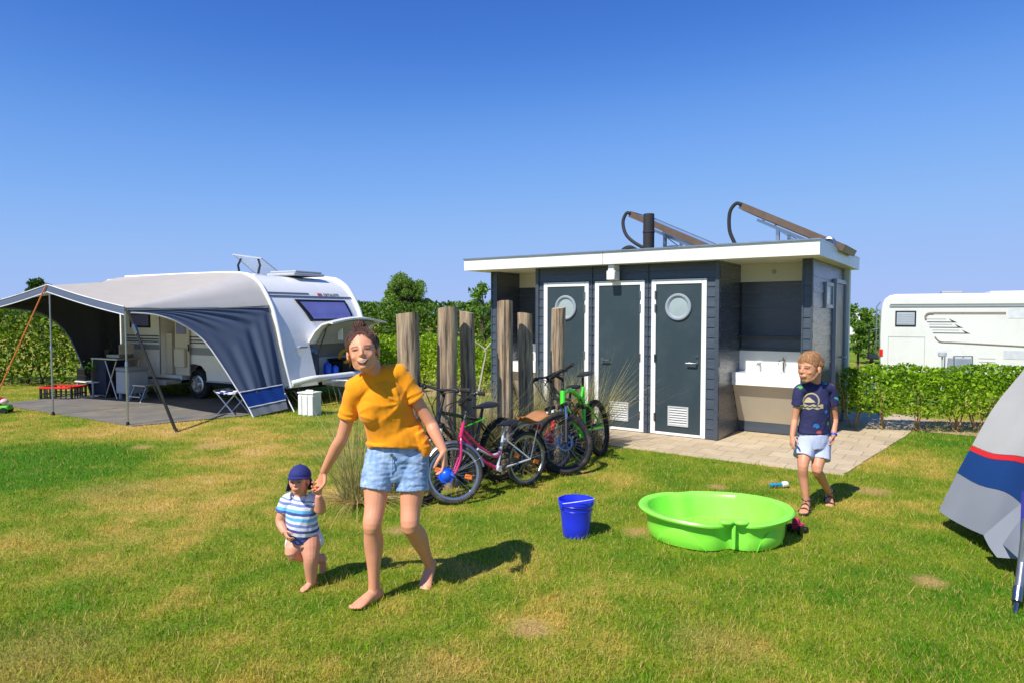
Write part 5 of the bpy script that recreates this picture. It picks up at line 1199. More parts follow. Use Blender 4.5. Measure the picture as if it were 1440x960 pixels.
# pink toy behind the basin
t=thing('toy_tractor','small pink and black toy at the right edge of the green sandpit','toy',(2.165,4.98,0),R(40))
mb=MB(); mb.box(-.05,.05,-.03,.03,.03,.07); mb.prism([(-.05,-.025,.07),(.0,-.025,.07),(-.02,-.025,.12),(-.05,-.025,.12)],(0,.05,0)); mb.build('body',mat('toy pink red',(214,44,96),.35),t,smooth=None,bevel=.008)
for x,r in ((-.035,.035),(.04,.024)):
    for y in (-.04,.04):
        mb=MB(); mb.lathe([(r,-.012),(r,.012),(0,.013)],16,(x,y,r),(0,1,0)); mb.build('wheel',M['black_plastic'],t)
# water gun / bubble bottle lying on the grass
t=thing('bubble_bottle','small blue and white plastic bottle lying on the grass behind the sandpit','bottle',(G(1096,686).x,G(1096,686).y,.02),R(6))
t.scale=(.8,.8,.8)
mb=MB(); mb.lathe([(.0,-.12),(.018,-.12),(.022,-.11),(.022,.02),(.012,.035)],16,(0,0,.02),(1,0,0)); mb.build('bottle',mat('teal bottle',(40,150,196),.3,coat=.4),t)
mb=MB(); mb.torus((-.04,0,.02),.0225,.004,(1,0,0),16,6); mb.torus((-.08,0,.02),.0225,.004,(1,0,0),16,6); mb.build('label_band',mat('navy band',(24,40,90),.4),t)
mb=MB(); mb.lathe([(.012,.035),(.034,.04),(.036,.09),(.03,.10),(.0,.101)],16,(0,0,.025),(1,0,0)); mb.build('cap',M['white_plastic'],t)
# ================================================================ TENT AT THE RIGHT EDGE
tg=clothmat('light grey tent cloth',(198,196,190),.22); tb=clothmat('navy tent band',(24,64,122),.08); tr_=clothmat('red tent stripe',(224,44,50),.1); ts=clothmat('grey tent skirt',(148,152,160),.14)
tent=thing('tent','grey tent with navy band and red stripe, its wall hooked over a pole','tent',(3.6,4.6,0))
TO=V((3.6,4.6,0))
def Tp(px,py,Y): return P(px,py,Y)-TO
# outer edge of the wall (left silhouette) from top to the skirt corner, then points further along the wall (towards the camera, out of frame)
Lf=[Tp(1478,470,5.30),Tp(1440,519,5.22),Tp(1398,571,5.16),Tp(1366,627,5.12),Tp(1346,664,5.12),Tp(1320,716,5.14)]
Rt=[Tp(1560,455,4.20),Tp(1545,520,4.16),Tp(1525,600,4.12),Tp(1484,668,4.08),Tp(1462,735,4.0),Tp(1440,790,3.9)]
Ct=[Tp(1520,463,4.7),Tp(1492,520,4.66),Tp(1462,585,4.62),Tp(1430,642,4.58),Tp(1412,690,4.52),Tp(1380,749,4.55)]
def colrow(i):
    a,b,c=Lf[i],Ct[i],Rt[i]; return catmull([a,a.lerp(b,.5)+V((-.015,-.015,-.02)),b,b.lerp(c,.5)+V((0,0,.02)),c],4)
def band(t0,t1,k=6):
    cols=[catmull([Lf[i] for i in range(6)],8)]
    rows=[]
    allrows=[colrow(i) for i in range(6)]; nc=len(allrows[0]); curves=[catmull([allrows[i][j] for i in range(6)],8) for j in range(nc)]
    n=len(curves[0])-1
    for q in range(k+1):
        s=(t0+(t1-t0)*q/k)*n; i=min(int(s),n-1); rows.append([curves[j][i].lerp(curves[j][i+1],s-i) for j in range(nc)])
    return rows
mb=MB(); mb.sheet(band(.0,.592,18),.004); wl=mb.build('wall',tg,tent,smooth=80)
mb=MB(); mb.sheet([[p+V((-.004,-.004,0)) for p in r] for r in band(.594,.622,3)],.005); mb.build('red_stripe',tr_,wl,smooth=80)
mb=MB(); mb.sheet(band(.624,.80,6),.004); mb.build('navy_band',tb,wl,smooth=80)
def skirt(rows):
    n=len(rows)
    return [[p+V((-.012,-.02,0))*math.sin(j*.9+1)*(i/(n-1))*1.2 for j,p in enumerate(r)] for i,r in enumerate(rows)]
mb=MB(); mb.sheet(skirt(band(.802,1.0,8)),.004); mb.build('skirt',ts,wl,smooth=80)
# folded-back flap in front of the skirt
fl=[[Tp(1383,752,4.35),Tp(1425,716,4.25),Tp(1470,684,4.1)],[Tp(1391,768,4.28),Tp(1430,748,4.16),Tp(1476,735,4.0)],[Tp(1402,783,4.2),Tp(1436,785,4.08),Tp(1482,783,3.95)]]
rows=[catmull(r,5) for r in fl]; rows=[[catmull([rows[i][j] for i in range(3)],4)[q] for j in range(11)] for q in range(9)]
mb=MB(); mb.sheet(rows,.004); mb.build('skirt_flap',ts,wl,smooth=80)
mb=MB(); a=Tp(1441,690,4.02); b=Tp(1438,786,3.86); mb.bar(a,b,.045,.008,(1,0,0)); mb.build('webbing_strap',mat('violet webbing',(58,58,150),.7),wl,smooth=None)
mb=MB(); a=Tp(1455,640,3.9); b=Tp(1437,790,3.80); c_=G(1431,835)-TO; c_=Tp(1432,832,3.70); d=V(G(1427,862)-TO); mb.tube([b+V((0.02,0,.25)),b,c_],.021,12); tp_=mb.build('pole',mat('worn alu pole',(168,168,170),.4,.9,var=.1),tent)
mb=MB(); mb.tube([c_,d],.0115,10); mb.tube([c_+V((0,0,.03)),c_-(c_-d).normalized()*.06],.026,12); mb.torus(c_,.028,.006,(0.1,.1,1),16,6); mb.build('pole_tip',M['steel'],tp_)
# the rest of the tent, out of frame to the right
RG=[V((5.3,5.6,2.0))-TO,V((5.2,4.6,2.05))-TO,V((5.0,3.7,2.0))-TO]; ES=[V((7.2,6.0,1.35))-TO,V((7.3,4.8,1.4))-TO,V((7.0,3.5,1.35))-TO]
W0=[Lf[0],Ct[0],Rt[0]]
mb=MB(); mb.sheet([[a.lerp(b,t/6) for t in range(7)]+[b.lerp(c,t/6) for t in range(1,7)] for a,b,c in zip(W0,RG,ES)],.004); mb.build('roof',tg,tent,smooth=80)
mb=MB(); mb.sheet([[p.lerp(V((p.x+.25,p.y,-TO.z+.02)),t/6) for p in ES] for t in range(7)],.004); mb.build('side_wall',tg,tent,smooth=80)
mb=MB(); mb.sheet([[a.lerp(V((b.x,b.y,.02)),t/6) for a,b in zip((Lf[0],RG[0],ES[0]),(Lf[5]+V((.25,.3,0)),RG[0]+V((0,.35,0)),ES[0]+V((.25,0,0))))] for t in range(7)],.004); mb.build('back_wall',tg,tent,smooth=80)
mb=MB(); mb.sheet([[a.lerp(V((b.x,b.y,.02)),t/6) for a,b in zip((Rt[0],RG[2],ES[2]),(Rt[5]+V((.35,-.1,0)),RG[2]+V((0,-.35,0)),ES[2]+V((.25,0,0))))] for t in range(7)],.004); mb.build('front_wall',tg,tent,smooth=80)
# ================================================================ PEOPLE
def skinmat(name,col):
    m=mat(name,col,.48,var=.07,scale=14,bump=.05,bscale=220,spec=.4,sss=.12); return m
class Body:
    def __init__(s): s.mb=MB()
    def limb(s,pts,rad,side=(1,0,0),n=16,k=4,cap=True):
        """pts: joints; rad: (a,b) half widths at each; smooth tube with rounded ends"""
        rr=[(r,r) if isinstance(r,(int,float)) else r for r in rad]
        P_=catmull(pts,k); RR=catmull([V((a,b,0)) for a,b in rr],k); fr=[]; m=len(P_)
        side=V(side); rings=[]
        for i in range(m):
            t=(P_[min(i+1,m-1)]-P_[max(i-1,0)]).normalized(); u=side-t*side.dot(t)
            u=u.normalized() if u.length>1e-4 else t.orthogonal().normalized(); w=t.cross(u); rings.append((P_[i],t,u,w,max(RR[i].x,.001),max(RR[i].y,.001)))
        full=[]
        if cap:
            p,t,u,w,a,b=rings[0]
            for q in (.25,.6,.88): c=math.sqrt(1-(1-q)**2); full.append((p-t*min(a,b)*(1-q)*.9,u,w,a*c,b*c))
        for p,t,u,w,a,b in rings: full.append((p,u,w,a,b))
        if cap:
            p,t,u,w,a,b=rings[-1]
            for q in (.88,.6,.25): c=math.sqrt(1-(1-q)**2); full.append((p+t*min(a,b)*(1-q)*.9,u,w,a*c,b*c))
        v=[];f=[]
        for p,u,w,a,b in full:
            for j in range(n):
                an=2*PI*j/n; v.append(p+u*math.cos(an)*a+w*math.sin(an)*b)
        for i in range(len(full)-1):
            for j in range(n):
                l=(j+1)%n; f.append((i*n+j,i*n+l,(i+1)*n+l,(i+1)*n+j))
        f.append(tuple(range(n-1,-1,-1))); f.append(tuple((len(full)-1)*n+j for j in range(n)))
        s.mb.add(v,f); return s
    def ball(s,c,r,rot=None): s.mb.sphere(c,r,18,12,rot); return s
    def solid(s,voxel,smooth=4,fac=.5,wrinkle=None,seed=0,head=None):
        """one continuous skin over everything added so far"""
        me=bpy.data.meshes.new('tmp'); me.from_pydata(s.mb.v,[],s.mb.f); me.update()
        o=bpy.data.objects.new('tmp',me); COL.objects.link(o)
        rm=o.modifiers.new('r','REMESH'); rm.mode='VOXEL'; rm.voxel_size=voxel; rm.adaptivity=0
        if smooth: sm=o.modifiers.new('s','SMOOTH'); sm.iterations=smooth; sm.factor=fac
        dg=bpy.context.evaluated_depsgraph_get(); dg.update()
        out=bpy.data.meshes.new_from_object(o.evaluated_get(dg)); bpy.data.objects.remove(o); bpy.data.meshes.remove(me)
        if head:
            c,rad,it=head; n=len(out.vertices); co=np.empty(n*3,np.float32); out.vertices.foreach_get('co',co); co=co.reshape(-1,3).astype(np.float64); ed=np.empty(len(out.edges)*2,np.int32); out.edges.foreach_get('vertices',ed); ed=ed.reshape(-1,2)
            wgt=np.clip((rad-np.linalg.norm(co-np.array(c),axis=1))/(rad*.2),0,1)[:,None]*.6; deg=np.bincount(ed.ravel(),minlength=n)[:,None]
            for _ in range(it):
                s_=np.zeros_like(co); np.add.at(s_,ed[:,0],co[ed[:,1]]); np.add.at(s_,ed[:,1],co[ed[:,0]]); co=co+(s_/np.maximum(deg,1)-co)*wgt
            out.vertices.foreach_set('co',co.reshape(-1).astype(np.float32)); out.update()
        if wrinkle:
            n=len(out.vertices); co=np.empty(n*3,np.float32); no=np.empty(n*3,np.float32); out.vertices.foreach_get('co',co); out.vertex_normals.foreach_get('vector',no) if hasattr(out,'vertex_normals') else out.vertices.foreach_get('normal',no)
            co=co.reshape(-1,3); no=no.reshape(-1,3); d=np.array([wrinkle(V(c),V(m)) for c,m in zip(co,no)],np.float32); co=co+no*d[:,None]; out.vertices.foreach_set('co',co.reshape(-1)); out.update()
        return out
def ortho(d,n):
    d=V(d).normalized(); n=V(n); n=(n-d*n.dot(d)).normalized(); return d,n
def hand(B,wrist,d,n,thumb,sc=1.0,curl=(.5,.5,.55,.6),tcurl=.4,spread=.05):
    """palm with four unequal bent fingers and a thumb from its side; n = way the palm faces, thumb = thumb side"""
    wrist=V(wrist); d,n=ortho(d,n); t=V(thumb); t=(t-d*t.dot(d)-n*t.dot(n)).normalized()
    B.limb([wrist-d*.02*sc,wrist+d*.012*sc,wrist+d*.05*sc,wrist+d*.088*sc],[(.024*sc,.018*sc),(.026*sc,.017*sc),(.036*sc,.0155*sc),(.039*sc,.0125*sc)],side=t,n=14,k=3)
    for off,ln,r,c,sp in ((.0295,.074,.0084,curl[0],1),(.0098,.083,.0086,curl[1],.3),(-.0098,.077,.0083,curl[2],-.3),(-.0285,.060,.0074,curl[3],-1)):
        p=wrist+d*(.084-.010*abs(sp)*(1 if sp<0 else .4))*sc+t*off*sc; dd=(d+t*spread*sp).normalized(); pts=[p-dd*.015*sc,p]; a=0
        for seg,bend in ((.46,.55),(.30,1.0),(.24,.7)):
            a+=c*bend; dr=dd*math.cos(a)+n*math.sin(a); p=p+dr*ln*seg*sc; pts.append(p)
        B.limb(pts,[r*sc*1.05,r*sc*1.05,r*sc,r*sc*.93,r*sc*.82],side=t,n=10,k=3)
    p=wrist+d*.022*sc+t*.026*sc+n*.006*sc; q=p+(d*.62+t*.72+n*.3).normalized()*.040*sc; r_=q+(d*(.85)+t*(.35-.5*tcurl)+n*(.25+tcurl*.5)).normalized()*.032*sc; e=r_+(d*.8+t*(.1-.6*tcurl)+n*(.3+tcurl*.6)).normalized()*.025*sc
    B.limb([p-d*.012*sc-t*.012*sc,p,q,r_,e],[.014*sc,.0145*sc,.0115*sc,.0105*sc,.0088*sc],side=n,n=10,k=3)
def foot(B,ankle,fwd,up,L=.235,lat=None,w=1.0):
    """barefoot: ankle joint, fwd along the sole, up away from the sole"""
    f,u=ortho(fwd,up); s=f.cross(u); a=V(ankle); k=L/.235; h=.068*k
    so=lambda x,y,z: a+f*x*k+s*y*k+u*(z*k-h)
    B.limb([so(-.050,0,.036),so(-.02,0,.040),so(.04,0,.036),so(.09,0,.026),so(.13,0,.018),so(.150,0,.014)],[(.030*k*w,.030*k),(.033*k*w,.040*k),(.036*k*w,.036*k),(.041*k*w,.025*k),(.043*k*w,.016*k),(.036*k*w,.011*k)],side=s,n=16)
    B.limb([so(0,0,.11),so(-.004,0,.068),so(-.01,0,.04)],[(.032*k*w,.036*k),(.036*k*w,.040*k),(.034*k*w,.036*k)],side=s,n=14)
    sg=1
    return so,k,s
def toes(B,so,k,big):
    for i,(y,x,r) in enumerate(((.027,.168,.0125),(.009,.170,.0095),(-.006,.164,.009),(-.019,.156,.0085),(-.031,.146,.008))):
        B.limb([so(.135-.006*i,y*big*.95,.014),so(x,y*big,.011)],[r*k*1.0,r*k],n=10,k=2)
def headshape(B,c,Rm,h,cheek=1.0,child=0.0):
    """c: chin point; Rm columns = (left, forward, up); h = chin to crown"""
    q=lambda x,y,z: V(c)+(Rm@V((x,y,z)))*h
    S=lambda p,r,rot=None: B.ball(q(*p),V(r)*h,Rm)
    S((0,-.10,.615),(.335,.405,.375)); S((0,.06,.60),(.30,.27,.27))
    # face block
    B.limb([q(0,.205,.045),q(0,.17,.12),q(0,.12,.26),q(0,.10,.42),q(0,.09,.58),q(0,.06,.72)],[((.10-.02*child)*h,.075*h),((.185-.02*child)*h,.15*h),(.255*h,.235*h),(.285*h,.265*h),(.295*h,.265*h),(.27*h,.23*h)],side=Rm.col[0],n=20)
    B.limb([q(.22,-.08,.30),q(.17,.08,.14),q(.05,.22,.06)],[.07*h,.075*h,.06*h],n=12); B.limb([q(-.22,-.08,.30),q(-.17,.08,.14),q(-.05,.22,.06)],[.07*h,.075*h,.06*h],n=12)
    for s in (-1,1):
        S((s*.15,.235,.345),(.105,.085,.09*cheek)); S((s*.17,.05,.35),(.10,.23,.22)); S((s*.135,.11,.20),(.085,.16,.12)); S((s*.13,.285,.545),(.115,.05,.04)); S((s*.345,-.06,.43),(.045,.095,.13)); S((s*.355,-.02,.36),(.035,.055,.06))
    B.limb([q(0,.345,.53),q(0,.385,.44),q(0,.435-.02*child,.36),q(0,.42-.02*child,.335)],[.034*h,.036*h,.046*h,.044*h],n=12)
    for s in (-1,1): S((s*.042,.385-.02*child,.335),(.036,.045,.032))
    S((0,.338,.215),(.125,.06,.085)); S((0,.285-.05*child,.085+.03*child),(.085,.07,.065))
    return q
def surf_patch(bvh,q,Rm,h,pts_rows,off,d=None):
    """rows of head-frame points pressed on to the skin"""
    rows=[]
    dd=-(Rm@V((0,1,0)))
    for r in pts_rows:
        row=[]
        for (x,z) in r:
            o=q(x,1.0,z); loc,nr,i,ds=bvh.ray_cast(o,dd)
            row.append((loc if loc is not None else q(x,.3,z))-dd*off)
        rows.append(row)
    return rows
def face(o,bvh,q,Rm,h,smile,browc,iris,squint=.5,open_=True,lip=(196,98,88),brow=True,eyex=.135,eyez=.475):
    """eyes, brows and mouth as parts lying on the face"""
    wm=mat('eye white',(186,160,142),.25,var=.01); im=mat('iris',iris,.15,var=.1); lm=mat('lash',(96,62,48),.6); 
    lipm=mat('lips',lip,.42,var=.05,sss=.1); tm=mat('teeth',(198,184,166),.25,var=.02); bm=mat('eyebrow hair',browc,.8,var=.1); dk=mat('mouth inside',(96,34,34),.6)
    for s in (-1,1):
        w=.066; hh=max(.006,.028*(1-squint*.6))
        rows=surf_patch(bvh,q,Rm,h,[[(s*eyex+w*u,eyez+hh*v*math.sqrt(max(0,1-u*u))) for u in np.linspace(-1,1,13)] for v in np.linspace(-1,1,7)],.0016)
        mb=MB(); mb.sheet(rows,.001); e=mb.build('eye',wm,o,smooth=80)
        rows=surf_patch(bvh,q,Rm,h,[[(s*eyex+.03*r*math.cos(a),eyez+min(hh,.03*r)*math.sin(a)) for a in np.linspace(0,2*PI,13)] for r in (.05,1)],.0026)
        mb=MB(); mb.sheet(rows,.0); mb.build('iris',im,e,smooth=80)
        rows=surf_patch(bvh,q,Rm,h,[[(s*eyex+(w+.012)*u,eyez+(hh+.002)*(1-u*u)**.5*1.0+z+.004) for u in np.linspace(-1,1,13)] for z in (-.002,.008)],.0030)
        mb=MB(); mb.sheet(rows,.001); mb.build('upper_lid',lm,e,smooth=80)
        rows=surf_patch(bvh,q,Rm,h,[[(s*eyex+(w)*u,eyez-(hh)*(1-u*u)**.5*1.0+z) for u in np.linspace(-1,1,11)] for z in (-.010,-.002)],.0026)
        mb=MB(); mb.sheet(rows,.001); mb.build('lower_lid',lm,e,smooth=80)
        if brow:
            rows=surf_patch(bvh,q,Rm,h,[[(s*(eyex-.07+.16*u),.535+.018*math.sin(PI*u*.8)+z*1.3*(1-.5*u)) for u in np.linspace(0,1,9)] for z in (-.013,.0,.013)],.002)
            mb=MB(); mb.sheet(rows,.0012); mb.build('eyebrow',bm,o,smooth=80)
    # mouth
    mw=.085+.042*smile; mz=.200; curve=.024*smile
    up=lambda u,t: mz+curve*(u*u)+t
    H=.056*smile if open_ else .004
    if open_:
        rows=surf_patch(bvh,q,Rm,h,[[(mw*u,up(u,-H*1.2*(1-u*u)*v+ .006)) for u in np.linspace(-1,1,13)] for v in np.linspace(0,1,4)],.0012); mb=MB(); mb.sheet(rows,.0008); mo=mb.build('mouth',dk,o,smooth=80)
        rows=surf_patch(bvh,q,Rm,h,[[(mw*.82*u,up(u,.003-H*.88*(1-u*u)*v)) for u in np.linspace(-1,1,13)] for v in np.linspace(0,1,4)],.0022); mb=MB(); mb.sheet(rows,.0008); mb.build('teeth',tm,mo,smooth=80)
    rows=surf_patch(bvh,q,Rm,h,[[(mw*1.05*u,up(u,.004+.016*v*(1-abs(u)**2.2)*(1-.25*math.exp(-(u/.15)**2)))) for u in np.linspace(-1,1,15)] for v in np.linspace(0,1,4)],.0014); mb=MB(); mb.sheet(rows,.0008); mb.build('upper_lip',lipm,o,smooth=80)
    rows=surf_patch(bvh,q,Rm,h,[[(mw*1.0*u,up(u,-H*1.2*(1-u*u)+.002-.024*v*(1-abs(u)**2.2))) for u in np.linspace(-1,1,15)] for v in np.linspace(0,1,4)],.0018); mb=MB(); mb.sheet(rows,.0008); mb.build('lower_lip',lipm,o,smooth=80)
def wrinkles(seed,amp,f,stretch=(1,1,.5)):
    sx,sy,sz=stretch
    def w(c,n):
        p=V((c.x*f*sx+seed,c.y*f*sy,c.z*f*sz)); a=noise.noise(p); b=noise.noise(p*2.3+V((7,3,1)))
        r=1-abs(a)*2.2
        return amp*(r*.55+b*.45-.2)
    return w
def rel(o,*pts): return [V(p)-o for p in pts]
def mk(name,me,m,parent=None,loc=None): return link_mesh(name,me,m,parent,180,loc)
def frame_from(fwd,up):
    u=V(up).normalized(); f=V(fwd); f=(f-u*f.dot(u)).normalized(); l=f.cross(u)  # x = to the figure's right in its own view? forward x up
    return Matrix((l,f,u)).transposed()
def hairstrand(mb,pts,r0,r1,n=5):
    p=catmull(pts,3); m=len(p); mb.tube(p,[r0+(r1-r0)*i/(m-1) for i in range(m)],n)
# ---------------------------------------------------------------- WOMAN
wo=V((-.68,3.82,0))
W_=lambda px,py,Y: P(px,py,Y)-wo
sk=skinmat('woman skin',(224,156,120))  # one even skin tone for the woman
hipA,hipB=W_(537,643,3.86),W_(579,643,3.90)      # A = left in the picture (her right side)
knA,knB=W_(524,734,3.74),W_(577,736,3.80)
anA,anB=W_(526,829,3.79),W_(604,794,4.06)
shA,shB=W_(499,547,3.75),W_(562,527,3.82)
elA,elB=W_(482,612,3.78),W_(604,592,3.86)
wrA,wrB=W_(456,662,3.90),W_(624,634,3.79)
pel=(hipA+hipB)*.5+V((0,0,.03)); chest=W_(536,562,3.80); neck0=W_(531,531,3.79); 
chin=W_(514,522.5,3.655); crown=W_(506,463,3.70)
B=Body(); X=V((1,0,0)); lat=(shB-shA).normalized(); plat=(hipB-hipA).normalized()
B.limb([pel-V((0,0,.02)),pel+V((0,0,.10)),pel.lerp(chest,.55),chest,chest.lerp(neck0,.6),neck0+V((0,.02,-.005))],[(.140,.098),(.138,.096),(.112,.084),(.118,.084),(.108,.076),(.062,.058)],side=lat,n=24)
B.limb([shA,chest.lerp(neck0,.75),shB],[.055,.07,.055],side=(0,0,1))
B.limb([neck0+V((0,.015,-.03)),neck0.lerp(chin,.5)+V((-.0,.045,.02)),chin.lerp(crown,.30)+V((0,.085,0))],[(.058,.058),(.050,.052),(.055,.06)],side=lat,n=18)
hu=(crown-chin).normalized(); hf=V((.15,-1,-.02)); RmW=frame_from(hf,hu); hW=(crown-chin).length*1.0
qW=headshape(B,chin,RmW,hW,1.15)
# arms
B.limb([shA,shA.lerp(elA,.35),elA,elA.lerp(wrA,.3),wrA.lerp(elA,.12),wrA],[.050,.043,.035,.037,.026,.0235],n=16)
B.limb([shB,shB.lerp(elB,.35),elB,elB.lerp(wrB,.3),wrB.lerp(elB,.12),wrB],[.050,.043,.035,.037,.026,.0235],n=16)
tgt=W_(449,686,3.93)
hand(B,wrA,(tgt-wrA),(-.35,-.2,-.3),(.4,-.85,.1),.94,(.75,.85,.9,.95),.5)
hand(B,wrB,(W_(627,668,3.755)-wrB),(-.75,.15,-.1),(-.1,-1,.05),.94,(.55,.7,.75,.8),.6)
# legs
B.limb([hipA+V((0,.01,.02)),hipA.lerp(knA,.3)+V((-.01,0,0)),hipA.lerp(knA,.75),knA+V((0,-.008,0)),knA.lerp(anA,.12),knA.lerp(anA,.33)+V((0,.018,0)),knA.lerp(anA,.7)+V((0,.006,0)),anA],[(.088,.092),(.080,.086),(.060,.062),(.054,.056),(.050,.054),(.056,.058),(.036,.038),(.030,.033)],side=X,n=20)
B.limb([hipB+V((0,.01,.02)),hipB.lerp(knB,.3)+V((.012,0,0)),hipB.lerp(knB,.75),knB+V((0,-.008,0)),knB.lerp(anB,.12),knB.lerp(anB,.33)+V((0.004,.018,0)),knB.lerp(anB,.7)+V((.004,.006,0)),anB],[(.090,.094),(.082,.088),(.060,.062),(.054,.056),(.050,.054),(.056,.058),(.036,.038),(.030,.033)],side=X,n=20)
B.ball(knA+V((0,-.028,.005)),(.034,.03,.042)); B.ball(knB+V((0,-.028,.005)),(.034,.03,.042))
so,k,s=foot(B,anA,W_(501,854,3.66)-V((anA.x,anA.y,0)),(0,0,1),.228); toes(B,so,k,1)
so,k,s=foot(B,V((anB.x,anB.y,anB.z)),W_(592,829,3.905)-V((anB.x,anB.y+.0,.09)),(-.1,-.42,.9),.222); toes(B,so,k,-1)
me=B.solid(.0038,3,.5,head=(qW(0,0,.5),hW*.62,10)); woman=mk('person',me,sk,None,wo); tag(woman,'laughing barefoot woman in mustard t-shirt and denim shorts leading the toddler by the hand','person')
bvW=BVHTree.FromPolygons([v.co.copy() for v in me.vertices],[tuple(p.vertices) for p in me.polygons])
face(woman,bvW,qW,RmW,hW,1.0,(166,112,84),(76,52,40),1.25,True,(184,94,80))
# t-shirt
mus=mat('mustard cotton',(248,156,20),.85,var=.05,scale=9,bump=.12,bscale=260,spec=.2,sheen=.2)
B=Body(); hem=W_(557,622,3.86)
B.limb([hem+V((0,0,-.012)),hem+V((0,0,.03)),W_(550,600,3.85),W_(541,570,3.81),W_(536,550,3.80),neck0+V((-.002,.01,-.025)),neck0+V((-.002,.012,-.004))],[(.176,.124),(.170,.122),(.150,.112),(.146,.112),(.145,.106),(.094,.080),(.070,.066)],side=lat,n=30,cap=False)
slA=shA.lerp(elA,.60); slB=shB.lerp(elB,.52)
B.limb([shA.lerp(neck0,.5)+V((0,0,-.01)),shA+V((.01,0,-.006)),shA.lerp(elA,.3),slA],[.070,.061,.054,.055],n=20,cap=False)
B.limb([shB.lerp(neck0,.5)+V((0,0,-.01)),shB+V((-.006,0,-.004)),shB.lerp(elB,.3),slB],[.070,.061,.057,.060],n=20,cap=False)
B.limb([shA+V((.0,0,.004)),shA.lerp(shB,.3)+V((0,.005,.018)),shA.lerp(shB,.7)+V((0,.005,.018)),shB+V((0,0,.004))],[(.062,.06),(.068,.07),(.068,.07),(.062,.06)],side=(0,0,1),n=20)
for dx in (-.06,.065): B.ball(W_(538,570,3.80)+lat*dx+V((0,-.05,0)),(.072,.055,.085))
B.limb([W_(586,608,3.86),W_(595,626,3.86),W_(598,636,3.87)],[(.045,.07),(.045,.07),(.03,.05)],side=lat,n=14,cap=False)
aB=shB.lerp(elB,.42)+V((-.05,-.04,-.03)); aA=shA.lerp(elA,.45)+V((.05,-.04,-.02)); hC=W_(592,628,3.78)
def crease(c):
    s=0
    for p,k,am,wd in ((aB,9,.0030,.15),(aA,8,.0024,.12),(hC,6,.0028,.14)):
        dx=V((c.x-p.x,c.z-p.z)); dd=dx.length; s+=am*math.exp(-((dd-.05)/wd)**2)*(1-2*abs(math.sin(k*.5*math.atan2(dx.y,dx.x)+dd*9)))*min(1,dd/.04)
    return s
w1=wrinkles(3,.007,10,(1.0,1.0,.5)); w2=wrinkles(8,.006,6,(1.5,1,.9)); w3=wrinkles(4,.0045,24,(1,1,.7))
me=B.solid(.006,4,.5,lambda c,n:w1(V((c.x+.7*c.z,c.y,c.z*.5-.2*c.x)),n)*.75+crease(c)+w2(V((c.x-.5*c.z,c.y,c.z)),n)*.5+w3(V((c.x+.5*c.z,c.y,c.z*.6)),n)*.55); mk('tshirt',me,mus,woman)
# neckline rib and sleeve hems
for e_,s_,r1 in ((slA,shA,.0575),(slB,shB,.0625)):
    d_=(e_-s_).normalized(); B=Body(); B.limb([e_-d_*.016,e_+d_*.003],[r1,r1],n=24,cap=False); mk('sleeve_hem',B.solid(.004,2,.5),mus,woman)
mb=MB(); mb.torus(neck0+V((-.004,.002,-.012)),.074,.007,(hu*.6+V((0,-.45,.9))),36,8,1.0); mb.build('collar',mus,woman)
# shorts
m,nt,b=newmat('washed denim'); L=nt.links.new
tc=N(nt,'ShaderNodeTexCoord'); n1=N(nt,'ShaderNodeTexNoise',i_Scale=16.0,i_Detail=6.0,i_Roughness=.65); mp=N(nt,'ShaderNodeMapping'); mp.inputs['Scale'].default_value=(1.6,1,.7); L(tc.outputs['Object'],mp.inputs['Vector']); L(mp.outputs[0],n1.inputs['Vector'])
cr=N(nt,'ShaderNodeValToRGB'); L(n1.outputs['Fac'],cr.inputs[0]); e=cr.color_ramp.elements; e[0].position=.30; e[0].color=lin((112,144,188)); e[1].position=.72; e[1].color=lin((188,206,228)); a=e.new(.5); a.color=lin((146,174,210)); L(cr.outputs[0],b.inputs['Base Color']); b.inputs['Roughness'].default_value=.9
n2=N(nt,'ShaderNodeTexNoise',i_Scale=400.0); L(tc.outputs['Object'],n2.inputs['Vector']); bp=N(nt,'ShaderNodeBump',i_Strength=.2,i_Distance=.003); L(n2.outputs['Fac'],bp.inputs['Height']); L(bp.outputs[0],b.inputs['Normal']); denim=m
B=Body(); wst=W_(557,632,3.88)
B.limb([W_(558,672,3.89),W_(558,655,3.89),wst+V((0,0,.0)),wst+V((0,0,.035))],[(.146,.114),(.165,.124),(.162,.120),(.156,.116)],side=plat,n=30,cap=False)
hmA=W_(528,686,3.81); hmB=W_(579,688,3.86)
B.limb([hipA+V((.012,.01,.03)),hipA.lerp(hmA,.5),hmA],[(.100,.114),(.094,.106),(.087,.098)],side=plat,n=24,cap=False)
B.limb([hipB+V((.002,.01,.03)),hipB.lerp(hmB,.5),hmB],[(.100,.116),(.099,.108),(.097,.101)],side=plat,n=24,cap=False)
w1=wrinkles(5,.007,13,(.5,.6,1.5)); w2=wrinkles(1,.005,30,(.6,.6,1.4))
me=B.solid(.006,3,.5,lambda c,n:w1(c,n)+w2(c,n)); shorts=mk('shorts',me,denim,woman)
for hm,hp,ra,rb_ in ((hmA,hipA,.0905,.101),(hmB,hipB,.1005,.104)):
    B=Body(); d=(hm-hp).normalized(); B.limb([hm-d*.020,hm+d*.006],[(ra,rb_),(ra,rb_)],side=plat,n=28,cap=False); me=B.solid(.005,2,.5,lambda c,n:wrinkles(9,.003,25)(c,n)); mk('cuff',me,denim,shorts)
mb=MB(); mb.lathe([(.010,0),(.010,.004),(0,.005)],12,W_(551,639,3.745),(0,-1,0)); mb.build('button',M['steel'],shorts)
mb=MB(); c0=W_(551,641,3.748); mb.tube(catmull([c0,c0+V((.002,-.002,-.05)),c0+V((-.004,.012,-.10))],3),.0035,5); mb.build('fly_seam',denim,shorts)
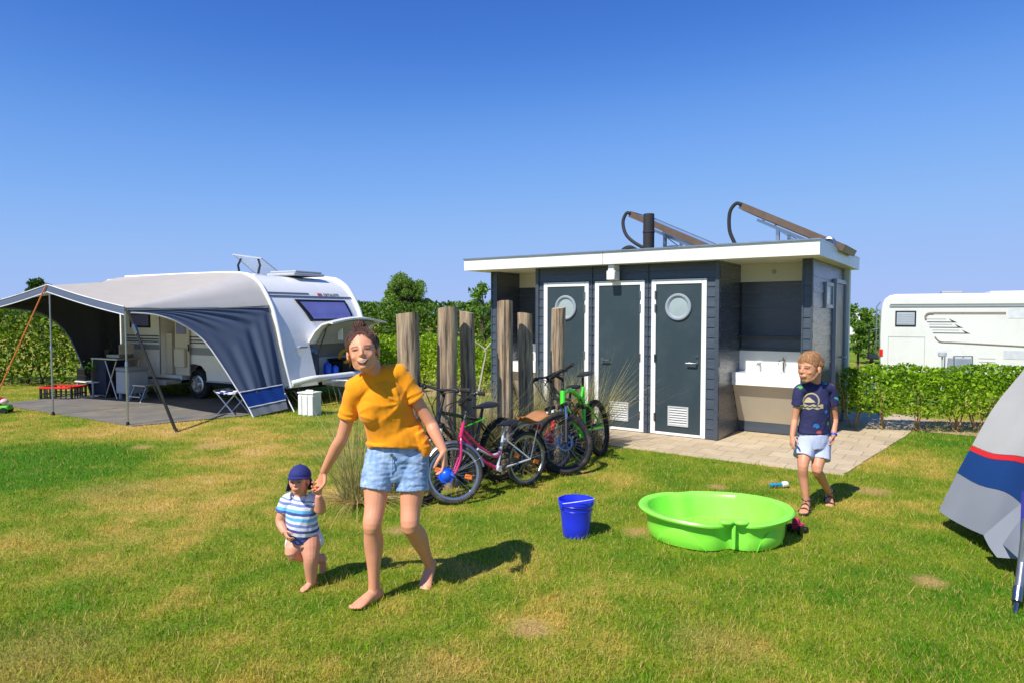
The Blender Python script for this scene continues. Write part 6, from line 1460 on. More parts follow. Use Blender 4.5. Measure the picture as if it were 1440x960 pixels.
# hair: cap swept up to a bun
hairm=mat('auburn hair',(84,52,36),.42,var=.35,scale=10,stretch=(7,7,1.2),bump=.5,bscale=60,spec=.5)
def haircap(q,Rm,h,front,side,back,grow,seed,amp,fz=lambda a:0):
    mb=MB(); rows=[]; nu,nv=48,26
    for i in range(nv+1):
        row=[]
        for k_ in range(nu):
            a=2*PI*k_/nu   # 0 = right, pi/2 = forward
            f=max(0,math.sin(a)); bk=max(0,-math.sin(a))
            zlow=(front*f**1.5+back*bk**1.2+side*(1-f**1.5-bk**1.2)) if f>0 or bk>0 else side
            zlow=front*f**2+back*bk**1.5+side*max(0,1-f**2-bk**1.5)+fz(a)
            t=i/nv; th0=math.acos(max(-1,min(1,(zlow-.615)/.40))); th=th0*(1-t)
            gg=grow*min(1,t*5)**.7; rx,ry,rz=.346+gg,.420+gg,.392+gg
            x=rx*math.sin(th)*math.cos(a); y=-.09+ry*math.sin(th)*math.sin(a); z=.615+rz*math.cos(th)
            nz=amp*(noise.noise(V((a*6+seed,th*1.3,0)))+.6*noise.noise(V((a*17+seed,th*2.0,3)))); 
            edge=min(1,t*5+.25); g=1+nz*edge
            row.append(q(x*g,-.09+(y+.09)*g,.615+(z-.615)*g))
        rows.append(row+[row[0]])
    mb.sheet([[p for p in r] for r in rows],.004*h/.22); return mb
mb=haircap(qW,RmW,hW,.86,.46,.24,.016,2,.04); hair=mb.build('hair',hairm,woman,smooth=70)
mb=MB(); rr=random.Random(3); bunc=qW(0.0,-.10,1.10)
mb.sphere(bunc,(.030,.030,.026),16,10)
for i in range(26):
    a=rr.uniform(0,2*PI); t=rr.uniform(-1,1); ax=V((rr.gauss(0,1),rr.gauss(0,1),rr.gauss(0,.6))).normalized(); u=ax.orthogonal().normalized(); w=ax.cross(u)
    mb.tube([bunc+(u*math.cos(b_)+w*math.sin(b_))*(.028+.006*rr.random())+ax*.012*t for b_ in np.linspace(a,a+3.6,9)],.0032,5)
mb.build('hair_bun',hairm,hair,smooth=70)
mb=MB()
for i in range(420):   # swept strands from the hairline to the bun
    a=rr.uniform(-.3,PI+.3) if i<80 else rr.uniform(PI,2*PI); f=max(0,math.sin(a)); z=.85*f**2+.46*(1-f**2)+rr.uniform(-.06,.02); st=math.sqrt(max(0,1-((z-.615)/.40)**2))
    p0=qW(.358*st*math.cos(a),-.09+.432*st*math.sin(a),z); th=math.acos(max(-1,min(1,(z-.615)/.40))); pts=[p0]
    for t in (.35,.7,.95):
        t2=th*(1-t); g_=1+.02*rr.random(); pts.append(qW(.394*g_*math.sin(t2)*math.cos(a),-.09+.468*g_*math.sin(t2)*math.sin(a)-.02*t,.615+.438*g_*math.cos(t2)))
    hairstrand(mb,pts,.0009,.0046,5)
    if i==210:
        mb.build('hair_strands',hairm,hair,smooth=70); mb=MB()
for i in range(10):   # loose wisps at the sides
    s_=rr.choice((-1,1)); p0=qW(s_*.34,.02+rr.uniform(-.05,.1),.62+rr.uniform(-.05,.15)); hairstrand(mb,[p0,p0+V((s_*.018,-.01,-.03)),p0+V((s_*.02+rr.uniform(-.01,.01),-.005,-.075)),p0+V((s_*.012,.0,-.11))],.0012,.0006,4)
mb.build('hair_strands',mat('auburn highlights',(142,84,52),.4,var=.35,scale=30),hair,smooth=70)
# spiky blue brush toy held in her hand
t=thing('brush_toy','bright blue round spiky toy held in the hand of the woman','toy',P(627,668,3.745))
bl=mat('blue rubber',(20,92,232),.35,var=.06,coat=.2); mb=MB(); mb.sphere((0,0,0),(.034,.026,.036),16,10); c_=mb.build('core',bl,t)
mb=MB(); mb.torus((0,0,0),.036,.0065,(.3,-1,.2),28,8)
rr=random.Random(8)
for i in range(26):
    a=2*PI*i/26; d=V((math.cos(a),.25*rr.uniform(-1,1),math.sin(a))).normalized(); mb.tube([d*.030,d*(.046+.006*rr.random())],[.0042,.0022],5)
mb.build('bristle_ring',bl,c_)
# ---------------------------------------------------------------- TODDLER
to=V((-1.24,3.98,0)); T_=lambda px,py,Y: P(px,py,Y)-to
skt=skinmat('toddler skin',(222,156,126))
B=Body()
chinT=T_(420,693.5,3.90); crownT=T_(423,652,3.95); nkT=T_(422,697,3.97); shTA,shTB=T_(403,706,3.97),T_(439,704,3.98)
pelT=T_(427,755,4.0); cheT=T_(422,715,3.97)
hTA,hTB=T_(417,760,4.0),T_(436,758,3.99); kTA,kTB=T_(412,777,3.95),T_(437,783,3.95); aTA=T_(453,786,4.12); aTB=T_(438,816,3.98)
latT=V((1,0,0))
B.limb([pelT+V((0,0,-.02)),pelT+V((0,0,.04)),cheT.lerp(pelT,.4),cheT,nkT+V((0,.0,-.015))],[(.075,.07),(.082,.078),(.082,.076),(.075,.062),(.035,.035)],side=latT,n=22)
B.limb([nkT,chinT.lerp(crownT,.35)+V((0,.06,0))],[.032,.045])
RmT=frame_from(V((-.05,-1,-.32)),(crownT-chinT).normalized()*.8+V((0,-.25,.75))*.4); hT=.158
qT=headshape(B,chinT,RmT,hT,1.35,.6)
eTA,wTA=T_(394,733,3.95),T_(400,747,3.90); eTB,wTB=T_(451,716,3.95),T_(448,697,3.90)
B.limb([shTA,shTA.lerp(eTA,.5),eTA,wTA],[.034,.033,.028,.020]); B.limb([shTB,shTB.lerp(eTB,.5),eTB,eTB.lerp(wTB,.5),wTB],[.034,.034,.031,.030,.020])
hand(B,wTA,(T_(405,757,3.87)-wTA),(.6,.3,0),(0,-1,.2),.54,(.6,.7,.75,.8),.4); hand(B,wTB,(T_(449,681,3.90)-wTB),(.1,-.3,.2),(-1,-.1,.0),.54,(.7,.8,.85,.9),.5)
B.limb([hTB,hTB.lerp(kTB,.5),kTB,kTB.lerp(aTB,.35),aTB],[(.064,.066),(.060,.062),(.045,.047),(.042,.044),(.030,.031)],side=X,n=18)
B.limb([hTA,hTA.lerp(kTA,.55)+V((0,-.01,0)),kTA,kTA.lerp(aTA,.4),aTA],[(.058,.060),(.054,.056),(.041,.042),(.038,.039),(.028,.029)],side=X,n=18)
so,k,s=foot(B,V((aTB.x,aTB.y,max(aTB.z,.034))),(-.42,-.9,-.02),(0,0,1),.122,w=1.15); toes(B,so,k,-1)
so,k,s=foot(B,aTA,(.10,-.25,-.95),(.15,-.95,.25),.118,w=1.15); toes(B,so,k,1)
me=B.solid(.0028,3,.5,head=(qT(0,0,.5),hT*.62,7)); tod=mk('person',me,skt,None,to); tag(tod,'barefoot toddler in navy sun cap, striped blue bodysuit and nappy holding a hand','person')
bvT=BVHTree.FromPolygons([v.co.copy() for v in me.vertices],[tuple(p.vertices) for p in me.polygons])
face(tod,bvT,qT,RmT,hT,.35,(150,110,80),(60,70,90),.5,False,(212,116,104),eyez=.46)
# striped body
m,nt,b=newmat('striped jersey'); L=nt.links.new
tc=N(nt,'ShaderNodeTexCoord'); sx=N(nt,'ShaderNodeSeparateXYZ'); L(tc.outputs['Object'],sx.inputs[0])
nz=N(nt,'ShaderNodeTexNoise',i_Scale=12.0); L(tc.outputs['Object'],nz.inputs['Vector'])
ad=N(nt,'ShaderNodeMath',operation='MULTIPLY_ADD',i_1=.018); L(nz.outputs['Fac'],ad.inputs[0]); L(sx.outputs['Z'],ad.inputs[2])
sx2=N(nt,'ShaderNodeMath',operation='MULTIPLY_ADD',i_1=.14); L(sx.outputs['X'],sx2.inputs[0]); L(ad.outputs[0],sx2.inputs[2])
mr=N(nt,'ShaderNodeMapRange',i_1=.30,i_2=.60,i_3=0,i_4=1); L(sx2.outputs[0],mr.inputs[0])
cr=N(nt,'ShaderNodeValToRGB'); cr.color_ramp.interpolation='CONSTANT'; L(mr.outputs[0],cr.inputs[0]); e=cr.color_ramp.elements
wht=lin((226,228,238)); nv=lin((74,88,160)); sb=lin((104,190,238)); mid=lin((120,140,200))
e[0].position=0; e[0].color=nv; e[1].position=.12; e[1].color=wht
for p_,c_ in ((.19,nv),(.25,wht),(.31,mid),(.37,wht),(.43,sb),(.50,wht),(.545,nv),(.60,sb),(.66,wht),(.72,mid),(.77,wht),(.815,mid),(.84,wht)): a=e.new(p_); a.color=c_
L(cr.outputs[0],b.inputs['Base Color']); b.inputs['Roughness'].default_value=.85; strp=m
B=Body()
B.limb([T_(428,752,4.0)+V((0,-.004,0)),pelT+V((0,0,.03)),cheT.lerp(pelT,.5),cheT,nkT+V((0,.004,-.022)),nkT+V((0,.004,-.012))],[(.088,.084),(.096,.090),(.093,.087),(.087,.072),(.055,.048),(.042,.042)],side=latT,n=26,cap=True)
B.limb([shTA.lerp(nkT,.5),shTA,shTA.lerp(eTA,.52)],[.048,.046,.046],cap=False); B.limb([shTB.lerp(nkT,.5),shTB,shTB.lerp(eTB,.55)],[.048,.046,.046],cap=False)
w1=wrinkles(2,.005,16,(1,1,.8)); me=B.solid(.0045,3,.5,w1); mk('bodysuit',me,strp,tod)
B=Body(); B.limb([T_(444,757,4.02),T_(430,763,4.0),T_(413,764,4.0)],[.062,.068,.060]); B.ball(T_(443,763,4.04),(.052,.056,.052)); me=B.solid(.005,3,.5,wrinkles(4,.004,20)); mk('nappy',me,M['white_plastic'],tod)
# cap
cp=mat('navy cap cotton',(38,46,112),.85,var=.08,scale=10,bump=.15,bscale=200); cpd=mat('dark navy flap',(34,42,92),.85,var=.08)
mb=haircap(qT,RmT,hT,.63,.52,.46,.045,5,.012); cap=mb.build('cap',cp,tod,smooth=70)
mb=MB(); rows=[]
for i in range(21):
    a=PI*(.08+.84*i/20); row=[]
    for j in range(6):
        t=j/5; ext_=.11*math.sin(a)**.8*t; x=(.385+ext_*.4)*math.cos(a); y=-.09+(.47+ext_*2.2)*math.sin(a); row.append(qT(x,y,.64-.06*t*math.sin(a)-.08*(1-math.sin(a))))
    rows.append(row)
mb.sheet(rows,.005); mb.build('visor',cp,cap,smooth=70)
mb=MB(); rows=[]
for i in range(25):
    a=PI*(.98+1.04*i/24); row=[]
    for j in range(6):
        t=j/5; x=(.395+.10*t)*math.cos(a); y=-.09+(.465+.14*t)*math.sin(a); row.append(qT(x*(1+.03*math.sin(i*1.9)*t),y,.52-.46*t-.02*math.sin(i*2.1)*t))
    rows.append(row)
mb.sheet(rows,.004); mb.build('neck_flap',cpd,cap,smooth=70)
mb=MB(); mb.sphere(qT(0,-.09,1.055),.008,10,6); mb.build('cap_button',cp,cap)
# ---------------------------------------------------------------- BOY
bo=V((2.56,5.58,0)); Y_=lambda px,py,Y: P(px,py,Y)-bo
skb=skinmat('boy skin',(212,148,114)); B=Body()
chB=Y_(1137,537,5.50); crB=Y_(1143,493,5.58); nkB=Y_(1146,538,5.58); sA,sB=Y_(1125,548,5.55),Y_(1167,547,5.62); cheB=Y_(1146,570,5.58); pelB=Y_(1144,618,5.60)
latB=(sB-sA).normalized()
B.limb([pelB+V((0,0,-.03)),pelB+V((0,0,.06)),pelB.lerp(cheB,.55),cheB,nkB+V((0,0,-.05)),nkB],[(.108,.082),(.105,.08),(.098,.075),(.112,.08),(.085,.06),(.042,.042)],side=latB,n=22)
B.limb([sA,nkB+V((0,0,-.05)),sB],[.038,.045,.038])
RmB=frame_from(V((-.84,-.54,-.06)),V((.02,0,1))); hB=.252
B.limb([nkB+V((0,.0,-.03)),chB.lerp(crB,.32)+RmB@V((0,-.075,0))],[.042,.046])
qB=headshape(B,chB,RmB,hB,.8,.4)
eA,wA_=Y_(1118,588,5.58),Y_(1114,613,5.53); eB_,wB_=Y_(1174,588,5.66),Y_(1172,612,5.58)
B.limb([sA,sA.lerp(eA,.5),eA,eA.lerp(wA_,.35),wA_],[.036,.033,.027,.027,.020]); B.limb([sB,sB.lerp(eB_,.5),eB_,eB_.lerp(wB_,.35),wB_],[.036,.033,.027,.027,.020])
hand(B,wA_,(Y_(1113,628,5.49)-wA_),(.9,.2,0),(-.1,-1,0),.72,(.35,.4,.45,.5),.2); hand(B,wB_,(Y_(1169,630,5.53)-wB_),(-.9,.1,0),(-.1,-1,0),.72,(.5,.6,.65,.7),.3)
hA_,hB_=Y_(1133,622,5.60),Y_(1155,622,5.62); kA,kB_=Y_(1129,655,5.50),Y_(1149,660,5.52); aA,aB_=Y_(1134,707,5.52),Y_(1166,693,5.76)
B.limb([hA_,hA_.lerp(kA,.5),kA,kA.lerp(aA,.3)+V((0,.012,0)),kA.lerp(aA,.72),aA],[(.066,.07),(.058,.062),(.042,.044),(.040,.043),(.029,.031),(.025,.027)],side=X,n=18)
B.limb([hB_,hB_.lerp(kB_,.5),kB_,kB_.lerp(aB_,.3)+V((0.004,.012,0)),kB_.lerp(aB_,.72),aB_],[(.066,.07),(.058,.062),(.042,.044),(.040,.043),(.029,.031),(.025,.027)],side=X,n=18)
B.ball(kA+V((0,-.02,0)),(.028,.025,.034)); B.ball(kB_+V((0,-.02,0)),(.028,.025,.034))
soA,kA_,_s1=foot(B,V((aA.x,aA.y,.075)),(-.55,-.83,-.03),(0,0,1),.20); toes(B,soA,kA_,1)
soB,kB2,_s2=foot(B,aB_,(-.28,-.80,-.42),(-.1,-.42,.9),.20); toes(B,soB,kB2,-1)
me=B.solid(.0034,3,.5,head=(qB(0,0,.5),hB*.62,16)); boy=mk('person',me,skb,None,bo); tag(boy,'boy in navy printed t-shirt, pale shorts and sandals walking beside the washroom hut','person')
bvB=BVHTree.FromPolygons([v.co.copy() for v in me.vertices],[tuple(p.vertices) for p in me.polygons])
face(boy,bvB,qB,RmB,hB,.45,(146,102,68),(56,46,42),1.15,False,(196,108,94))
# navy shirt with coloured flecks
m,nt,b=newmat('navy printed jersey'); L=nt.links.new
tc=N(nt,'ShaderNodeTexCoord'); vo=N(nt,'ShaderNodeTexVoronoi',i_Scale=13.0); mp=N(nt,'ShaderNodeMapping'); mp.inputs['Scale'].default_value=(1,1,1.35); mp.inputs['Rotation'].default_value=(.3,.5,.2); L(tc.outputs['Object'],mp.inputs['Vector'])
nz=N(nt,'ShaderNodeTexNoise',i_Scale=26.0,i_Detail=2.0); L(tc.outputs['Object'],nz.inputs['Vector'])
va=N(nt,'ShaderNodeVectorMath',operation='MULTIPLY_ADD'); L(nz.outputs['Color'],va.inputs[0]); va.inputs[1].default_value=(.06,.06,.06); L(mp.outputs[0],va.inputs[2]); L(va.outputs[0],vo.inputs['Vector'])
mr=N(nt,'ShaderNodeMapRange',i_1=.24,i_2=.30,i_3=1,i_4=0); L(vo.outputs['Distance'],mr.inputs[0])
sr=N(nt,'ShaderNodeSeparateColor'); L(vo.outputs['Color'],sr.inputs[0]); cr=N(nt,'ShaderNodeValToRGB'); cr.color_ramp.interpolation='CONSTANT'; L(sr.outputs[0],cr.inputs[0]); e=cr.color_ramp.elements
e[0].color=lin((44,46,88)); e[1].position=.30; e[1].color=lin((190,84,60))
for p_,c_ in ((.48,(40,120,196)),(.62,(44,46,88)),(.72,(70,176,190)),(.84,(80,170,70)),(.94,(150,60,80))): a=e.new(p_); a.color=lin(c_)
mx=N(nt,'ShaderNodeMix',data_type='RGBA'); L(mr.outputs[0],mx.inputs[0]); mx.inputs[6].default_value=lin((44,44,88)); L(cr.outputs[0],mx.inputs[7]); L(mx.outputs[2],b.inputs['Base Color']); b.inputs['Roughness'].default_value=.85; navy_t=m
B=Body(); hemB=Y_(1144,608,5.60)
B.limb([hemB,hemB+V((0,0,.03)),pelB.lerp(cheB,.55),cheB,nkB+V((0,0,-.045)),nkB+V((0,0,-.016)),nkB+V((0,0,-.004))],[(.140,.108),(.137,.106),(.125,.098),(.130,.098),(.098,.074),(.06,.056),(.050,.052)],side=latB,n=26,cap=False)
B.limb([sA.lerp(nkB,.5)+V((0,0,-.02)),sA+V((-.002,0,.0)),sA.lerp(eA,.52)],[.050,.046,.051],cap=False); B.limb([sB.lerp(nkB,.5)+V((0,0,-.02)),sB+V((.002,0,0)),sB.lerp(eB_,.52)],[.050,.046,.051],cap=False); B.limb([sA+V((0,0,.003)),nkB+V((0,0,-.042)),sB+V((0,0,.003))],[(.046,.046),(.056,.05),(.046,.046)],side=(0,0,1))
w1=wrinkles(6,.006,11,(1,1,.6)); w2=wrinkles(12,.003,26,(1,1,.8)); me=B.solid(.0052,3,.5,lambda c,n:w1(c,n)+w2(c,n)); tee=mk('tshirt',me,navy_t,boy)
bvS=BVHTree.FromPolygons([v.co.copy() for v in me.vertices],[tuple(p.vertices) for p in me.polygons])
gold=mat('pale gold print',(176,162,122),.6,var=.12,scale=60); pc=Y_(1141,566,5.35); fd=V((.44,1,-.11)).normalized()
def stick(rows,off=.0022):
    out=[]
    for r in rows:
        rr_=[]
        for x,z in r:
            o_=pc+V((x,0,z))-fd*.1; loc,nr,i_,ds=bvS.ray_cast(o_,fd); rr_.append((loc if loc is not None else o_+fd*.3)-fd*off)
        out.append(rr_)
    return out
mb=MB()
mb.sheet(stick([[(r*math.cos(a),.012+r*math.sin(a)) for a in np.linspace(-.15*PI,1.18*PI,25)] for r in (.058,.070)]),.001)
mb.sheet(stick([[(x,-.035+z+.006*math.sin(x*90)) for x in np.linspace(-.092,.10,17)] for z in (-.020,-.008,.008,.016)]),.001)
mb.sheet(stick([[(-.05+.075*u+.012*math.sin(v*5),.0+.055*v*math.sin(PI*u)**.7) for u in np.linspace(0,1,12)] for v in np.linspace(0,.8,6)]),.001)
pr_=mb.build('shirt_print',gold,tee,smooth=80)
mb=MB(); mb.sheet(stick([[(x,-.036+z+.004*math.sin(x*160)) for x in np.linspace(-.07,.075,19)] for z in (-.006,.004)],.0036),.0008); mb.build('print_lettering_bar',navy_t,pr_,smooth=80)
# shorts
ps=mat('pale blue cotton',(186,194,222),.85,var=.05,bump=.1,bscale=200); B=Body()
B.limb([Y_(1144,628,5.60),pelB+V((0,0,.0)),pelB+V((0,0,.06))],[(.112,.10),(.125,.105),(.120,.10)],side=latB,n=26,cap=False)
hmA_=Y_(1129,642,5.55); hmB_=Y_(1153,646,5.57)
B.limb([hA_+V((0,0,.03)),hA_.lerp(hmA_,.5),hmA_],[(.078,.088),(.077,.088),(.076,.086)],side=X,n=22,cap=False); B.limb([hB_+V((0,0,.03)),hB_.lerp(hmB_,.5),hmB_],[(.080,.088),(.081,.088),(.083,.086)],side=X,n=22,cap=False)
w1=wrinkles(15,.007,12,(1,1,.5)); me=B.solid(.0055,3,.5,w1); mk('shorts',me,ps,boy)
# wristband, sandals
d=(wB_-eB_).normalized(); mb=MB(); mb.torus(wB_-d*.012,.0245,.0055,d,24,8,1.6); mb.build('wristband',mat('blue wristband',(34,84,220),.4),boy)
sdm=mat('dark sandal',(58,58,66),.7,var=.15); slm=mat('sandal sole',(40,38,40),.8)
for so,k in ((soA,kA_),(soB,kB2)):
    mb=MB(); rows=[]
    pl=[(-.075,.028),(-.03,.034),(.04,.037),(.10,.044),(.15,.042),(.185,.022)]
    top=[so(x,w,.004) for x,w in pl]+[so(x,-w,.004) for x,w in reversed(pl)]; u=(so(0,0,1)-so(0,0,0)).normalized(); mb.prism([p-u*.016 for p in top],u*.016); sl=mb.build('sandal',slm,boy,smooth=None)
    for x,zt,w in ((.105,.048,.044),(.045,.078,.040)):
        mb=MB(); arc=[so(x+.01*math.sin(a),w*1.05*math.cos(a),max(.0,zt*math.sin(a))) for a in np.linspace(0,PI,13)]
        for a_,b_ in zip(arc[:-1],arc[1:]): mb.bar(a_,b_,.022*k,.005,tuple(so(1,0,0)-so(0,0,0)) if False else (0,0,1))
        mb.build('strap',sdm,sl,smooth=None)
    mb=MB(); arc=[so(-.012-.042*math.cos(a)*1.0,.040*math.sin(a),.098) for a in np.linspace(0,2*PI,19)]; mb.tube(arc,.008*k,6,closed=False); mb.tube([so(.035,0,.085),so(.02,0,.10)],.010*k,6); mb.build('ankle_strap',sdm,sl)
# hair
hb=mat('sandy brown hair',(136,94,56),.5,var=.35,scale=12,stretch=(6,6,1.3),bump=.5,bscale=70)
mb=haircap(qB,RmB,hB,.665,.60,.34,.012,9,.05,lambda a:.022*math.sin(a*9)+.02*math.sin(a*4+1)); hair=mb.build('hair',hb,boy,smooth=70)
mb=MB(); rr=random.Random(12)
for i in range(260):
    a=rr.uniform(0,2*PI); t0=rr.uniform(.05,.95); f=max(0,math.sin(a)); bk=max(0,-math.sin(a)); zl=.68*f**2+.32*bk**1.5+.60*max(0,1-f**2-bk**1.5)
    th1=math.acos(max(-1,min(1,(zl-.615)/.40))); th=th1*t0; pts=[]
    for q_ in (0,.5,1):
        tt=min(th1*1.06,th+.55*q_); aa=a+.35*q_*rr.uniform(-.6,1); g=1.012+.02*math.sin(q_*3)+.05*rr.random()*q_
        pts.append(qB(.354*g*math.sin(tt)*math.cos(aa),-.09+.428*g*math.sin(tt)*math.sin(aa),.615+.405*g*math.cos(tt)))
    hairstrand(mb,pts,.0042,.0012,4)
mb.build('hair_locks',mat('light sandy hair',(172,128,82),.5,var=.3,scale=20),hair,smooth=70)  # lighter locks spread all over, for variation in the hair colour
# ================================================================ HEDGES, TREES, GRASS TUFTS
M['bark']=mat('bark',(96,82,66),.9,var=.3,scale=20,bump=.7,bscale=50,stretch=(1,1,.3))
M['hedge_r']=leafmat('bright privet leaves',(50,98,12),(158,194,36),.38,c2=(214,214,84))
M['hedge_l']=leafmat('mixed hedge leaves',(36,66,14),(130,158,40),.32,c2=(190,172,70))
M['hedge_d']=leafmat('dark hedge leaves',(40,72,20),(112,144,44),.32,c2=(170,152,64))
M['hedge_b']=leafmat('yellow green shrub leaves',(74,122,18),(176,202,46),.38,c2=(204,206,92))
M['willow']=leafmat('willow leaves',(74,108,38),(146,174,84),.4)
M['saplingleaf']=leafmat('sapling leaves',(60,100,28),(126,160,56),.35)
M['oakleaf']=leafmat('dark tree leaves',(36,66,24),(84,116,44),.3)
M['twig']=mat('inner twigs',(58,50,36),.9,var=.3,scale=12)
def hedge(name,label,pts,h,w,n,leaf,m,seed,gap=.12,topvar=.18,stems=None,group=None,h0=.10,stem_h=.35,lowfade=0.0):
    """leaf shell and fill along a plan line; an uneven top; bare stems at the foot"""
    rng=np.random.default_rng(seed); pts=[V((p[0],p[1],0)) for p in pts]; seg=[(b-a).length for a,b in zip(pts[:-1],pts[1:])]; tot=sum(seg)
    o=thing(name,label,'hedge',(0,0,0),0,group); P0=pts[0]; z0=lawn_z(P0.x,P0.y); o.location=(P0.x,P0.y,z0)
    def at(s):
        for a,b,l in zip(pts[:-1],pts[1:],seg):
            if s<=l+1e-9: return a+(b-a)*(s/l),(b-a).normalized()
            s-=l
        return pts[-1],(pts[-1]-pts[-2]).normalized()
    S=rng.uniform(0,tot,n); U=rng.uniform(-1,1,n); U=np.sign(U)*np.abs(U)**.5; Z=rng.uniform(0,1,n)**.72
    P_=np.empty((n,3)); ow=np.empty((n,3)); keep=np.ones(n,bool)
    for i in range(n):
        c,d=at(S[i]); nn=V((-d.y,d.x,0)); 
        hh=h*(1+topvar*noise.noise(V((S[i]*.9,seed,0)))+topvar*.7*noise.noise(V((S[i]*2.9,seed,5))))
        prof=math.sqrt(max(0,1-max(0,(Z[i]-.55)/.45)**2.2))*(.55+.45*min(1,(Z[i]-0)/.25+lowfade))
        ww=w*.5*prof*(1+.25*noise.noise(V((S[i]*1.7,Z[i]*2.5,seed+9))))
        p=c+nn*(U[i]*ww)-P0; z=h0+(hh-h0)*Z[i]
        P_[i]=(p.x,p.y,z); ow[i]=(nn.x*U[i],nn.y*U[i],max(0,Z[i]-.6)*1.6)
        if noise.noise(V((S[i]*3.2,Z[i]*4,U[i]*1.5+seed)))<-.55+gap-.3*(Z[i]<.2): keep[i]=False
    P_=P_[keep]; ow=ow[keep]
    me=leaf_mesh('foliage',P_,leaf,up=.35,asp=.55,rng=rng,outward=ow); link_mesh('foliage',me,m,o,None)
    # inner twigs
    rr=random.Random(seed); mb=MB(); ns=stems or int(tot*2.0)
    for i in range(ns):
        c,d=at(tot*(i+.3+.4*rr.random())/ns); b=c-P0
        for k in range(4):
            e=b+V((rr.uniform(-.22,.22)*w*.9+d.x*rr.uniform(-.2,.2),rr.uniform(-.3,.3)*w*.9+d.y*rr.uniform(-.2,.2),h*rr.uniform(.55,.85))); hairstrand(mb,[b+V((rr.uniform(-.04,.04),rr.uniform(-.04,.04),-.02)),b.lerp(e,.3)+V((rr.uniform(-.04,.04),rr.uniform(-.04,.04),.03)),b.lerp(e,.65),e],.013,.004,5)
    mb.build('stem',M['twig'] if not stems else mat('pale shrub stem',(168,136,96),.85,var=.2,scale=20),o)
    return o
hedge('hedge','low leafy privet hedge with bare stems in front of the motorhome',[(4.80,9.62),(5.5,9.42),(6.6,9.22),(7.6,9.05),(9.5,8.8)],.90,.76,15000,.060,M['hedge_r'],21,gap=.20,topvar=.22,stems=12,h0=.20)
hedge('hedge','tall wild hedge with dark foot behind the left end of the awning',[(-19,16.4),(-13,15.7),(-9.7,15.6),(-7.4,16.9)],1.98,1.5,26000,.10,M['hedge_l'],22,topvar=.12,h0=.02,lowfade=.5)
hedge('hedge','dark hedge running behind the caravan and the post row',[(-8.0,21.2),(-4.5,20.2),(-1.5,19.0),(1.6,18.0),(4.0,18.2)],1.95,1.6,24000,.11,M['hedge_d'],23,topvar=.10,h0=.02,lowfade=.4)
hedge('hedge','bright yellow green low shrubs in front of the dark hedge behind the posts',[(-3.3,15.4),(-2.0,15.0),(-.6,14.2),(.7,13.6)],1.12,.9,12000,.075,M['hedge_b'],24,topvar=.16,h0=.02,lowfade=.4)
hedge('hedge','distant low hedge across the field right of the hut',[(16,62),(26,58),(60,52)],2.6,3.0,9000,.34,M['hedge_d'],25,topvar=.2,h0=.0,lowfade=.6)
hedge('hedge','distant dark hedge line far behind the caravan',[(-60,48),(-30,52),(-8,56),(14,60)],2.5,3.0,14000,.34,M['oakleaf'],26,topvar=.22,h0=.0,lowfade=.6)
def tree(label,base,h,crown,n,leaf,m,seed,trunk=.09,clumps=26,low=.35,spread=1.0,shape=None):
    """tapered trunk, limbs to leaf clumps spread through the crown"""
    rr=random.Random(seed); rng=np.random.default_rng(seed); t=thing('tree',label,'tree',base)
    mb=MB(); top=V((rr.uniform(-.1,.1)*h*.3,0,h*.80)); hairstrand(mb,[V((0,0,-.1)),V((.02*h,.01*h,h*.25)),top*.62,top],trunk,trunk*.25,10); mb.build('trunk',M['bark'],t)
    mb=MB(); cs=[]
    for i in range(clumps):
        for _ in range(60):
            p=V((rr.uniform(-1,1),rr.uniform(-1,1),rr.uniform(-1,1)))
            if .25<p.length<1: break
        z=low*h+(h-low*h)*(p.z*.5+.5); c=V((p.x*crown*spread,p.y*crown*spread,z)) if shape is None else shape(p,rr)
        cs.append(c); a=V((top.x*c.z/h*.6,0,max(h*.18,c.z*.62))); hairstrand(mb,[a,a.lerp(c,.5)+V((0,0,.06*h*rr.uniform(-.3,1))),c],trunk*.30,trunk*.07,5)
    mb.build('limb',M['bark'],t)
    per=n//clumps; ps=[];ow=[]
    for c in cs:
        r=crown*rr.uniform(.26,.46); k=int(per*rr.uniform(.6,1.4)); d=rng.normal(size=(k,3)); d/=np.linalg.norm(d,axis=1)[:,None]; rad=rng.uniform(0,1,k)**.45
        ps.append(np.array(c)+d*rad[:,None]*r*np.array([1,1,.85])); ow.append(d)
    link_mesh('crown',leaf_mesh('crown',np.concatenate(ps),leaf,up=.2,asp=.45,rng=rng,outward=np.concatenate(ow)),m,t,None); return t
def gp(px,Y): p=P(px,470,Y); return (p.x,Y,lawn_z(p.x,Y))
tree('dense round willow rising above the hedge behind the posts',gp(572,26),3.15,.80,26000,.085,M['willow'],31,clumps=60,low=.25)
tree('thin sapling with ragged crown left of the hut',gp(682,15.5),2.55,.42,1500,.10,M['saplingleaf'],32,trunk=.035,clumps=22,low=.25,shape=lambda p,rr:V((p.x*.42*(1.15-.5*(p.z*.5+.5)),p.y*.4,1.0+1.5*(p.z*.5+.5))))
tree('bushy dark green tree top beyond the awning peak',gp(57,34),3.35,.75,5000,.17,M['oakleaf'],33,clumps=24,low=.35)
tree('slender tree with tufted top behind the right corner of the hut',gp(1206,24),2.75,.55,1600,.13,M['saplingleaf'],34,trunk=.05,clumps=18,low=.28,shape=lambda p,rr:V((p.x*.62*(1.2-.85*(p.z*.5+.5)),p.y*.5,.8+1.95*(p.z*.5+.5))))
tree('round green bush between the hut and the motorhome',gp(1226,30),1.95,.85,4000,.16,M['willow'],35,clumps=22,low=.10)
tree('small far green tree on the horizon right of the caravan',gp(520,60),2.4,.6,1800,.3,M['oakleaf'],36,clumps=14,low=.3)

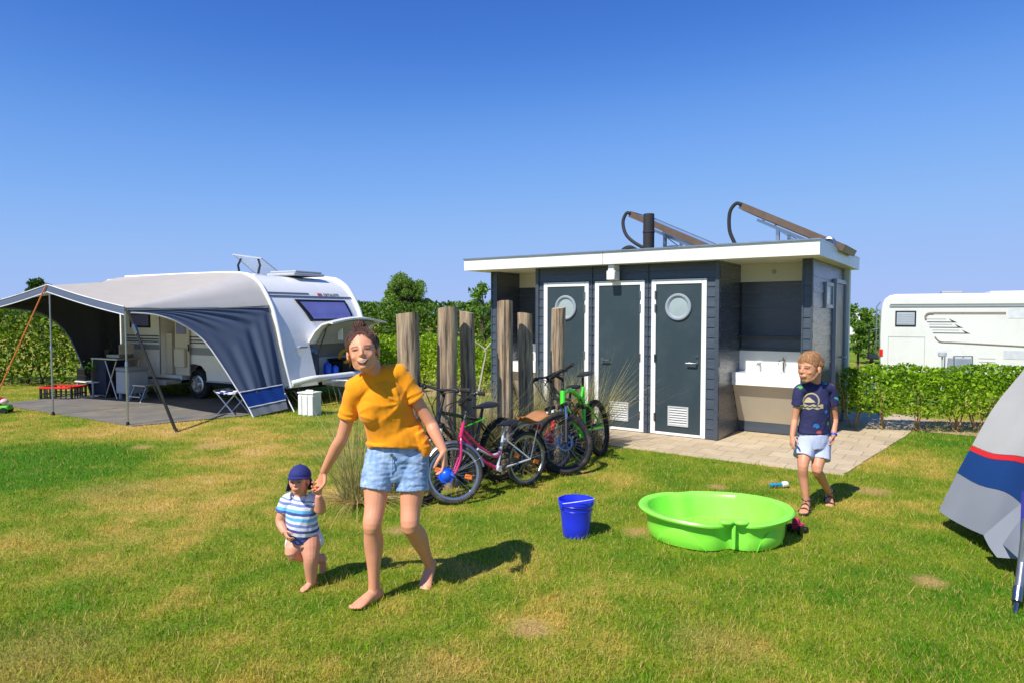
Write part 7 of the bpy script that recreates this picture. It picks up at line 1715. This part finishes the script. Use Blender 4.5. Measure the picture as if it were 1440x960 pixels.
# dry twig branch sticking out behind the posts
mb=MB(); p=P(672,500,13.2); rr=random.Random(2)
hairstrand(mb,[V((0,0,0)),V((.10,0,.55)),V((.14,0,.95)),V((-.25,.05,1.12))],.03,.012,6); hairstrand(mb,[V((.13,0,.9)),V((.35,0,1.15)),V((.6,.1,1.2))],.02,.008,6); hairstrand(mb,[V((.14,0,.95)),V((.0,0,1.05)),V((-.4,0,1.28))],.016,.006,6)
o=mb.build('dry_branch',mat('bleached branch',(176,166,150),.85,var=.15,scale=14)); o.location=(p.x,13.2,0); tag(o,'bleached bare branch sticking up among the shrubs behind the posts','branch')
# ornamental grass
M['marram']=leafmat('marram grass blades',(112,118,66),(198,184,124),.3,c2=(220,202,150))
M['straw']=leafmat('dry straw blades',(150,124,74),(216,192,134),.3)
def tuft(label,x,y,h,n,spread,seed,dry=.35,m='marram',lean=(0,0)):
    rng=np.random.default_rng(seed); t=thing('grass_tuft',label,'ornamental grass',(x,y,0),0,'marram grass tufts by the posts')
    a=rng.uniform(0,2*PI,n); r=rng.uniform(0,1,n)**.6*spread*.30
    root=np.stack([r*np.cos(a),r*np.sin(a),np.zeros(n)],1); a2=a+rng.normal(size=n)*.7; tilt=np.abs(rng.normal(size=n))*.30+.04
    d=np.stack([np.cos(a2)*tilt+lean[0],np.sin(a2)*tilt+lean[1],np.ones(n)],1); d/=np.linalg.norm(d,axis=1)[:,None]
    Lh=h*rng.uniform(.45,1.12,n); be=d.copy(); be[:,2]=0; be*=rng.uniform(.2,1.1,n)[:,None]; be[:,2]=-rng.uniform(.0,.25,n)
    link_mesh('foliage',ribbons('foliage',root,d,Lh,np.full(n,.0075),be,5,rng),M[m],t,None)
    k=int(n*dry); a=rng.uniform(0,2*PI,k); root=np.stack([np.cos(a)*spread*.3*rng.uniform(0,1,k),np.sin(a)*spread*.3*rng.uniform(0,1,k),np.zeros(k)],1); d=np.stack([np.cos(a)*.9,np.sin(a)*.9,np.full(k,.75)],1); d/=np.linalg.norm(d,axis=1)[:,None]
    be=np.stack([np.cos(a)*.5,np.sin(a)*.5,np.full(k,-.75)],1)
    link_mesh('dry_leaf',ribbons('dry_leaf',root,d,h*rng.uniform(.3,.7,k),np.full(k,.0065),be,5,rng),M['straw'],t,None)
    return t
tuft('large marram tuft with dry straw foot left of the first post',-1.36,5.78,1.0,260,.42,41,.9)
TL=[('marram tuft between the second and third post',-.52,6.75,.95,300,.6),('marram tuft behind the third and fourth post',-.22,7.15,.95,420,.75),('marram tuft at the foot of the tallest post',.06,7.25,.9,380,.7),
('wide pale marram tuft behind the black bicycle',-.55,7.7,.95,420,.85),('marram tuft behind the dark bicycle saddle',.30,7.75,.95,420,.75),('tall feathery tuft in front of the left hut door',.95,8.35,1.12,260,.5),
('marram tuft left of the hut door behind the last post',.55,8.3,1.0,360,.7),('marram tuft at the left back of the post row',-.9,7.3,.95,340,.7),('marram tuft beside the first post',-1.1,6.35,.9,240,.5)]
for i,(lb,x,y,h,n,sp) in enumerate(TL): tuft(lb,x,y,h,int(n*1.7),sp,50+i,.15,lean=(.06,.0))
